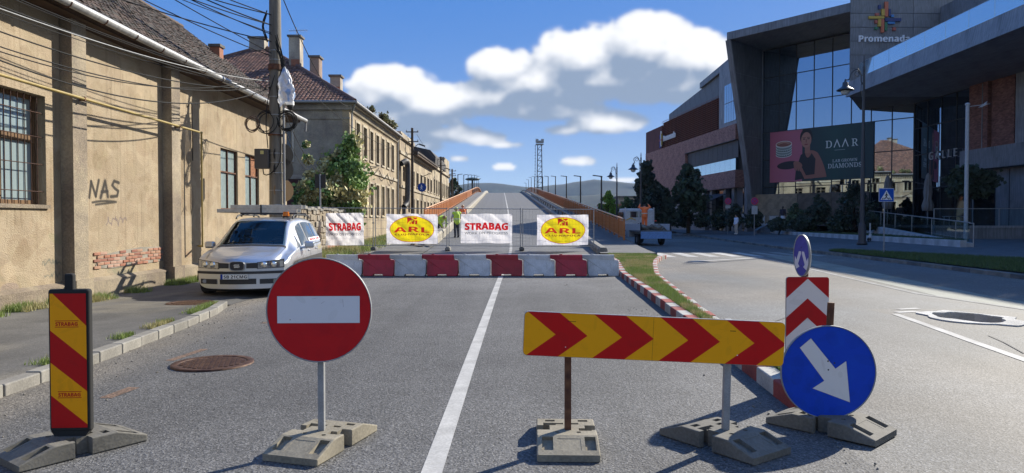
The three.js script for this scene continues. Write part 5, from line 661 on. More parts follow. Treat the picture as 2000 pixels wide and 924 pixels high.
  [[637, 711, 416, 479, 2, 1.6, stra, 'creased white STRABAG banner behind the silver van'], [755, 855, 418, 476, 7, .8, arl, 'white banner with a yellow ARL oval beside the crouching worker'], [900, 1000, 418, 475, 12, .7, stra, 'white STRABAG banner hung over the middle of the road'], [1049, 1149, 419, 478, 19, .8, arl, 'white banner with a yellow ARL oval beside the orange railing']].forEach(([x0, x1, y0, y1, s, k, tex, label]) => { const q = cloth(x0, x1, y0, y1, s, k), g = thing('fence_banner', label, 'banner', q.c, 0, 'banners on the mesh fence'); part(g, 'cloth', q.geo, fabric(tex), true); const ties = []; for (const sx of [-.5, .5]) for (const sy of [-.48, .48]) ties.push(rod(V(sx * q.W, sy * q.Hh, .03), V(sx * q.W * 1.02, sy * q.Hh * 1.03, -.06), .008, 4)); part(g, 'tie', ties, C.black); });
}
// ---------------------------------------------------------------- orange railings on the ramp
function railing(label, off, d0, d1) {
  const g = thing('bridge_railing', label, 'railing'), y = (d) => rampH(d) + .16, X = (d) => cx(d) + off, P3 = (d, h) => V(X(d), y(d) + h, -d); const geo = merge(box(.09, 1.1, .12, 0, .55, 0));
  for (let d = d0; d <= d1; d += d < 110 ? 1.75 : 3.5) { const m = mesh('post', geo, C.orange); m.position.copy(P3(d, 0)); g.add(m); }
  const rail = (h, r) => { const p = []; for (let d = d0; d <= d1; d += 3) p.push(P3(d, h)); return tube(p, r, 90, 6); }; part(g, 'top_rail', rail(1.12, .05), M([.62, .33, .16], { roughness: .5 })); part(g, 'bottom_rail', rail(.14, .035), C.orange); part(g, 'middle_rail', rail(.98, .03), C.orange);
  const b = []; for (let d = d0; d < 130; d += .125) b.push(box(.02, .84, .07, X(d), y(d) + .56, -d)); part(g, 'balusters', b, C.orange).userData.kind = 'stuff'; return g;
}
railing('long orange steel railing on the house side of the ramp', -6.05, 50, 215); railing('long orange steel railing on the shopping centre side of the ramp', 6.05, 38, 215);
// ---------------------------------------------------------------- lamps on the ramp
{
  const lamp = (label, X, y, d, s, grp, h = 3.45) => { const g = thing('ramp_lamp', label, 'street lamp', [X, y, -d], 0, grp); part(g, 'pole', [cyl(.07, .05, h, 0, h / 2, 0, 8), cyl(.09, .09, .3, 0, .15, 0, 8)], C.steelDark); part(g, 'lamp_head', [xf(new THREE.BoxGeometry(.62, .06, .2), -s * .3, h + .06, 0, 0, 0, -s * .12), box(.12, .1, .12, 0, h, 0)], C.steelDark); return g; };
  for (let k = 0; k < 11; k++) { const d = [49.5, 63, 77, 92.5, 107, 121, 136, 151, 166, 181, 196][k]; lamp('slim dark lamp with a short arm on the shopping centre side railing', cx(d) + 6.35, rampH(d) + .1, d, 1, 'lamps along the shopping centre side of the ramp'); }
  for (let k = 0; k < 8; k++) { const d = [78, 92.5, 107, 121, 136, 151, 166, 181][k]; lamp('slim dark lamp with a short arm on the house side railing', cx(d) - 6.35, rampH(d) + .1, d, -1, 'lamps along the house side of the ramp', 3.7); }
}
{ // flat disc on a mast beyond the crest
  const d = 205, p = at(923, 350, d), g = thing('disc_mast', 'wide flat dark disc on a mast beyond the crest', 'mast', [p.x, 0, p.z]); part(g, 'pole', cyl(.28, .22, p.y, 0, p.y / 2, 0, 10), C.steelDark); part(g, 'disc', lathe([[0, -.1], [1.6, -.35], [2.2, -.05], [1.9, .2], [.6, .5], [0, .55]], 28, 0, p.y, 0), M([.05, .09, .10], { roughness: .5 }));
}
{ // lattice floodlight tower
  const d = 225, p = at(1054, 270, d), g = thing('lattice_tower', 'tall steel lattice tower with a floodlight platform', 'tower', [p.x, 0, p.z]), h = p.y, bars = [], c = (y) => mix(1.0, .62, y / h); for (const [a, b] of [[-1, -1], [1, -1], [1, 1], [-1, 1]]) bars.push(rod(V(a * c(0), 0, b * c(0)), V(a * c(h), h - 2, b * c(h)), .11, 5)); for (let y = 0; y < h - 3; y += 1.7) for (const [a, b, e, f] of [[-1, 1, 1, 1], [-1, -1, 1, -1], [-1, -1, -1, 1], [1, -1, 1, 1]]) { bars.push(rod(V(a * c(y), y, b * c(y)), V(e * c(y), y, f * c(y)), .05, 4)); bars.push(rod(V(a * c(y), y, b * c(y)), V(e * c(y + 1.7), y + 1.7, f * c(y + 1.7)), .045, 4)); }
  part(g, 'lattice', bars, C.steelDark); part(g, 'platform', [box(2.4, .2, 2.4, 0, h - 2, 0), box(2.3, .9, .15, 0, h - 1.3, 1.1)], C.galvDull); for (const x of [-.85, .85]) part(g, 'floodlight', box(.9, 1.1, .6, x, h - .9, .8), C.galv); { const l = []; for (let y = 0; y < h - 2; y += 1) l.push(rod(V(-1.7, y, .6), V(-1.2, y, .6), .05, 4)); l.push(rod(V(-1.7, 0, .6), V(-1.3, h - 2, .6), .06, 5)); part(g, 'ladder', l, C.steelDark); }
}
// ---------------------------------------------------------------- ornate street lamps
function ornateLamp(label, px, py0, py1, d, hookPx, base) {
  const top = at(px, py0, d), g = thing('ornate_lamp', label, 'street lamp', [top.x, base, top.z]), h = top.y - base, hx = (hookPx - px) / F * d, s = Math.sign(hx), y0 = h * .86, m = M([.05, .055, .065], { roughness: .45, metalness: .3 });
  part(g, 'post', [lathe([[.0, 0], [.26, 0], [.26, .12], [.20, .2], [.18, 1.0], [.14, 1.1], [.12, 1.2], [.085, h * .55], [.075, h * .56], [.06, h * .93], [.075, h * .935], [.03, h * .95], [.045, h * .965], [.015, h], [0, h]], 14)], m);
  part(g, 'arm', [tube([V(0, y0 - .1, 0), V(s * .12, y0 - .02, 0), V(s * .16, y0 + .4, 0), V(s * .34, y0 + .66, 0), V(s * .62, y0 + .5, 0), V(hx * .82, y0 + .12, 0), V(hx, y0 + .12, 0)], .032, 40, 7), xf(new THREE.TorusGeometry(.12, .02, 6, 16), s * .36, y0 + .42, 0), rod(V(0, y0 - .1, 0), V(s * .14, y0 - .1, 0), .03, 6), rod(V(0, y0 + .35, 0), V(s * .16, y0 + .35, 0), .025, 6), tube([V(s * .14, y0 - .1, 0), V(s * .14, y0 - .5, 0), V(s * .1, y0 - .7, 0)], .022, 10, 5)], m);
  part(g, 'lamp_shade', lathe([[.0, .34], [.04, .34], [.05, .22], [.13, .18], [.15, .0], [.2, -.06], [.42, -.2], [.43, -.24], [.0, -.22]], 22, hx, y0 - .2, 0), m); part(g, 'lamp_globe', lathe([[.0, -.22], [.2, -.22], [.22, -.32], [.15, -.44], [0, -.48]], 18, hx, y0 - .2, 0), P([.75, .74, .70], { roughness: .2, transmission: .4, thickness: 0 })); return g;
}
ornateLamp('tall ornate lamp with a pale globe in front of the mirror glass', 1688, 108, 490, 37, 1652, .3);
ornateLamp('ornate lamp beside the large dark conifer', 1252, 298, 440, 62, 1237, .05); ornateLamp('ornate lamp rising beside the bright green young trees', 1205, 318, 440, 78, 1193, 0);
{ // pedestrian crossing sign
  const d = 31, p = at(1731, 381, d), g = thing('crossing_sign', 'square blue pedestrian crossing sign on a thin post', 'traffic sign', [p.x, .15, p.z]), y = p.y - .15, w = .68; part(g, 'post', cyl(.03, .03, y + .3, -.06, (y + .3) / 2, -.03, 8), C.galvDull); part(g, 'plate', rbox(w, w * .88, .02, 0, y, .01, .009), C.galvDull);
  part(g, 'face', new THREE.PlaneGeometry(w - .02, w * .88 - .02).translate(0, y, .0225), retro(canvasTex(256, 226, (c, ww, hh) => { c.fillStyle = '#0d4fae'; c.fillRect(0, 0, ww, hh); c.strokeStyle = '#e8e8e8'; c.lineWidth = 5; c.strokeRect(4, 4, ww - 8, hh - 8); c.fillStyle = '#eceae6'; c.beginPath(); c.moveTo(128, 30); c.lineTo(228, 196); c.lineTo(28, 196); c.fill(); c.fillStyle = '#111'; c.beginPath(); c.arc(130, 78, 10, 0, 7); c.fill(); c.lineWidth = 13; c.strokeStyle = '#111'; c.beginPath(); c.moveTo(128, 90); c.lineTo(126, 132); c.lineTo(106, 178); c.moveTo(126, 132); c.lineTo(146, 176); c.moveTo(128, 98); c.lineTo(104, 124); c.moveTo(128, 98); c.lineTo(154, 122); c.stroke(); c.lineWidth = 11; for (const x of [56, 84, 168, 196]) { c.beginPath(); c.moveTo(x, 190); c.lineTo(128 + (x - 128) * .75, 160); c.stroke(); } })), true);
}
{ // no parking signs along the pavement, blue footpath sign
  const t = canvasTex(128, 128, (c, w) => { c.fillStyle = '#b83a58'; c.fillRect(0, 0, w, w); c.fillStyle = '#7f4a86'; c.beginPath(); c.arc(64, 64, 46, 0, 7); c.fill(); c.strokeStyle = '#b83a58'; c.lineWidth = 14; c.beginPath(); c.moveTo(26, 26); c.lineTo(102, 102); c.moveTo(102, 26); c.lineTo(26, 102); c.stroke(); }), face = retro(t);
  [[1314, 398, 446, 86, 'beside the parked truck'], [1349, 396, 450, 80, 'in front of the awnings'], [1422, 393, 456, 68, 'next to the person in a white shirt'], [1474, 393, 460, 60, 'by the plaza steps']].forEach(([px, py, , d, where]) => { const p = at(px, py, d), g = thing('no_stopping_sign', 'round no stopping sign with white plate ' + where, 'traffic sign', [p.x, .2, p.z], 0, 'no stopping signs along the pavement'), y = p.y - .2, r = .33; part(g, 'post', cyl(.035, .035, y + .3, 0, (y + .3) / 2, -.04, 7), C.galvDull); part(g, 'rim', cyl(r, r, .02, 0, y, -.002, 30, Math.PI / 2), C.galvDull); part(g, 'face', discFace(r - .01, .0).translate(0, y, .0095), face, true); part(g, 'plate', rbox(.5, d < 65 ? .7 : .3, .02, 0, y - r - (d < 65 ? .42 : .22), 0, .008), C.whiteDull); });
  const d = 57, p = at(824, 366, d), g = thing('footpath_sign', 'round blue footpath sign on a lamp arm post in front of the beige houses', 'traffic sign', [p.x, .3, p.z]), y = p.y - .3; part(g, 'post', [cyl(.04, .04, y + .9, 0, (y + .9) / 2, -.06, 8), rod(V(0, y + .85, -.06), V(.5, y + 1.05, -.06), .03, 6), box(.3, .06, .12, .62, y + 1.08, -.06)], C.steelDark); part(g, 'rim', cyl(.36, .36, .02, 0, y, -.002, 30, Math.PI / 2), C.galvDull); part(g, 'face', discFace(.35, 0).translate(0, y, .0095), retro(canvasTex(128, 128, (c, w) => { c.fillStyle = '#0f3f98'; c.fillRect(0, 0, w, w); c.fillStyle = '#cfd8e8'; c.beginPath(); c.arc(58, 34, 8, 0, 7); c.fill(); c.strokeStyle = '#cfd8e8'; c.lineWidth = 8; c.beginPath(); c.moveTo(58, 44); c.lineTo(56, 72); c.lineTo(44, 96); c.moveTo(56, 72); c.lineTo(72, 94); c.moveTo(58, 50); c.lineTo(42, 66); c.moveTo(58, 50); c.lineTo(78, 62); c.stroke(); })), true);
}
{ // white mast with a small banner arm
  const d = 36.5, p = at(1890, 205, d), g = thing('white_mast', 'slim white mast with a small arm at the foot of the ramp', 'mast', [p.x, .3, p.z]), h = p.y - .3; part(g, 'pole', [cyl(.10, .085, h, 0, h / 2, 0, 12), ball(.12, 0, h + .03, 0, 1, .7, 1)], C.whiteDull); part(g, 'arm', [rod(V(0, h - .1, 0), V(1.15, h + .06, 0), .02, 6), prism([[.55, -.12], [.75, .02], [1.0, .22], [.95, .06], [1.1, .1], [.75, -.08]], .03).translate(0, h - .02, -.015)], C.whiteDull);
}
// ---------------------------------------------------------------- poles with cables along the houses
function woodPole(label, px, py, d, arms, lampPx) {
  const p = at(px, py, d), g = thing('utility_pole', label, 'utility pole', [p.x, .1, p.z]), h = p.y - .1; part(g, 'pole', cyl(.16, .11, h, 0, h / 2, 0, 10), M([.13, .11, .095], { map: 'wood' })); part(g, 'cross_arm', arms.map((y) => box(1.1, .08, .1, 0, h - y, 0)), C.steelDark); part(g, 'insulators', arms.flatMap((y) => [-.5, .5].map((x) => cyl(.05, .04, .16, x, h - y + .1, 0, 8))), C.galvDull);
  if (lampPx) { const l = (lampPx - px) / F * d; part(g, 'lamp_arm', tube([V(0, h - 4.2 * d / 66, 0), V(.1, h - 2.2, 0), V(l * .6, h - 1.5, 0), V(l, h - 1.4, 0)], .035, 16, 6), C.steelDark); part(g, 'lamp_head', xf(new THREE.BoxGeometry(.55, .12, .2), l + .2, h - 1.52, 0, 0, 0, -.35), C.steelDark); } return g;
}
woodPole('dark utility pole with cross arms and a lamp in front of the parapet house', 805, 250, 63, [.35, 1.2, 2.3], 820); woodPole('dark utility pole with a lamp in front of the mansard house', 861, 306, 88, [.3, 1.1, 1.8], 872); woodPole('farthest dark utility pole beside the ramp lamps', 883, 330, 104, [.3, 1.0]);
{ // the big concrete pole
  const X = -6.96, d = 21, g = thing('concrete_pole', 'tall concrete utility pole hung with cable coils behind the silver van', 'utility pole', [X, 0, -d]), h = 10.5; part(g, 'shaft', [cyl(.215, .15, h, 0, h / 2, 0, 8, 0, .39)], M([.30, .27, .22], { map: 'streak', bump: 'plasterBump', bs: .008 }));
  const y = (py) => at(540, py, d).y, rw = (t) => .215 - .065 * t / h + .008; part(g, 'strap', [100, 118, 190, 225, 262, 300, 318, 338, 372, 400].map((py) => cyl(rw(y(py)), rw(y(py)), .022, 0, y(py), 0, 12)), C.galv); part(g, 'dark_band', cyl(.225, .22, .05, 0, y(264), 0, 12), C.rustPipe); part(g, 'dark_band', cyl(.215, .21, .16, 0, y(132), 0, 12), C.rustPipe);
  part(g, 'meter_box', [rbox(.42, .58, .24, -.36, y(311), .1, .02)], M([.075, .07, .065], { roughness: .6 })); part(g, 'meter_label', box(.1, .1, .004, -.34, y(299), .222), M([.55, .5, .2])); part(g, 'box_conduit', tube([V(-.35, y(328), .12), V(-.3, y(342), .16), V(-.1, y(340), .22), V(.15, y(320), .2), V(.18, y(240), .18), V(.1, y(170), .2)], .016, 30, 6), C.black); part(g, 'box_conduit', tube([V(-.2, y(290), .12), V(-.22, y(240), .2), V(-.14, y(190), .2), V(.05, y(150), .22)], .014, 24, 6), C.black);
  const coil = (x, yy, z, r, n, seed) => { const q = rng(seed), o = []; for (let k = 0; k < n; k++) o.push(xf(new THREE.TorusGeometry(r * (.8 + q() * .35), .012, 5, 26), x + (q() - .5) * .1, yy + (q() - .5) * .1, z + (q() - .5) * .1, (q() - .5) * .4, (q() - .5) * .9, 0)); return o; };
  part(g, 'cable_coil', coil(.36, y(238), .05, .26, 9, 3), C.black); part(g, 'cable_coil', coil(-.2, y(240), .1, .3, 6, 5), C.black); part(g, 'cable_coil', coil(-.62, y(243), .15, .22, 5, 8), M([.12, .075, .05], { roughness: .6 }));
  { const q = rng(6), o = []; for (let k = 0; k < 14; k++) o.push(tube([V(.05 + q() * .12, y(70 + q() * 30), .16), V(.2 + q() * .15, y(120 + q() * 30), .2), V(.12 + q() * .1, y(150 + q() * 40), .2)], .011, 10, 5)); for (let k = 0; k < 6; k++) o.push(tube([V(-.2, y(20 + q() * 10), .1), V(-.3 - q() * .05, y(45 + q() * 20), .12), V(-.2, y(75 + q() * 10), .1)], .014, 10, 5)); part(g, 'cable_bundle', o, C.black).userData.kind = 'stuff'; }
  part(g, 'camera', [rbox(.2, .14, .2, .44, y(202), .05, .03), cyl(.05, .05, .25, .3, y(202), .05, 8, 0, 0, Math.PI / 2)], C.white); part(g, 'camera_dome', ball(.09, .44, y(202) - .11, .05), C.black);
  part(g, 'side_pipe', [rod(V(.25, 0, .05), V(.25, y(205), .05), .035, 8)], C.galvDull);
  for (const [py, c] of [[302, C.black], [331, C.black], [372, M([.20, .12, .05], { roughness: .5 })]]) part(g, 'round_plate', [cyl(.33, .33, .03, .2, y(py), -.05, 28, Math.PI / 2, .9, 0)], c);
  // plastic bag caught on the pole
  const b = at(556, 170, d - .25), geo = quadSheet((u, v) => { const a = (u - .5) * 4.4, r = .05 + .13 * Math.sin(v * 2.4) + .05 * (fbm(u * 5, v * 5, 3) - .5), n = 1 + (fbm(u * 9, v * 7 + 4, 3) - .5) * .9; return [Math.sin(a) * r * n * 1.25 + v * .05, (.5 - v) * 1.05 + (fbm(u * 6, 3, 2) - .5) * .3 * v, Math.cos(a) * r * n]; }, 40, 30, (x, dd) => fbm(x * 6 + 3, dd * 4, 2) > .56 ? [.30, .45, .72] : [.78, .80, .84]);
  const bag = thing('plastic_bag', 'crumpled white and blue plastic bag caught on the concrete pole', 'plastic bag', [b.x, b.y, b.z]); part(bag, 'film', geo, P([1, 1, 1], { vertexColors: true, roughness: .45, transmission: .3, thickness: 0, side: THREE.DoubleSide }), true); part(bag, 'knot', [ball(.06, 0, .5, 0, .8, 1.5, .8)], C.whiteDull);
  // cables
  const cable = (a, c, sag, r, label, grp, m = C.black) => { const pts = []; for (let k = 0; k <= 12; k++) { const t = k / 12, p = a.clone().lerp(c, t); p.y -= sag * 4 * t * (1 - t); pts.push(p); } single('overhead_cable', tube(pts, r, 40, 5), m, label, 'cable', grp); };
  const q = rng(51), pole = (yy, dx = 0) => V(X + dx, yy, -d + .2);
  for (let k = 0; k < 9; k++) cable(pole(5.3 + q() * .55, -.1), V(-8.2 + q() * .3, 4.4 + q() * 1.1, -6.5), .2 + q() * 1.0, .006 + q() * .008, 'thin dark cable slung along the warehouse wall to the concrete pole', 'cables along the warehouse wall', k === 4 ? C.galvDull : C.black);
  for (let k = 0; k < 9; k++) cable(pole(6.3 + q() * 1.3, -.05), V(-15.5 + q() * 4, 8.6 + q() * 2.2, -11 + q() * 4), .25 + q() * .5, .011 + q() * .008, 'dark cable crossing the sky above the warehouse roof', 'cables above the warehouse roof');
  cable(V(-6.96, 8.7, -d), at(683, 208, 41.6), .9, .016, 'cable from the concrete pole to the corner house', 'cables to the corner house'); cable(V(-6.96, 6.3, -d + .2), at(770, 290, 58), .5, .013, 'cable from the concrete pole to the corner house', 'cables to the corner house'); cable(V(-6.9, 5.3, -d), at(640, 335, 41), .8, .013, 'cable from the concrete pole to the corner house', 'cables to the corner house'); cable(V(-6.9, 4.9, -d), at(604, 330, 38), .5, .013, 'cable from the concrete pole to the corner house', 'cables to the corner house');
  for (const s of [-.4, .4]) cable(at(805, 262, 63).add(V(s, 0, 0)), at(861, 318, 88).add(V(s, 0, 0)), .6, .014, 'cable strung between the dark utility poles', 'cables between the utility poles');
}
{ const d = 36, p = at(625, 340, d), g = thing('bare_post', 'thin grey post with an empty sign back beside the ivy', 'post', [p.x, 0, p.z]); part(g, 'post', cyl(.045, .045, p.y, 0, p.y / 2, 0, 8), C.galvDull); part(g, 'sign_back', box(.55, .7, .02, .0, p.y - .35, -.06), C.steelDark); }
// ---------------------------------------------------------------- the silver van
{
  const pF = gnd(466, 584), van = thing('silver_van', 'silver people carrier with a dark windscreen parked half on the pavement', 'van', [pF.x - .06, .012, pF.z - .1], Math.PI / 2 + .085); van.scale.set(1, .97, 1.07);
  // local axes: x = back along the car (0 nose), y up, z = car's own left seen from the front as right. After the turn x points away from the viewer.
  const Ltot = 4.62, tab = lerpTab, top = tab([[0, .74], [.05, .80], [.18, .86], [.5, .94], [.9, 1.02], [1.06, 1.07], [1.3, 1.22], [1.6, 1.42], [1.9, 1.59], [2.05, 1.645], [2.3, 1.685], [3, 1.71], [3.8, 1.695], [4.25, 1.655], [4.42, 1.58], [4.52, 1.30], [4.58, 1.0], [4.62, .8]]);
  const wid = tab([[0, .80], [.12, .85], [.4, .885], [1, .90], [2, .905], [3.6, .905], [4.2, .885], [4.62, .84]]), wtop = tab([[0, .70], [.5, .74], [1.0, .74], [1.3, .70], [1.7, .645], [2.1, .62], [3, .63], [4.0, .62], [4.4, .62], [4.62, .7]]), belt = tab([[0, .70], [.5, .84], [1.06, .95], [2, .99], [3, 1.02], [4.3, 1.05], [4.62, .95]]), zb = .2;
  const section = (u) => { const T = top(u), W = wid(u), B = Math.min(belt(u), T - .05), Wt = Math.min(wtop(u), W - .02), S = Math.max(T - .09, B + .02); return [[0, zb], [W - .14, zb], [W - .02, zb + .08], [W, .42], [W + .004, .62], [W - .008, mix(.62, B, .75)], [W - .03, B], [mix(W - .03, Wt, .5) + .012, mix(B, S, .5)], [Wt, S], [Wt - .08, T - .022], [Wt * .55, T - .004], [0, T + .008]]; };
  const curve = (u) => { const s = section(u), o = []; const cat = new THREE.CatmullRomCurve3(s.map((p) => V(p[0], p[1], 0)), false, 'centripetal'); return cat; };
  const cache = {}; const S = (u, v, off = 0, side = 1) => { const k = u.toFixed(3), c = cache[k] ??= curve(u), n = 11, p = c.getPoint(clamp(v / n)), q = c.getPoint(clamp(v / n + .004)), r = c.getPoint(clamp(v / n - .004)), tx = q.x - r.x, ty = q.y - r.y, l = Math.hypot(tx, ty) || 1, W = wid(u), sw = .30 * (p.x / W) ** 2 * sstep(.75, 0, u) - .16 * (p.x / W) ** 2 * sstep(4.1, 4.6, u); return V(u + sw, p.y - tx / l * off, (p.x + ty / l * off) * side); };
  const patchG = (u0, u1, v0, v1, nu, nv, off, side, ef) => quadSheet((a, b) => { let uu = mix(u0, u1, a), vv = mix(v0, v1, b); if (ef) [uu, vv] = ef(a, b); const p = S(uu, vv, off, side); return [p.x, p.y, p.z]; }, nu, nv);
  const sil = P([.58, .59, .61], { roughness: .32, metalness: .65, clearcoat: .8, clearcoatRoughness: .12 }), glass = P([.022, .03, .028], { roughness: .03, clearcoat: 1, clearcoatRoughness: .02, side: THREE.DoubleSide }), plastic = M([.03, .03, .032], { roughness: .6, side: THREE.DoubleSide }); sil.side = THREE.DoubleSide;
  const body = []; for (const s of [1, -1]) { const g = patchG(0, Ltot, 0, 11, 92, 66, 0, s), ix = []; for (let j = 0; j < 66; j++) for (let i = 0; i < 92; i++) { if (i >= 22 && i < 39 && j >= 55) continue; const o = (j * 92 + i) * 6; for (let k = 0; k < 6; k++) ix.push(g.index.getX(o + k)); } g.setIndex(ix); body.push(g); }
  // closed nose and tail
  const cap = (u) => quadSheet((a, b) => { const p = S(u, b * 11, 0, 1), w = p.z; const q = S(u, b * 11, 0, a < .5 ? -1 : 1), t = (a - .5) * 2; const z = w * t, W = wid(u), sw = u < 1 ? .30 * (z / W) ** 2 : -.16 * (z / W) ** 2; return [u + sw, p.y, z]; }, 24, 60);
  body.push(cap(0), cap(Ltot)); part(van, 'body', body, sil);
  const fx = (y, z, o = .012) => .30 * (z / .8) ** 2 - o, fpatch = (z0, z1, y0, y1, o = .012, n = 12) => quadSheet((a, b) => { const z = mix(z0, z1, a), y = mix(typeof y0 === 'function' ? y0(a) : y0, typeof y1 === 'function' ? y1(a) : y1, b); return [fx(y, z, o), y, z]; }, n, 4);
  part(van, 'windscreen', [patchG(1.10, 1.98, 9.05, 11, 22, 12, .008, 1, (a, b) => [mix(1.09, 1.99, a), mix(mix(8.9, 9.1, a), 11, b)]), patchG(1.1, 1.98, 9.05, 11, 22, 12, .008, -1, (a, b) => [mix(1.09, 1.99, a), mix(mix(8.9, 9.1, a), 11, b)])], P([.62, .70, .66], { roughness: .01, transmission: 1, thickness: 0, ior: 1.5, side: THREE.DoubleSide })); part(van, 'dashboard', [rbox(.5, .22, 1.4, 1.48, .90, 0, .05), rbox(.08, .1, .3, 1.5, 1.03, .36, .03)], plastic); part(van, 'steering_wheel', xf(new THREE.TorusGeometry(.18, .018, 8, 24), 1.78, 1.02, .36, 0, Math.PI / 2, .5), plastic); part(van, 'inner_mirror', rbox(.03, .07, .24, 1.86, 1.42, 0, .02), plastic);
  part(van, 'scuttle', [patchG(.99, 1.08, 8.6, 11, 3, 10, .006, 1), patchG(.99, 1.08, 8.6, 11, 3, 10, .006, -1)], plastic);
  for (const s of [1, -1]) {
    part(van, 'quarter_light', patchG(1.3, 1.72, 6.2, 7.6, 6, 6, .007, s, (a, b) => [mix(mix(1.28, 1.62, b * .9), 1.70, a), mix(6.25, mix(6.4, 7.9, a), b)]), glass); part(van, 'front_window', patchG(1.8, 2.55, 6.25, 7.85, 10, 8, .007, s, (a, b) => [mix(mix(1.80, 1.98, b), 2.52, a), mix(6.25, mix(7.65, 7.85, a), b)]), glass); part(van, 'rear_window', patchG(2.66, 3.45, 6.25, 7.85, 10, 8, .007, s), glass); part(van, 'cargo_window', patchG(3.55, 4.28, 6.3, 7.8, 10, 8, .007, s), glass);
    part(van, 'door_seam', [patchG(1.70, 1.715, 2.2, 6.2, 1, 12, .004, s), patchG(2.585, 2.60, 2.0, 7.9, 1, 16, .004, s), patchG(3.49, 3.505, 2.6, 7.9, 1, 14, .004, s), patchG(1.75, 4.3, 6.02, 6.12, 20, 1, .006, s)], plastic);
    part(van, 'side_moulding', patchG(1.05, 4.1, 4.0, 4.45, 20, 2, .014, s), plastic); part(van, 'door_handle', [rbox(.2, .035, .03, 2.42, .90, s * .905, .012), rbox(.2, .035, .03, 3.32, .92, s * .905, .012)], sil);
    const mir = part(van, 'wing_mirror', [rbox(.14, .16, .21, 1.74, 1.06, s * 1.03, .05, 0, s * .15, 0, 3), rbox(.08, .05, .14, 1.74, .99, s * .92, .02)], P([.50, .53, .58], { roughness: .3, metalness: .6, clearcoat: .6 })); part(mir, 'mirror_glass', box(.004, .12, .17, 1.815, 1.06, s * 1.035), C.mirror);
    // wheels
    for (const u of [.93, 3.78]) { const w = part(van, 'wheel', [lathe([[.20, -.1], [.30, -.1], [.32, -.07], [.325, 0], [.32, .07], [.30, .1], [.20, .1]], 28).rotateX(Math.PI / 2).translate(u, .325, s * .80)], C.rubber); const hub = [cyl(.205, .205, .14, u, .325, s * .82, 24, Math.PI / 2)]; for (let k = 0; k < 6; k++) hub.push(xf(new THREE.BoxGeometry(.05, .19, .02), u + Math.sin(k * Math.PI / 3) * .1, .325 + Math.cos(k * Math.PI / 3) * .1, s * .9, 0, 0, -k * Math.PI / 3)); part(w, 'rim', hub, C.galv); part(van, 'wheel_arch', [xf(new THREE.RingGeometry(.33, .40, 28, 1, 0, Math.PI), u, .33, s * .913), xf(new THREE.CircleGeometry(.33, 28, 0, Math.PI), u, .33, s * .9115)], plastic); }
    // lamps
    const hl = part(van, 'headlight', fpatch(s * .37, s * .80, (a) => mix(.615, .63, a), (a) => mix(.735, .80, a * .9), .014), P([.30, .32, .34], { roughness: .06, metalness: .7, clearcoat: 1, side: THREE.DoubleSide })); part(hl, 'lamp_seal', fpatch(s * .355, s * .815, (a) => mix(.605, .62, a), (a) => mix(.745, .815, a * .9), .011), plastic); for (const z of [.47, .63]) part(hl, 'reflector', xf(new THREE.SphereGeometry(.064, 14, 8, 0, Math.PI * 2, 0, Math.PI / 2).scale(1, .5, 1), fx(0, z, .006), .695, s * z, 0, 0, Math.PI / 2), P([.75, .77, .78], { roughness: .1, metalness: 1 })); part(hl, 'indicator', fpatch(s * .74, s * .80, .64, .76, .017, 3), M([.55, .50, .42], { roughness: .2 }));
    part(van, 'grille_slot', fpatch(s * .165, s * .36, (a) => .62, (a) => mix(.725, .735, a), .013), plastic); part(van, 'lower_slot', fpatch(s * .40, s * .76, .285, .39, .013), plastic); part(van, 'fog_lamp', cyl(.042, .042, .02, fx(0, .66, .02), .34, s * .66, 14, 0, 0, Math.PI / 2), P([.3, .32, .34], { roughness: .1, metalness: .4 }));
    part(van, 'roof_rail', tube([V(2.15, 1.68, s * .60), V(2.3, 1.745, s * .595), V(3.2, 1.765, s * .595), V(4.0, 1.745, s * .59), V(4.15, 1.69, s * .59)], .02, 24, 6), C.steelDark);
  }
  const gr = part(van, 'centre_grille', quadSheet((a, b) => { const w = mix(.095, .135, b < .15 ? b / .15 : b > .85 ? (1 - b) / .15 : 1), z = mix(-w, w, a); return [fx(0, z, .03), mix(.585, .755, b), z]; }, 6, 8), plastic); part(gr, 'grille_rim', (() => { const p = []; for (let k = 0; k <= 24; k++) { const a = k / 24 * Math.PI * 2, c = Math.cos(a), s = Math.sin(a); p.push(V(fx(0, .1, .034), .67 + .092 * Math.sign(s) * Math.abs(s) ** .5, .135 * Math.sign(c) * Math.abs(c) ** .5)); } return tube(p, .009, 48, 5); })(), C.galv); part(gr, 'badge', (() => { const o = []; for (const [y, z0, z1] of [[.695, -.045, .05], [.67, -.05, .05], [.645, -.05, .045]]) o.push(box(.012, .018, z1 - z0, -.045, y, (z0 + z1) / 2)); o.push(box(.012, .03, .02, -.045, .684, -.045), box(.012, .03, .02, -.045, .657, .045)); return o; })(), P([.7, .72, .75], { roughness: .15, metalness: 1 }));
  part(van, 'bumper_strip', fpatch(-.835, .835, .50, .555, .022, 26), plastic); part(van, 'lower_grille', fpatch(-.34, .34, .285, .40, .013), plastic); part(van, 'bonnet_seam', [patchG(.16, 1.0, 8.75, 8.82, 16, 1, .004, 1), patchG(.16, 1.0, 8.75, 8.82, 16, 1, .004, -1)], plastic); part(van, 'underside', [span(.3, 4.4, .12, .24, -.75, .75)], C.black);
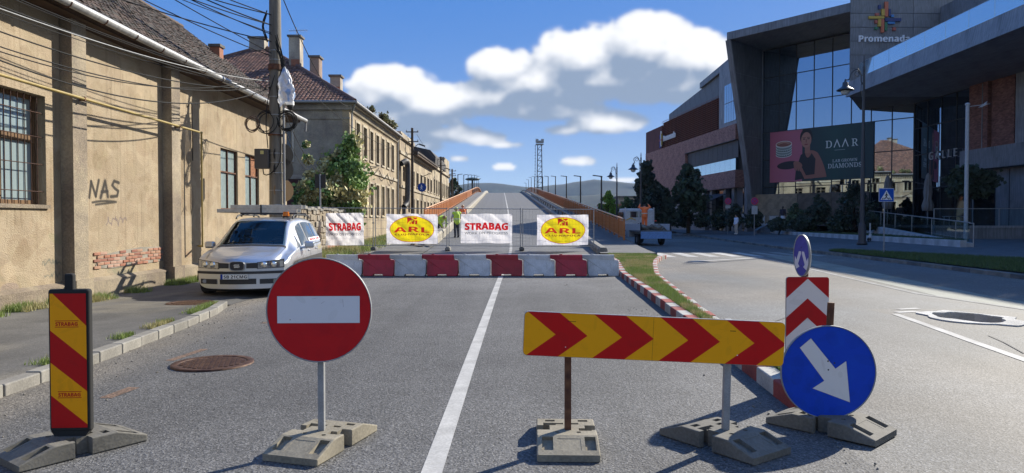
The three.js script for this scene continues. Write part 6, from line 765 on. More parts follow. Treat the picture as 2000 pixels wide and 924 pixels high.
  const plate = part(van, 'number_plate', [rbox(.012, .115, .52, -.032, .445, -.05, .005)], C.white); const pt = canvasTex(512, 112, (c, w, h) => { c.fillStyle = '#e9e9e4'; c.fillRect(0, 0, w, h); c.fillStyle = '#1b3f9c'; c.fillRect(0, 0, 42, h); c.fillStyle = '#111'; c.font = 'bold 92px sans-serif'; c.textAlign = 'center'; c.save(); c.translate(278, 90); c.scale(440 / c.measureText('SB 21CMG').width, 1); c.fillText('SB 21CMG', 0, 0); c.restore(); c.strokeStyle = '#111'; c.lineWidth = 4; c.strokeRect(2, 2, w - 4, h - 4); }); part(plate, 'plate_print', new THREE.PlaneGeometry(.51, .11).rotateY(-Math.PI / 2).translate(-.0395, .445, -.05), M([.9, .9, .9], {}), true).material.map = pt;
  part(van, 'wiper', [rod(V(1.13, 1.12, .05), V(1.22, 1.16, .58), .01, 5), rod(V(1.12, 1.12, -.55), V(1.16, 1.15, .0), .01, 5)], C.black);
  { const g = part(van, 'beacon', [cyl(.075, .06, .11, 2.35, 1.79, .42, 16)], P([.75, .22, .02], { roughness: .2, transmission: .3, thickness: 0 })); part(g, 'beacon_foot', cyl(.08, .08, .04, 2.35, 1.715, .42, 16), C.black); }
  part(van, 'roof_bars', [rod(V(2.55, 1.80, -.62), V(2.55, 1.80, .62), .02, 6), rod(V(3.6, 1.80, -.62), V(3.6, 1.80, .62), .02, 6), box(.05, .08, .03, 2.55, 1.76, .595), box(.05, .08, .03, 2.55, 1.76, -.595), box(.05, .08, .03, 3.6, 1.76, .59), box(.05, .08, .03, 3.6, 1.76, -.59)], C.steelDark);
  part(van, 'side_sticker', [patchG(2.72, 4.2, 6.3, 6.62, 16, 1, .011, 1)], M([.70, .70, .72], { side: THREE.DoubleSide })); part(van, 'sticker_print', [[2.85, 3.1], [3.16, 3.3], [3.36, 3.5], [3.6, 3.72], [3.8, 4.05]].map(([a, b]) => patchG(a, b, 6.38, 6.54, 4, 1, .014, 1)), M([.5, .05, .07], { side: THREE.DoubleSide }));
  part(van, 'seat', [rbox(.16, .5, .42, 2.25, 1.0, .36, .06), rbox(.12, .2, .22, 2.27, 1.34, .36, .05), rbox(.16, .5, .42, 2.25, 1.0, -.36, .06), rbox(.12, .2, .22, 2.27, 1.34, -.36, .05)], C.black);
  // ladder on the roof bars
  const lm = M([.74, .71, .62], { map: 'fine', roughness: .5 }); van.updateWorldMatrix(true, false); const lad = thing('roof_ladder', 'worn aluminium ladder strapped across the van roof', 'ladder'); lad.position.copy(V(2.95, 1.85, -.3).applyMatrix4(van.matrixWorld)); lad.rotation.y = .06;
  part(lad, 'rail', [rbox(1.9, .09, .035, 0, .02, .2, .008), rbox(1.7, .09, .035, .22, .115, .2, .008)], lm); part(lad, 'rail', [rbox(1.9, .09, .035, 0, .02, -.2, .008), rbox(1.7, .09, .035, .22, .115, -.2, .008)], lm); for (let k = 0; k < 9; k++) part(lad, 'rung', cyl(.016, .016, .38, -.9 + k * .22, .02, 0, 8, Math.PI / 2), lm); part(lad, 'strap', [rbox(.03, .26, .5, .1, .04, 0, .01)], C.black);
}
// ---------------------------------------------------------------- the dropside truck seen from behind
{
  const d = 45, p = gnd(1281, 480, -.006), sc = 1, t = thing('dropside_truck', 'white dropside works truck with its blue tailgate hanging down', 'truck', [p.x, 0, p.z], .16), w = M([.80, .81, .82], { map: 'fine', roughness: .45 }), W = 2.05, bl = M([.22, .42, .80], { map: 'fine', roughness: .5 });
  // local: z back towards viewer (0 at tail), -z to the cab
  part(t, 'chassis', [span(-.4, .4, .5, .68, -5.6, -.1)], C.black); part(t, 'bed_floor', [span(-W / 2, W / 2, .86, .95, -3.0, 0)], M([.20, .20, .20], { map: 'fine' }));
  part(t, 'side_board', [span(-W / 2, -W / 2 + .05, .951, 1.36, -3.0, -.02)], w); part(t, 'side_board', [span(W / 2 - .05, W / 2, .951, 1.36, -3.0, -.02)], w); part(t, 'tailgate', [span(-W / 2 + .02, W / 2 - .02, .46, .88, .02, .07), span(-W / 2 + .02, W / 2 - .02, .44, .48, .01, .10)], bl); for (const s of [-.98, .98]) part(t, 'bed_post', span(s - .04, s + .04, .9, 1.45, -.08, -.0), C.black);
  part(t, 'head_frame', [span(-W / 2, W / 2, 2.28, 2.33, -3.1, -3.04), span(-W / 2, -W / 2 + .05, .9, 2.45, -3.1, -3.04), span(W / 2 - .05, W / 2, .9, 2.45, -3.1, -3.04), span(-W / 2, W / 2, .95, 1.5, -3.1, -3.05)], w);
  const cab = part(t, 'cab', [(() => { const g = prism([[0, .6], [0, 2.25], [-.12, 2.38], [-1.4, 2.38], [-2.0, 1.55], [-2.7, 1.35], [-2.75, .6]], 1.96, .06); return g.rotateY(-Math.PI / 2).translate(.98, 0, -3.2); })()], w); 
  { const g = cab.geometry, q = g.attributes.position; for (let i = 0; i < q.count; i++) { const z = q.getZ(i); q.setZ(i, -3.2 - Math.abs(z + 3.2)); } g.computeVertexNormals(); }
  for (const [a, b] of [[-.62, -.06], [.06, .62]]) part(cab, 'rear_window', rbox(b - a, .38, .02, (a + b) / 2, 1.98, -3.19, .009), C.glassDark); for (const s of [-1, 1]) { part(cab, 'side_window', [rbox(.02, .5, 1.1, s * .985, 1.9, -4.1, .009)], C.glassDark); part(cab, 'mirror', [rbox(.18, .34, .08, s * 1.16, 1.7, -4.9, .03), rod(V(s * .98, 1.7, -4.9), V(s * 1.1, 1.7, -4.9), .02, 5)], C.black); }
  for (const [x, z] of [[-.78, -1.1], [.78, -1.1], [-.84, -5.2], [.84, -5.2]]) { const wh = part(t, 'wheel', lathe([[.2, -.12], [.33, -.12], [.36, -.08], [.36, .08], [.33, .12], [.2, .12]], 24).rotateX(Math.PI / 2).rotateY(Math.PI / 2).translate(x, .36, z), C.rubber); part(wh, 'hub', cyl(.2, .2, .16, x, .36, z, 16, 0, 0, Math.PI / 2), C.galvDull); }
  part(t, 'tool_box', rbox(.4, .45, .7, -.85, .72, -2.5, .03), C.whiteDull); for (const s of [-1, 1]) part(t, 'tail_lamp', rbox(.24, .1, .05, s * .7, .62, -.06, .02), M([.45, .03, .02], { roughness: .3 })); part(t, 'marker_lamp', rbox(.16, .08, .05, 1.12, 1.55, -3.06, .02), M([.7, .05, .03], { roughness: .3 })); part(t, 'warning_board', prism([[-.35, 0], [0, .16], [.35, 0], [.35, -.05], [0, .08], [-.35, -.05]], .02).translate(-.62, 1.62, -3.03), M([.6, .38, .05]));
  part(t, 'load', (() => { const q = rng(12), o = []; for (let k = 0; k < 26; k++) o.push(rbox(.15 + q() * .4, .08 + q() * .22, .15 + q() * .4, (q() - .5) * 1.6, 1.02 + q() * .18, -.3 - q() * 2.4, .02, q(), q() * 3, q())); return o; })(), M([.26, .22, .17], { map: 'concrete' })).userData.kind = 'stuff';
}
// ---------------------------------------------------------------- electric scooters, closed parasols, bins, tables
function scooter(label, X, y, d, turn, lying) { const g = thing('electric_scooter', label, 'scooter', [X, y + (lying ? .12 : 0), -d], turn, 'parked electric scooters'); if (lying) g.rotation.z = 1.2; const wm = M([.55, .57, .58], { roughness: .4 }); part(g, 'deck', rbox(.95, .09, .17, 0, .14, 0, .03), C.black); part(g, 'stem', [rod(V(.50, .15, 0), V(.38, 1.12, 0), .035, 8)], wm); part(g, 'front_fork', [rod(V(.54, .12, .05), V(.49, .45, .05), .03, 6), rod(V(.54, .12, -.05), V(.49, .45, -.05), .03, 6), rbox(.16, .12, .13, .50, .28, 0, .03)], wm); part(g, 'handlebar', [rod(V(.38, 1.12, -.26), V(.38, 1.12, .26), .018, 6), rbox(.08, .06, .1, .38, 1.14, 0, .02)], C.black); for (const x of [.55, -.5]) part(g, 'wheel', xf(new THREE.TorusGeometry(.09, .035, 8, 20), x, .125, 0), C.rubber); return g; }
{ const a = gnd(1518, 461, .3); scooter('white scooter lying on its side below the plaza steps', 24.0 - .9, .36, 61, .1, true); const b = at(1709, 470, 43); scooter('white scooter standing beside the low planter wall', b.x - .35, paveR(b.x, 43), 43, 1.0, false); }
function parasol(label, px, py0, py1, d) { const a = at(px, py0, d), b = at(px, py1, d), g = thing('closed_parasol', label, 'parasol', [a.x, 1.12, a.z], 0, 'closed parasols on the plaza'), h = a.y - 1.12, h0 = b.y - 1.12; part(g, 'pole', cyl(.04, .04, h, 0, h / 2, 0, 8), C.galvDull); const fol = new THREE.LatheGeometry([[.02, h], [.12, h - .15], [.22, mix(h0, h, .75)], [.26, mix(h0, h, .5)], [.22, mix(h0, h, .32)], [.36, mix(h0, h, .14)], [.3, h0], [.05, h0 + .02]].map((q) => new THREE.Vector2(...q)), 26); const p = fol.attributes.position; for (let i = 0; i < p.count; i++) { const an = Math.atan2(p.getZ(i), p.getX(i)), k = 1 + .2 * Math.cos(an * 8 + p.getY(i) * 1.5); p.setX(i, p.getX(i) * k); p.setZ(i, p.getZ(i) * k); } fol.computeVertexNormals(); part(g, 'folded_canopy', fol, M([.36, .345, .33], { map: 'streak', side: THREE.DoubleSide })); part(g, 'parasol_foot', cyl(.35, .3, .12, 0, .06, 0, 16), C.concreteDark); return g; }
parasol('closed grey parasol in front of the GALLE lettering', 1813, 338, 412, 52); parasol('closed grey parasol behind the pedestrian crossing sign', 1734, 342, 408, 57);
{ const t = thing('cafe_table', 'pale cafe table behind the plaza railing', 'table', [31.5, 1.12, -50.5]); part(t, 'top', rbox(1.4, .05, .8, 0, .74, 0, .02), C.mallLight); for (const [x, z] of [[-.6, -.3], [.6, -.3], [.6, .3], [-.6, .3]]) part(t, 'leg', cyl(.025, .025, .72, x, .36, z, 6), C.galvDull); }
for (const [px, py, d, w] of [[1487, 421, 66, .62], [1512, 421, 65, .78]]) { const p = at(px, py, d); const b = thing('white_bin', px < 1500 ? 'plain white box bin on the plaza' : 'white box bin with a dark mark on the plaza', 'bin', [p.x, 1.12, p.z], -.3); part(b, 'box', rbox(w, .85, .5, 0, .43, 0, .03), C.whiteDull); part(b, 'lid', rbox(w + .04, .05, .54, 0, .88, 0, .02), C.mallGrey); if (px > 1500) part(b, 'mark', [box(.06, .3, .006, 0, .48, .253), box(.2, .05, .006, 0, .36, .254)], C.steelDark); }
{ // far blocks beyond the ramp
  const far = (label, x0, x1, y0, d, m, roof) => { const a = at(x0, y0, d), b = at(x1, y0, d), g = thing('far_building', label, 'building', [(a.x + b.x) / 2, 0, a.z - 5]); const w = b.x - a.x; part(g, 'wall', box(w, a.y, 10, 0, a.y / 2, 0), m); part(g, 'roof', [box(w + .6, .5, 10.6, 0, a.y + .25, 0)], roof); for (let k = 0; k < 4; k++) part(g, 'window', box(w * .14, 1.4, .1, -w * .36 + k * w * .24, a.y - 1.8, 5.03), C.glassDark); };
  far('low reddish block beyond the ramp railing', 1178, 1214, 402, 170, M([.32, .18, .14], { map: 'plaster' }), M([.25, .12, .09])); far('pale flat roofed block behind the young trees', 1208, 1262, 386, 210, M([.42, .38, .33], { map: 'plaster' }), C.concreteDark); far('small white house with a grey roof beyond the ramp railing', 1136, 1160, 412, 190, M([.5, .5, .5], { map: 'plaster' }), M([.22, .22, .25]));
}
// ---------------------------------------------------------------- people
function nets(sdf, mn, mx, cell) {                        // surface nets over a signed distance
  const n = [0, 1, 2].map((k) => Math.ceil((mx[k] - mn[k]) / cell) + 1), f = new Float32Array(n[0] * n[1] * n[2]), id = (i, j, k) => i + n[0] * (j + n[1] * k), vi = new Int32Array(f.length).fill(-1), pos = [], idx = [];
  for (let k = 0; k < n[2]; k++) for (let j = 0; j < n[1]; j++) for (let i = 0; i < n[0]; i++) f[id(i, j, k)] = sdf(mn[0] + i * cell, mn[1] + j * cell, mn[2] + k * cell);
  for (let k = 0; k < n[2] - 1; k++) for (let j = 0; j < n[1] - 1; j++) for (let i = 0; i < n[0] - 1; i++) {
    let c = 0, x = 0, y = 0, z = 0, m = 0; const v = []; for (let q = 0; q < 8; q++) { v[q] = f[id(i + (q & 1), j + (q >> 1 & 1), k + (q >> 2))]; if (v[q] < 0) m++; } if (!m || m === 8) continue;
    for (const [a, b] of [[0, 1], [2, 3], [4, 5], [6, 7], [0, 2], [1, 3], [4, 6], [5, 7], [0, 4], [1, 5], [2, 6], [3, 7]]) if (v[a] < 0 !== v[b] < 0) { const t = v[a] / (v[a] - v[b]); x += mix(a & 1, b & 1, t); y += mix(a >> 1 & 1, b >> 1 & 1, t); z += mix(a >> 2, b >> 2, t); c++; }
    vi[id(i, j, k)] = pos.length / 3; pos.push(mn[0] + (i + x / c) * cell, mn[1] + (j + y / c) * cell, mn[2] + (k + z / c) * cell);
  }
  const quad = (a, b, c, d, fl) => { if (a < 0 || b < 0 || c < 0 || d < 0) return; fl ? idx.push(a, b, c, a, c, d) : idx.push(a, c, b, a, d, c); };
  for (let k = 1; k < n[2] - 1; k++) for (let j = 1; j < n[1] - 1; j++) for (let i = 1; i < n[0] - 1; i++) { const s = f[id(i, j, k)] < 0; if (s !== f[id(i + 1, j, k)] < 0) quad(vi[id(i, j - 1, k - 1)], vi[id(i, j, k - 1)], vi[id(i, j, k)], vi[id(i, j - 1, k)], s); if (s !== f[id(i, j + 1, k)] < 0) quad(vi[id(i - 1, j, k - 1)], vi[id(i - 1, j, k)], vi[id(i, j, k)], vi[id(i, j, k - 1)], s); if (s !== f[id(i, j, k + 1)] < 0) quad(vi[id(i - 1, j - 1, k)], vi[id(i, j - 1, k)], vi[id(i, j, k)], vi[id(i - 1, j, k)], s); }
  const g = new THREE.BufferGeometry(); g.setAttribute('position', new THREE.Float32BufferAttribute(pos, 3)); g.setIndex(idx); g.computeVertexNormals(); return g;
}
const capsule = (a, b, ra, rb) => { const dx = b[0] - a[0], dy = b[1] - a[1], dz = b[2] - a[2], l2 = dx * dx + dy * dy + dz * dz || 1e-6; return (x, y, z) => { const t = clamp(((x - a[0]) * dx + (y - a[1]) * dy + (z - a[2]) * dz) / l2); return Math.hypot(x - a[0] - dx * t, y - a[1] - dy * t, z - a[2] - dz * t) - mix(ra, rb, t); }; };
const ellip = (c, r) => (x, y, z) => { const k = Math.hypot((x - c[0]) / r[0], (y - c[1]) / r[1], (z - c[2]) / r[2]); return (k - 1) * Math.min(...r); };
const blend = (fs, k = .035) => (x, y, z) => { let d = fs[0](x, y, z); for (let i = 1; i < fs.length; i++) { const e = fs[i](x, y, z), h = clamp(.5 + .5 * (e - d) / k); d = mix(e, d, h) - k * h * (1 - h); } return d; };
function person(o) {
  // joints: facing +z; overrides in o.j
  const j = { hip: [0, .92, 0], chest: [0, 1.30, 0], neck: [0, 1.47, 0], head: [0, 1.62, .015], ls: [.19, 1.42, 0], le: [.25, 1.14, -.03], lh: [.26, .88, .05], rs: [-.19, 1.42, 0], re: [-.25, 1.14, -.03], rh: [-.26, .88, .05], lk: [.1, .5, .02], la: [.1, .08, -.02], rk: [-.1, .5, .02], ra: [-.1, .08, -.02], ...o.j };
  const g = thing('person', o.label, 'person', o.p, o.turn), up = V(...j.head).sub(V(...j.neck)).normalize(), add = (a, v, s) => [a[0] + v.x * s, a[1] + v.y * s, a[2] + v.z * s], lhip = [j.hip[0] + .09, j.hip[1] - .02, j.hip[2]], rhip = [j.hip[0] - .09, j.hip[1] - .02, j.hip[2]], fw = o.face ?? [0, 0, 1];
  const all = Object.values(j), mn = [0, 1, 2].map((k) => Math.min(...all.map((p) => p[k])) - .22), mx = [0, 1, 2].map((k) => Math.max(...all.map((p) => p[k])) + .24), toe = (a) => [a[0] + fw[0] * .14, Math.max(.035, a[1] - .04), a[2] + fw[2] * .14];
  const hd = j.head, nose = [hd[0] + fw[0] * .10, hd[1] - .015 + fw[1] * .1, hd[2] + fw[2] * .10];
  const limb = (s, e, h) => [capsule(s, e, .055, .043), capsule(e, h, .042, .03)];
  const bodyF = [capsule(j.hip, j.chest, .125, .145), capsule(j.chest, j.neck, .13, .06), capsule(j.neck, j.head, .055, .06), ellip(add(hd, up, .02), [.075, .115, .09]), capsule(j.ls, j.rs, .07, .07), ...limb(j.ls, j.le, j.lh), ...limb(j.rs, j.re, j.rh), capsule(lhip, j.lk, .085, .058), capsule(j.lk, j.la, .056, .036), capsule(rhip, j.rk, .085, .058), capsule(j.rk, j.ra, .056, .036), capsule(j.la, toe(j.la), .04, .035), capsule(j.ra, toe(j.ra), .04, .035), ellip(nose, [.018, .025, .018])];
  const geos = [nets(blend(bodyF), mn, mx, .024)];
  for (const [e, h, s] of [[j.le, j.lh, 1], [j.re, j.rh, -1]]) { const d = V(...h).sub(V(...e)).normalize(), sd = V(d.y, -d.x, .3).normalize().cross(d).normalize(), nrm = V().crossVectors(d, sd); const b = V(...h); geos.push(xf(new THREE.SphereGeometry(1, 8, 6).scale(.035, .035, .035), b.x + d.x * .04, b.y + d.y * .04, b.z + d.z * .04)); for (let k = 0; k < 4; k++) { const r0 = b.clone().addScaledVector(d, .065).addScaledVector(sd, (k - 1.5) * .019), r1 = r0.clone().addScaledVector(d, .04 + (k === 1 || k === 2 ? .012 : 0)).addScaledVector(nrm, .012), r2 = r1.clone().addScaledVector(d, .025).addScaledVector(nrm, .022); geos.push(rod(r0, r1, .009, 5), rod(r1, r2, .0085, 5)); } geos.push(rod(b.clone().addScaledVector(d, .02).addScaledVector(sd, .03), b.clone().addScaledVector(d, .06).addScaledVector(sd, .058), .0095, 5)); }
  for (const s of [-1, 1]) geos.push(ball(.02, hd[0] + s * .076 * (Math.abs(fw[2]) > .5 ? 1 : .3), hd[1] + .01, hd[2] + (Math.abs(fw[2]) > .5 ? 0 : s * .076), .5, 1.3, 1, 8));
  part(g, 'body', geos, o.skin ?? C.skin);
  const cloth = (name, fs, m, cell = .024, k) => part(g, name, nets(blend(fs, k), mn, mx, cell), m);
  const T = .018;
  if (o.top) cloth('shirt', [capsule(j.hip, j.chest, .15 + T, .155 + T), capsule(j.chest, add(j.neck, up, -.05), .14 + T, .08), capsule(j.ls, j.rs, .085, .085), capsule(j.ls, o.short ? V(...j.ls).lerp(V(...j.le), .8).toArray() : j.le, .072, .06), capsule(j.rs, o.short ? V(...j.rs).lerp(V(...j.re), .8).toArray() : j.re, .072, .06), ...(o.short ? [] : [capsule(j.le, j.lh, .056, .044), capsule(j.re, j.rh, .056, .044)])], o.top);
  if (o.vest) { const v = cloth('vest', [capsule(j.hip, j.chest, .185, .19), capsule(j.chest, add(j.neck, up, -.06), .165, .10), capsule(j.ls, j.rs, .10, .10)], o.vest); part(v, 'reflective_band', [(() => { const c = V(...j.hip).lerp(V(...j.chest), .45), a = V(...j.chest).sub(V(...j.hip)).normalize(); const q = new THREE.CylinderGeometry(.196, .196, .05, 20, 1, true); q.applyQuaternion(new THREE.Quaternion().setFromUnitVectors(V(0, 1, 0), a)); return q.translate(c.x, c.y, c.z); })()], M([.62, .62, .6], { roughness: .3, side: THREE.DoubleSide })); }
  if (o.legs) { const sh = o.shorts ? .45 : 1, kneeL = V(...lhip).lerp(V(...j.lk), o.shorts ? .6 : 1).toArray(), kneeR = V(...rhip).lerp(V(...j.rk), o.shorts ? .6 : 1).toArray(); cloth('trousers', [capsule(j.hip, [j.hip[0], j.hip[1] + .06, j.hip[2]], .145, .145), capsule(lhip, kneeL, .105, .08), capsule(rhip, kneeR, .105, .08), ...(o.shorts ? [] : [capsule(j.lk, [j.la[0], j.la[1] + .03, j.la[2]], .078, .066), capsule(j.rk, [j.ra[0], j.ra[1] + .03, j.ra[2]], .078, .066)])], o.legs, .024, .025); }
  if (o.skirt) part(g, 'skirt', lathe([[.15, .95], [.19, .8], [.23, .62]], 18), o.skirt);
  part(g, 'shoe', [xf(new THREE.SphereGeometry(1, 10, 7).scale(.05, .045, .12), j.la[0] + fw[0] * .06, Math.max(.045, j.la[1] - .035), j.la[2] + fw[2] * .06)], o.shoe ?? C.black); part(g, 'shoe', [xf(new THREE.SphereGeometry(1, 10, 7).scale(.05, .045, .12), j.ra[0] + fw[0] * .06, Math.max(.045, j.ra[1] - .035), j.ra[2] + fw[2] * .06)], o.shoe ?? C.black);
  const hc = add(hd, up, .05); if (o.helmet) part(g, 'helmet', [xf(new THREE.SphereGeometry(1, 18, 10, 0, Math.PI * 2, 0, Math.PI / 2).scale(.115, .115, .135), 0, 0, 0), cyl(.13, .12, .02, 0, 0, .02, 18)].map((q) => { q.applyQuaternion(new THREE.Quaternion().setFromUnitVectors(V(0, 1, 0), up)); return q.translate(hc[0], hc[1], hc[2]); }), o.helmet);
  else part(g, 'hair', [xf(new THREE.SphereGeometry(1, 14, 9).scale(.09, .105, .098), hc[0] - fw[0] * .022, hc[1] + .005, hc[2] - fw[2] * .022), ...(o.long ? [ball(.07, hc[0] - fw[0] * .05, hc[1] - .16, hc[2] - fw[2] * .05, 1, 1.9, .7)] : [])], o.hair ?? C.hair);
  part(g, 'eye', ball(.012, hd[0] + fw[0] * .08 + .03 * Math.abs(fw[2]), hd[1] + .02, hd[2] + fw[2] * .08 + .03 * Math.abs(fw[0]), 1, .7, 1, 6), C.black); part(g, 'eye', ball(.012, hd[0] + fw[0] * .08 - .03 * Math.abs(fw[2]), hd[1] + .02, hd[2] + fw[2] * .08 - .03 * Math.abs(fw[0]), 1, .7, 1, 6), C.black);
  return g;
}
{
  const lime = M([.50, .72, .06], { roughness: .7 }), orange = M([.95, .2, .05], { roughness: .7 }), grey = M([.33, .36, .40]), navy = M([.03, .035, .05]), onRamp = (px, py, d, extra = 0) => { const p = at(px, py, d); return [p.x, rampH(d) + extra, -d]; };
  person({ label: 'standing worker in a lime vest and dark trousers holding a beam end', p: onRamp(892, 470, 41.5), turn: Math.PI + .5, top: grey, short: true, vest: lime, legs: navy, helmet: M([.45, .52, .10], { roughness: .5 }), j: { le: [.27, 1.16, .08], lh: [.2, .98, .26], re: [-.28, 1.15, .1], rh: [-.18, .95, .28], head: [0, 1.61, .05] } });
  person({ label: 'stooping worker in a lime vest half hidden by the yellow oval banner', p: onRamp(861, 470, 42.5), turn: .55, top: lime, vest: lime, legs: navy, hair: M([.30, .20, .12]), j: { hip: [0, .80, -.18], chest: [0, 1.06, .14], neck: [0, 1.12, .31], head: [0, 1.13, .46], ls: [.18, 1.10, .24], rs: [-.18, 1.10, .24], le: [.22, .82, .34], lh: [.12, .58, .42], re: [-.22, .82, .34], rh: [-.1, .56, .44], lk: [.12, .46, .04], rk: [-.12, .46, .04] } });
  person({ label: 'worker in an orange vest and white sleeves farther up the ramp', p: [at(905, 420, 53).x, rampH(53) - .25, -53], turn: Math.PI + .3, top: M([.55, .55, .55]), vest: orange, legs: navy, helmet: M([.62, .42, .22], { roughness: .5 }), j: { chest: [0, 1.26, .08], neck: [0, 1.42, .13], head: [0, 1.55, .18], ls: [.2, 1.36, .1], rs: [-.2, 1.36, .1], le: [.3, 1.1, .16], lh: [.2, .92, .34], re: [-.3, 1.1, .16], rh: [-.2, .92, .34] } });
  { const p = at(1259, 440, 46.6); person({ label: 'worker in orange overalls standing on the truck bed arms raised', p: [p.x, .95, p.z], turn: Math.PI, top: orange, vest: orange, legs: orange, hair: M([.05, .04, .035]), j: { head: [0, 1.56, .08], le: [.36, 1.5, .08], lh: [.28, 1.66, .2], re: [-.36, 1.5, .08], rh: [-.28, 1.66, .2] } }); }
  { const d = 64, p = at(1438, 457, d); person({ label: 'person in a long white shirt standing on the pavement', p: [p.x, .33, p.z], turn: -1.2, top: M([.62, .66, .76]), legs: M([.50, .44, .38]), shoe: C.white, j: { le: [.22, 1.14, 0], lh: [.16, .92, .14], re: [-.22, 1.14, 0], rh: [-.16, .92, .14] } }); }
  { const d = 66.5, p = at(1529, 430, d); person({ label: 'person in a dark jacket and white skirt by the brown hoarding', p: [p.x, 1.12, p.z], turn: 2.6, top: M([.035, .03, .045]), skirt: M([.6, .6, .62]), shoe: C.white, long: true }); const q = at(1545, 430, d - .6); person({ label: 'person in black clothes with long hair by the brown hoarding', p: [q.x, 1.12, q.z], turn: -2.0, top: C.black, legs: M([.04, .04, .045]), long: true }); }
  { const d = 57, p = at(1757, 440, d); person({ label: 'person in a black hooded jacket walking on the plaza', p: [p.x, 1.12, p.z], turn: 2.2, top: C.black, legs: C.black, shoe: C.white, j: { lk: [.1, .5, .12], la: [.1, .08, .2], rk: [-.1, .5, 0], ra: [-.1, .12, -.22] } }); }
  { const d = 66, p = at(1452, 425, d); person({ label: 'grey haired person in a pale shirt leaning forward behind the shrubs', p: [p.x, .75, p.z], turn: -1.3, top: M([.42, .45, .52]), legs: M([.40, .34, .28]), hair: M([.4, .38, .36]), j: { chest: [0, 1.25, .14], neck: [0, 1.38, .26], head: [0, 1.45, .38], ls: [.18, 1.34, .2], rs: [-.18, 1.34, .2], le: [.22, 1.08, .26], lh: [.16, .85, .36], re: [-.22, 1.08, .26], rh: [-.16, .85, .36] } }); }
}
// ---------------------------------------------------------------- trees, shrubs, ivy, grass
function leaves(n, place, size, tint, q, flatten = 1) {
  const pos = new Float32Array(n * 18), col = new Float32Array(n * 18), nor = new Float32Array(n * 18), a = V(), b = V(), c = V();
  for (let i = 0; i < n; i++) {
    const p = place(q), s = size * (.6 + q() * .8), e = new THREE.Euler(q() * 6.28, q() * 6.28, q() * 6.28), m = new THREE.Matrix4().makeRotationFromEuler(e), t = tint(q, p); const V4 = [[-.5, -.5, 0], [.5, -.35, .12], [.42, .5, 0], [-.4, .42, .12]].map((v) => V(v[0] * s, v[1] * s * flatten, v[2] * s).applyMatrix4(m).add(p)); const n0 = V(0, 0, 1).applyMatrix4(m);
    [0, 1, 2, 0, 2, 3].forEach((k, w) => { const o = i * 18 + w * 3, v = V4[k]; pos[o] = v.x; pos[o + 1] = v.y; pos[o + 2] = v.z; col.set(t, o); nor.set([n0.x, n0.y, n0.z], o); });
  }
  const g = new THREE.BufferGeometry(); g.setAttribute('position', new THREE.BufferAttribute(pos, 3)); g.setAttribute('normal', new THREE.BufferAttribute(nor, 3)); g.setAttribute('color', new THREE.BufferAttribute(col, 3)); g.setAttribute('uv', new THREE.BufferAttribute(new Float32Array(n * 12), 2)); return g;
}
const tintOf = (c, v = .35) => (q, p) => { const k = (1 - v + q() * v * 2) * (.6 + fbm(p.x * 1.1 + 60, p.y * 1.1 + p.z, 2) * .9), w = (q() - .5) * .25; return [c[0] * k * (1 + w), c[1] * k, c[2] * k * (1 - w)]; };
function lumps(q, n, R, H, y0, shape) { const o = []; for (let k = 0; k < n; k++) { const t = k / n + q() * .1, y = y0 + H * t, w = R * shape(clamp(t)) * (.3 + q() * .85), a = q() * 6.28; o.push([Math.cos(a) * w * .85, y, Math.sin(a) * w * .85, R * (.13 + q() * .17) * (0.55 + shape(clamp(t)) * .6)]); } return o; }
function inLumps(ls) { return (q) => { const l = ls[Math.floor(q() * ls.length)], u = q() * 2 - 1, a = q() * 6.28, r = l[3] * Math.pow(q(), .55) * (q() < .16 ? 1.7 : 1), s = Math.sqrt(1 - u * u); return V(l[0] + Math.cos(a) * s * r, l[1] + u * r * .85, l[2] + Math.sin(a) * s * r); }; }
const round = (t) => Math.sqrt(Math.max(.05, 1 - (2 * t - .85) ** 2 * .9)), cone = (t) => Math.max(.08, 1 - t * .9);
function tree(name, label, cat, p, R, H, trunkH, n, leaf, c, shape, seed, group) {
  const q = rng(seed), g = thing(name, label, cat, [p[0], p[1], p[2]], q() * 6, group), ls = lumps(q, 74, R, H - trunkH, trunkH, shape);
  const br = [cyl(R * .09 + .04, R * .035 + .02, trunkH + (H - trunkH) * .6, 0, (trunkH + (H - trunkH) * .6) / 2, 0, 9)]; for (let k = 0; k < 9; k++) { const l = ls[6 + k * 6], y = Math.max(trunkH * .7, l[1] - R * .5); br.push(rod(V(0, y, 0), V(l[0] * .9, l[1], l[2] * .9), R * .03 + .015, 5, .012)); } part(g, 'trunk', br, C.bark);
  part(g, 'crown', leaves(n, inLumps(ls), leaf, tintOf(c), q), C.leaf, true); return g;
}
function treeAt(name, label, cat, px, yTop, yBase, d, wpx, trunkFrac, n, leaf, c, shape, seed, base, group) { const t = at(px, yTop, d), b = base ?? at(px, yBase, d).y; return tree(name, label, cat, [t.x, b, t.z], wpx / 2 / F * d, t.y - b, (t.y - b) * trunkFrac, n, leaf, c, shape, seed, group); }
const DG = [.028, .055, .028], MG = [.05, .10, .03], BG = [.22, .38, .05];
treeAt('conifer_tree', 'large dark evergreen tree at the corner of the terracotta block', 'tree', 1262, 326, 440, 72, 92, .08, 7000, .30, [.022, .042, .028], cone, 1, .1); treeAt('conifer_tree', 'dark squat evergreen beside the no stopping signs', 'tree', 1290, 365, 440, 74, 70, .1, 4200, .28, [.02, .04, .024], round, 2, .1);
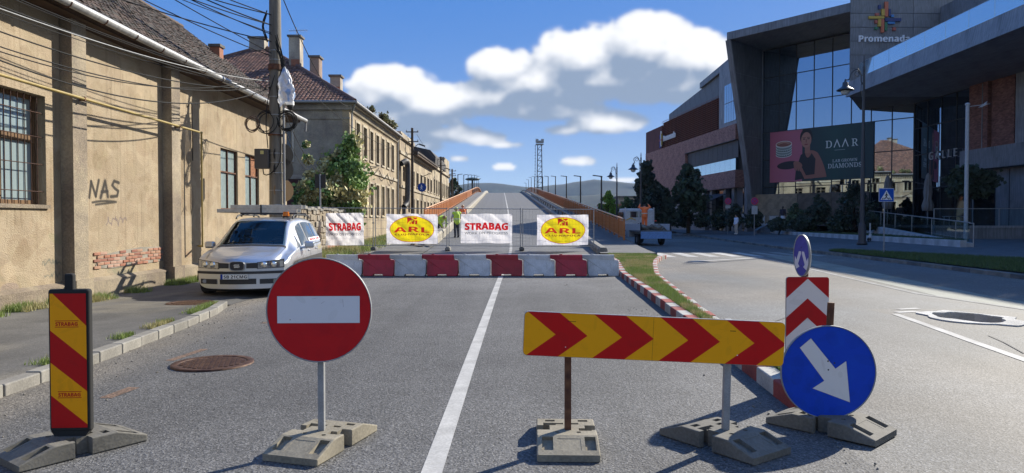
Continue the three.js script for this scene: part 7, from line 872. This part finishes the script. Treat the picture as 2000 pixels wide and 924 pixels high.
treeAt('broadleaf_tree', 'dark green broadleaf tree in front of the long window strip', 'tree', 1345, 328, 440, 76, 72, .32, 4200, .28, DG, round, 3, .2); treeAt('young_tree', 'bright green young tree behind the orange railing', 'tree', 1188, 378, 440, 84, 36, .25, 2600, .2, BG, round, 4, 0); treeAt('young_tree', 'lower bright green sapling beside the ornate lamp', 'tree', 1172, 402, 442, 80, 24, .2, 1500, .18, [.10, .18, .04], round, 14, 0); treeAt('broadleaf_tree', 'mid green rounded tree behind the white truck', 'tree', 1226, 390, 440, 100, 46, .2, 2600, .28, [.06, .12, .035], round, 5, 0);
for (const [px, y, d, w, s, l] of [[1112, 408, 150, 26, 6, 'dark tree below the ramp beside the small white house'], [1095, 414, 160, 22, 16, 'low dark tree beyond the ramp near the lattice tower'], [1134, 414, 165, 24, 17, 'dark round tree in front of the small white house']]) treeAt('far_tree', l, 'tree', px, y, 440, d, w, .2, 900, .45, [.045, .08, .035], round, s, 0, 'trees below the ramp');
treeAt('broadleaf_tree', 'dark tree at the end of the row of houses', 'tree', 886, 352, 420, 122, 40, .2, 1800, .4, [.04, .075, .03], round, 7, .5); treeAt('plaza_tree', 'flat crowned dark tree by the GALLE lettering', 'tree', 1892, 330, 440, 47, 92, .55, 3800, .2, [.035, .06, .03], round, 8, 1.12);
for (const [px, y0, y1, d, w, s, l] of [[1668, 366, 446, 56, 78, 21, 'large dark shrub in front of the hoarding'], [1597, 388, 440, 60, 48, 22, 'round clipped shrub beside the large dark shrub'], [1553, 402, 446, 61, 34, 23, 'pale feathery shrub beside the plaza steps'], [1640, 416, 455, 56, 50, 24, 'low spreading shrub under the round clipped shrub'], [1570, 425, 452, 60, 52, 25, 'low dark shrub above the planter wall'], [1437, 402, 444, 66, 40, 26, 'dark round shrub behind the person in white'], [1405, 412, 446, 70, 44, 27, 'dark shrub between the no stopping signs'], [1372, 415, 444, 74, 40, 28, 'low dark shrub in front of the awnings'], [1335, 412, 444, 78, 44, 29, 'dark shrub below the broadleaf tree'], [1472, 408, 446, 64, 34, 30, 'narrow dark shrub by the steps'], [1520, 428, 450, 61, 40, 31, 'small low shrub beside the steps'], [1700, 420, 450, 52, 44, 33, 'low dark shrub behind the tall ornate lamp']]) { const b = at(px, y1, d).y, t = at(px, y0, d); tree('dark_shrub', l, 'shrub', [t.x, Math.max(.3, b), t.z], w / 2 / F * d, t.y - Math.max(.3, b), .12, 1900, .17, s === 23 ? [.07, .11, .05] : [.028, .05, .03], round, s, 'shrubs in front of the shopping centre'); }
{ // ivy over the corner house and yard wall
  const q = rng(61), d = 40.6, g = thing('ivy', 'thick green and yellowing ivy climbing the corner house', 'ivy', [0, 0, 0]), ls = []; for (const [px, py, r, k] of [[683, 285, 20, 3], [670, 300, 24, 3], [690, 315, 22, 3], [660, 330, 34, 5], [688, 345, 30, 5], [640, 335, 22, 3], [668, 375, 40, 6], [690, 385, 26, 4], [630, 385, 30, 5], [605, 372, 22, 4], [598, 395, 20, 3], [650, 405, 36, 5], [682, 408, 26, 4], [606, 345, 12, 2], [600, 310, 9, 2], [612, 400, 22, 3], [596, 285, 6, 1]]) for (let i = 0; i < k; i++) { const p = at(px + (q() - .5) * r, py + (q() - .5) * r, d - (px < 640 ? 1.6 : 0) + (q() - .5) * 1.2); ls.push([p.x, p.y, p.z, r / F * d * .8]); }
  part(g, 'foliage', leaves(19000, inLumps(ls), .17, (w, p) => { const yel = fbm(p.x * 1.3 + 30, p.y * 1.3, 3) > .52, k = .6 + w() * .8; return yel ? [.55 * k, .50 * k, .24 * k] : [.19 * k, .31 * k, .08 * k]; }, q), C.leaf, true); part(g, 'stem', [[683, 430], [660, 430], [630, 425], [605, 420]].map(([x, y]) => { const a = at(x, y + 40, d - .3), b = at(x + 4, y - 90, d - .2); return tube([a, a.clone().lerp(b, .5).add(V(.2, 0, .1)), b], .05, 12, 5); }), C.bark);
  const q2 = rng(63), r = thing('roof_weeds', 'tufts of weeds growing on the corner house gutter', 'weeds'); const l2 = [[-9.1, 8.85, -50, .3], [-9.15, 8.9, -50.8, .35], [-9.1, 8.8, -52, .25], [-9.15, 8.85, -54, .35], [-9.1, 8.85, -55, .3], [-9.15, 8.8, -46.5, .2]]; part(r, 'foliage', leaves(900, inLumps(l2), .14, tintOf([.2, .2, .08]), q2), C.leaf, true);
}
// grass
function blades(name, n, spot, h, q, tint, w = .007) {
  const pos = new Float32Array(n * 9), col = new Float32Array(n * 9); for (let i = 0; i < n; i++) { const p = spot(q), a = q() * 6.28, hh = h * (.4 + q() * .9), lx = (q() - .5) * hh * .9, lz = (q() - .5) * hh * .9, dx = Math.cos(a) * w, dz = Math.sin(a) * w, t = tint(q, p); pos.set([p.x - dx, p.y, p.z - dz, p.x + dx, p.y, p.z + dz, p.x + lx, p.y + hh, p.z + lz], i * 9); for (let k = 0; k < 3; k++) col.set(t, i * 9 + k * 3); }
  const g = new THREE.BufferGeometry(); g.setAttribute('position', new THREE.BufferAttribute(pos, 3)); g.setAttribute('color', new THREE.BufferAttribute(col, 3)); g.setAttribute('uv', new THREE.BufferAttribute(new Float32Array(n * 6), 2)); g.computeVertexNormals(); const o = mesh(name, g, C.blade); scene.add(o); return o;
}
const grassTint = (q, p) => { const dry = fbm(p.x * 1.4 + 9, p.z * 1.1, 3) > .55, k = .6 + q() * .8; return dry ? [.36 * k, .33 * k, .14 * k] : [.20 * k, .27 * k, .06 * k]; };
tag(blades('island_grass', 60000, (q) => { let d, x0, x1; do { d = 6.2 + q() * 24.2; x0 = isleL(d) + .17; x1 = isleR(d) - .12; } while (q() > (x1 - x0) / 2.2 + .12); return V(mix(x0, x1, q()), .13, -d); }, .085, rng(71), grassTint, .006), 'sunlit short grass growing on the island between red and white kerbs', 'grass', null, 'stuff');
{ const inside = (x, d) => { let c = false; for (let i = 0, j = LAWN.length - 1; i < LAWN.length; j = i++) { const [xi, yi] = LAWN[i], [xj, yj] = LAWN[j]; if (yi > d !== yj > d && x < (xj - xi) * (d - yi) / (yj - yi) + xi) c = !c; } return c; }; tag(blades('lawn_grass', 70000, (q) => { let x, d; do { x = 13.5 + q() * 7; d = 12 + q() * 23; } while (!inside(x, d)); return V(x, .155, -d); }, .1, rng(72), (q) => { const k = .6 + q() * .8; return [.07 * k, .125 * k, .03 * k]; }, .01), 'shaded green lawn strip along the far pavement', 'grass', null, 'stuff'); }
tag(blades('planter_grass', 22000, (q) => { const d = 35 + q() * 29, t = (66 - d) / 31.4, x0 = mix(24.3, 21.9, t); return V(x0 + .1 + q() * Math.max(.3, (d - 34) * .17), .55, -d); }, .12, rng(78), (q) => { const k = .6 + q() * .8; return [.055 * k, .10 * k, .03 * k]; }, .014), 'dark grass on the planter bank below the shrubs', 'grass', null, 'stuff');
tag(blades('wall_weeds', 9000, (q) => { let d; do { d = 9 + q() * 13; } while (fbm(d * 1.1, 3, 2) < .44); return V(-8.25 - .011 * (d - 8) + Math.abs(q() + q() - 1) * .45, paveL(d), -d); }, .13, rng(73), grassTint, .007), 'weeds along the foot of the warehouse wall', 'weeds', null, 'stuff');
tag(blades('kerb_weeds', 2600, (q) => { let d; do { d = 6 + q() * 7.2; } while (fbm(d * 2.1, 8, 2) < .56 && d < 11.6); return V(leftKerb(d) - .16 - q() * q() * .25, paveL(d) + .005, -d); }, .06, rng(74), grassTint, .005), 'small weeds behind the left kerb', 'weeds', null, 'stuff');
tag(blades('verge_grass', 16000, (q) => { const d = 28 + q() * 26; return V(-8.6 - (d - 28) * .02 + q() * q() * 2.0, paveL(d), -d); }, .28, rng(75), grassTint, .014), 'long sunlit grass beside the yard wall behind the first banner', 'grass', null, 'stuff');
// debris of the road works beside the ramp
{ const q = rng(81), g = thing('timber_pile', 'loose pale boards lying beside the trench', 'timber', [-4.9, .22, -37]); for (let k = 0; k < 5; k++) part(g, 'board', rbox(.16, .05, 2.2 + q(), (q() - .5) * .9, .03 + k * .05, (q() - .5), .01, 0, (q() - .5) * .9 + .3, 0), M([.42, .36, .26], { map: 'wood' })); single('rubble_heap', (() => { const o = []; for (let k = 0; k < 60; k++) { const r = q() * .6; o.push(rbox(.08 + q() * .2, .06 + q() * .12, .08 + q() * .2, Math.cos(k) * r, .05 + q() * .12 * (1 - r), Math.sin(k) * r * 2, .01, q(), q() * 3, q())); } return o; })(), C.earth, 'small heap of broken rubble beside the low parapet end', 'rubble', null, [-5.4, .2, -38.5]).userData.kind = 'stuff'; }
{ const q = rng(91), o = []; for (let k = 0; k < 150; k++) { const d = 4.6 + q() * 14, x = leftKerb(d) + Math.abs(q() + q() - 1) * 1.6; const s = .004 + q() * .008; o.push(xf(new THREE.IcosahedronGeometry(s, 0), x, s * .5, -d, q(), q(), q())); } for (let k = 0; k < 80; k++) { const d = 4.4 + q() * 9, x = 2.2 + (q() - .5) * .5, s = .004 + q() * .007; o.push(xf(new THREE.IcosahedronGeometry(s, 0), x, s * .5, -d, q(), q(), q())); } const m = mesh('road_grit', merge(o), M([.26, .24, .2], { map: 'fine' })); tag(m, 'loose grit and pebbles along the edges of the road', 'grit', null, 'stuff'); scene.add(m); }

scene.traverse((o) => { if (o.isMesh) { o.castShadow = true; o.receiveShadow = true; } });
renderer.render(scene, camera);
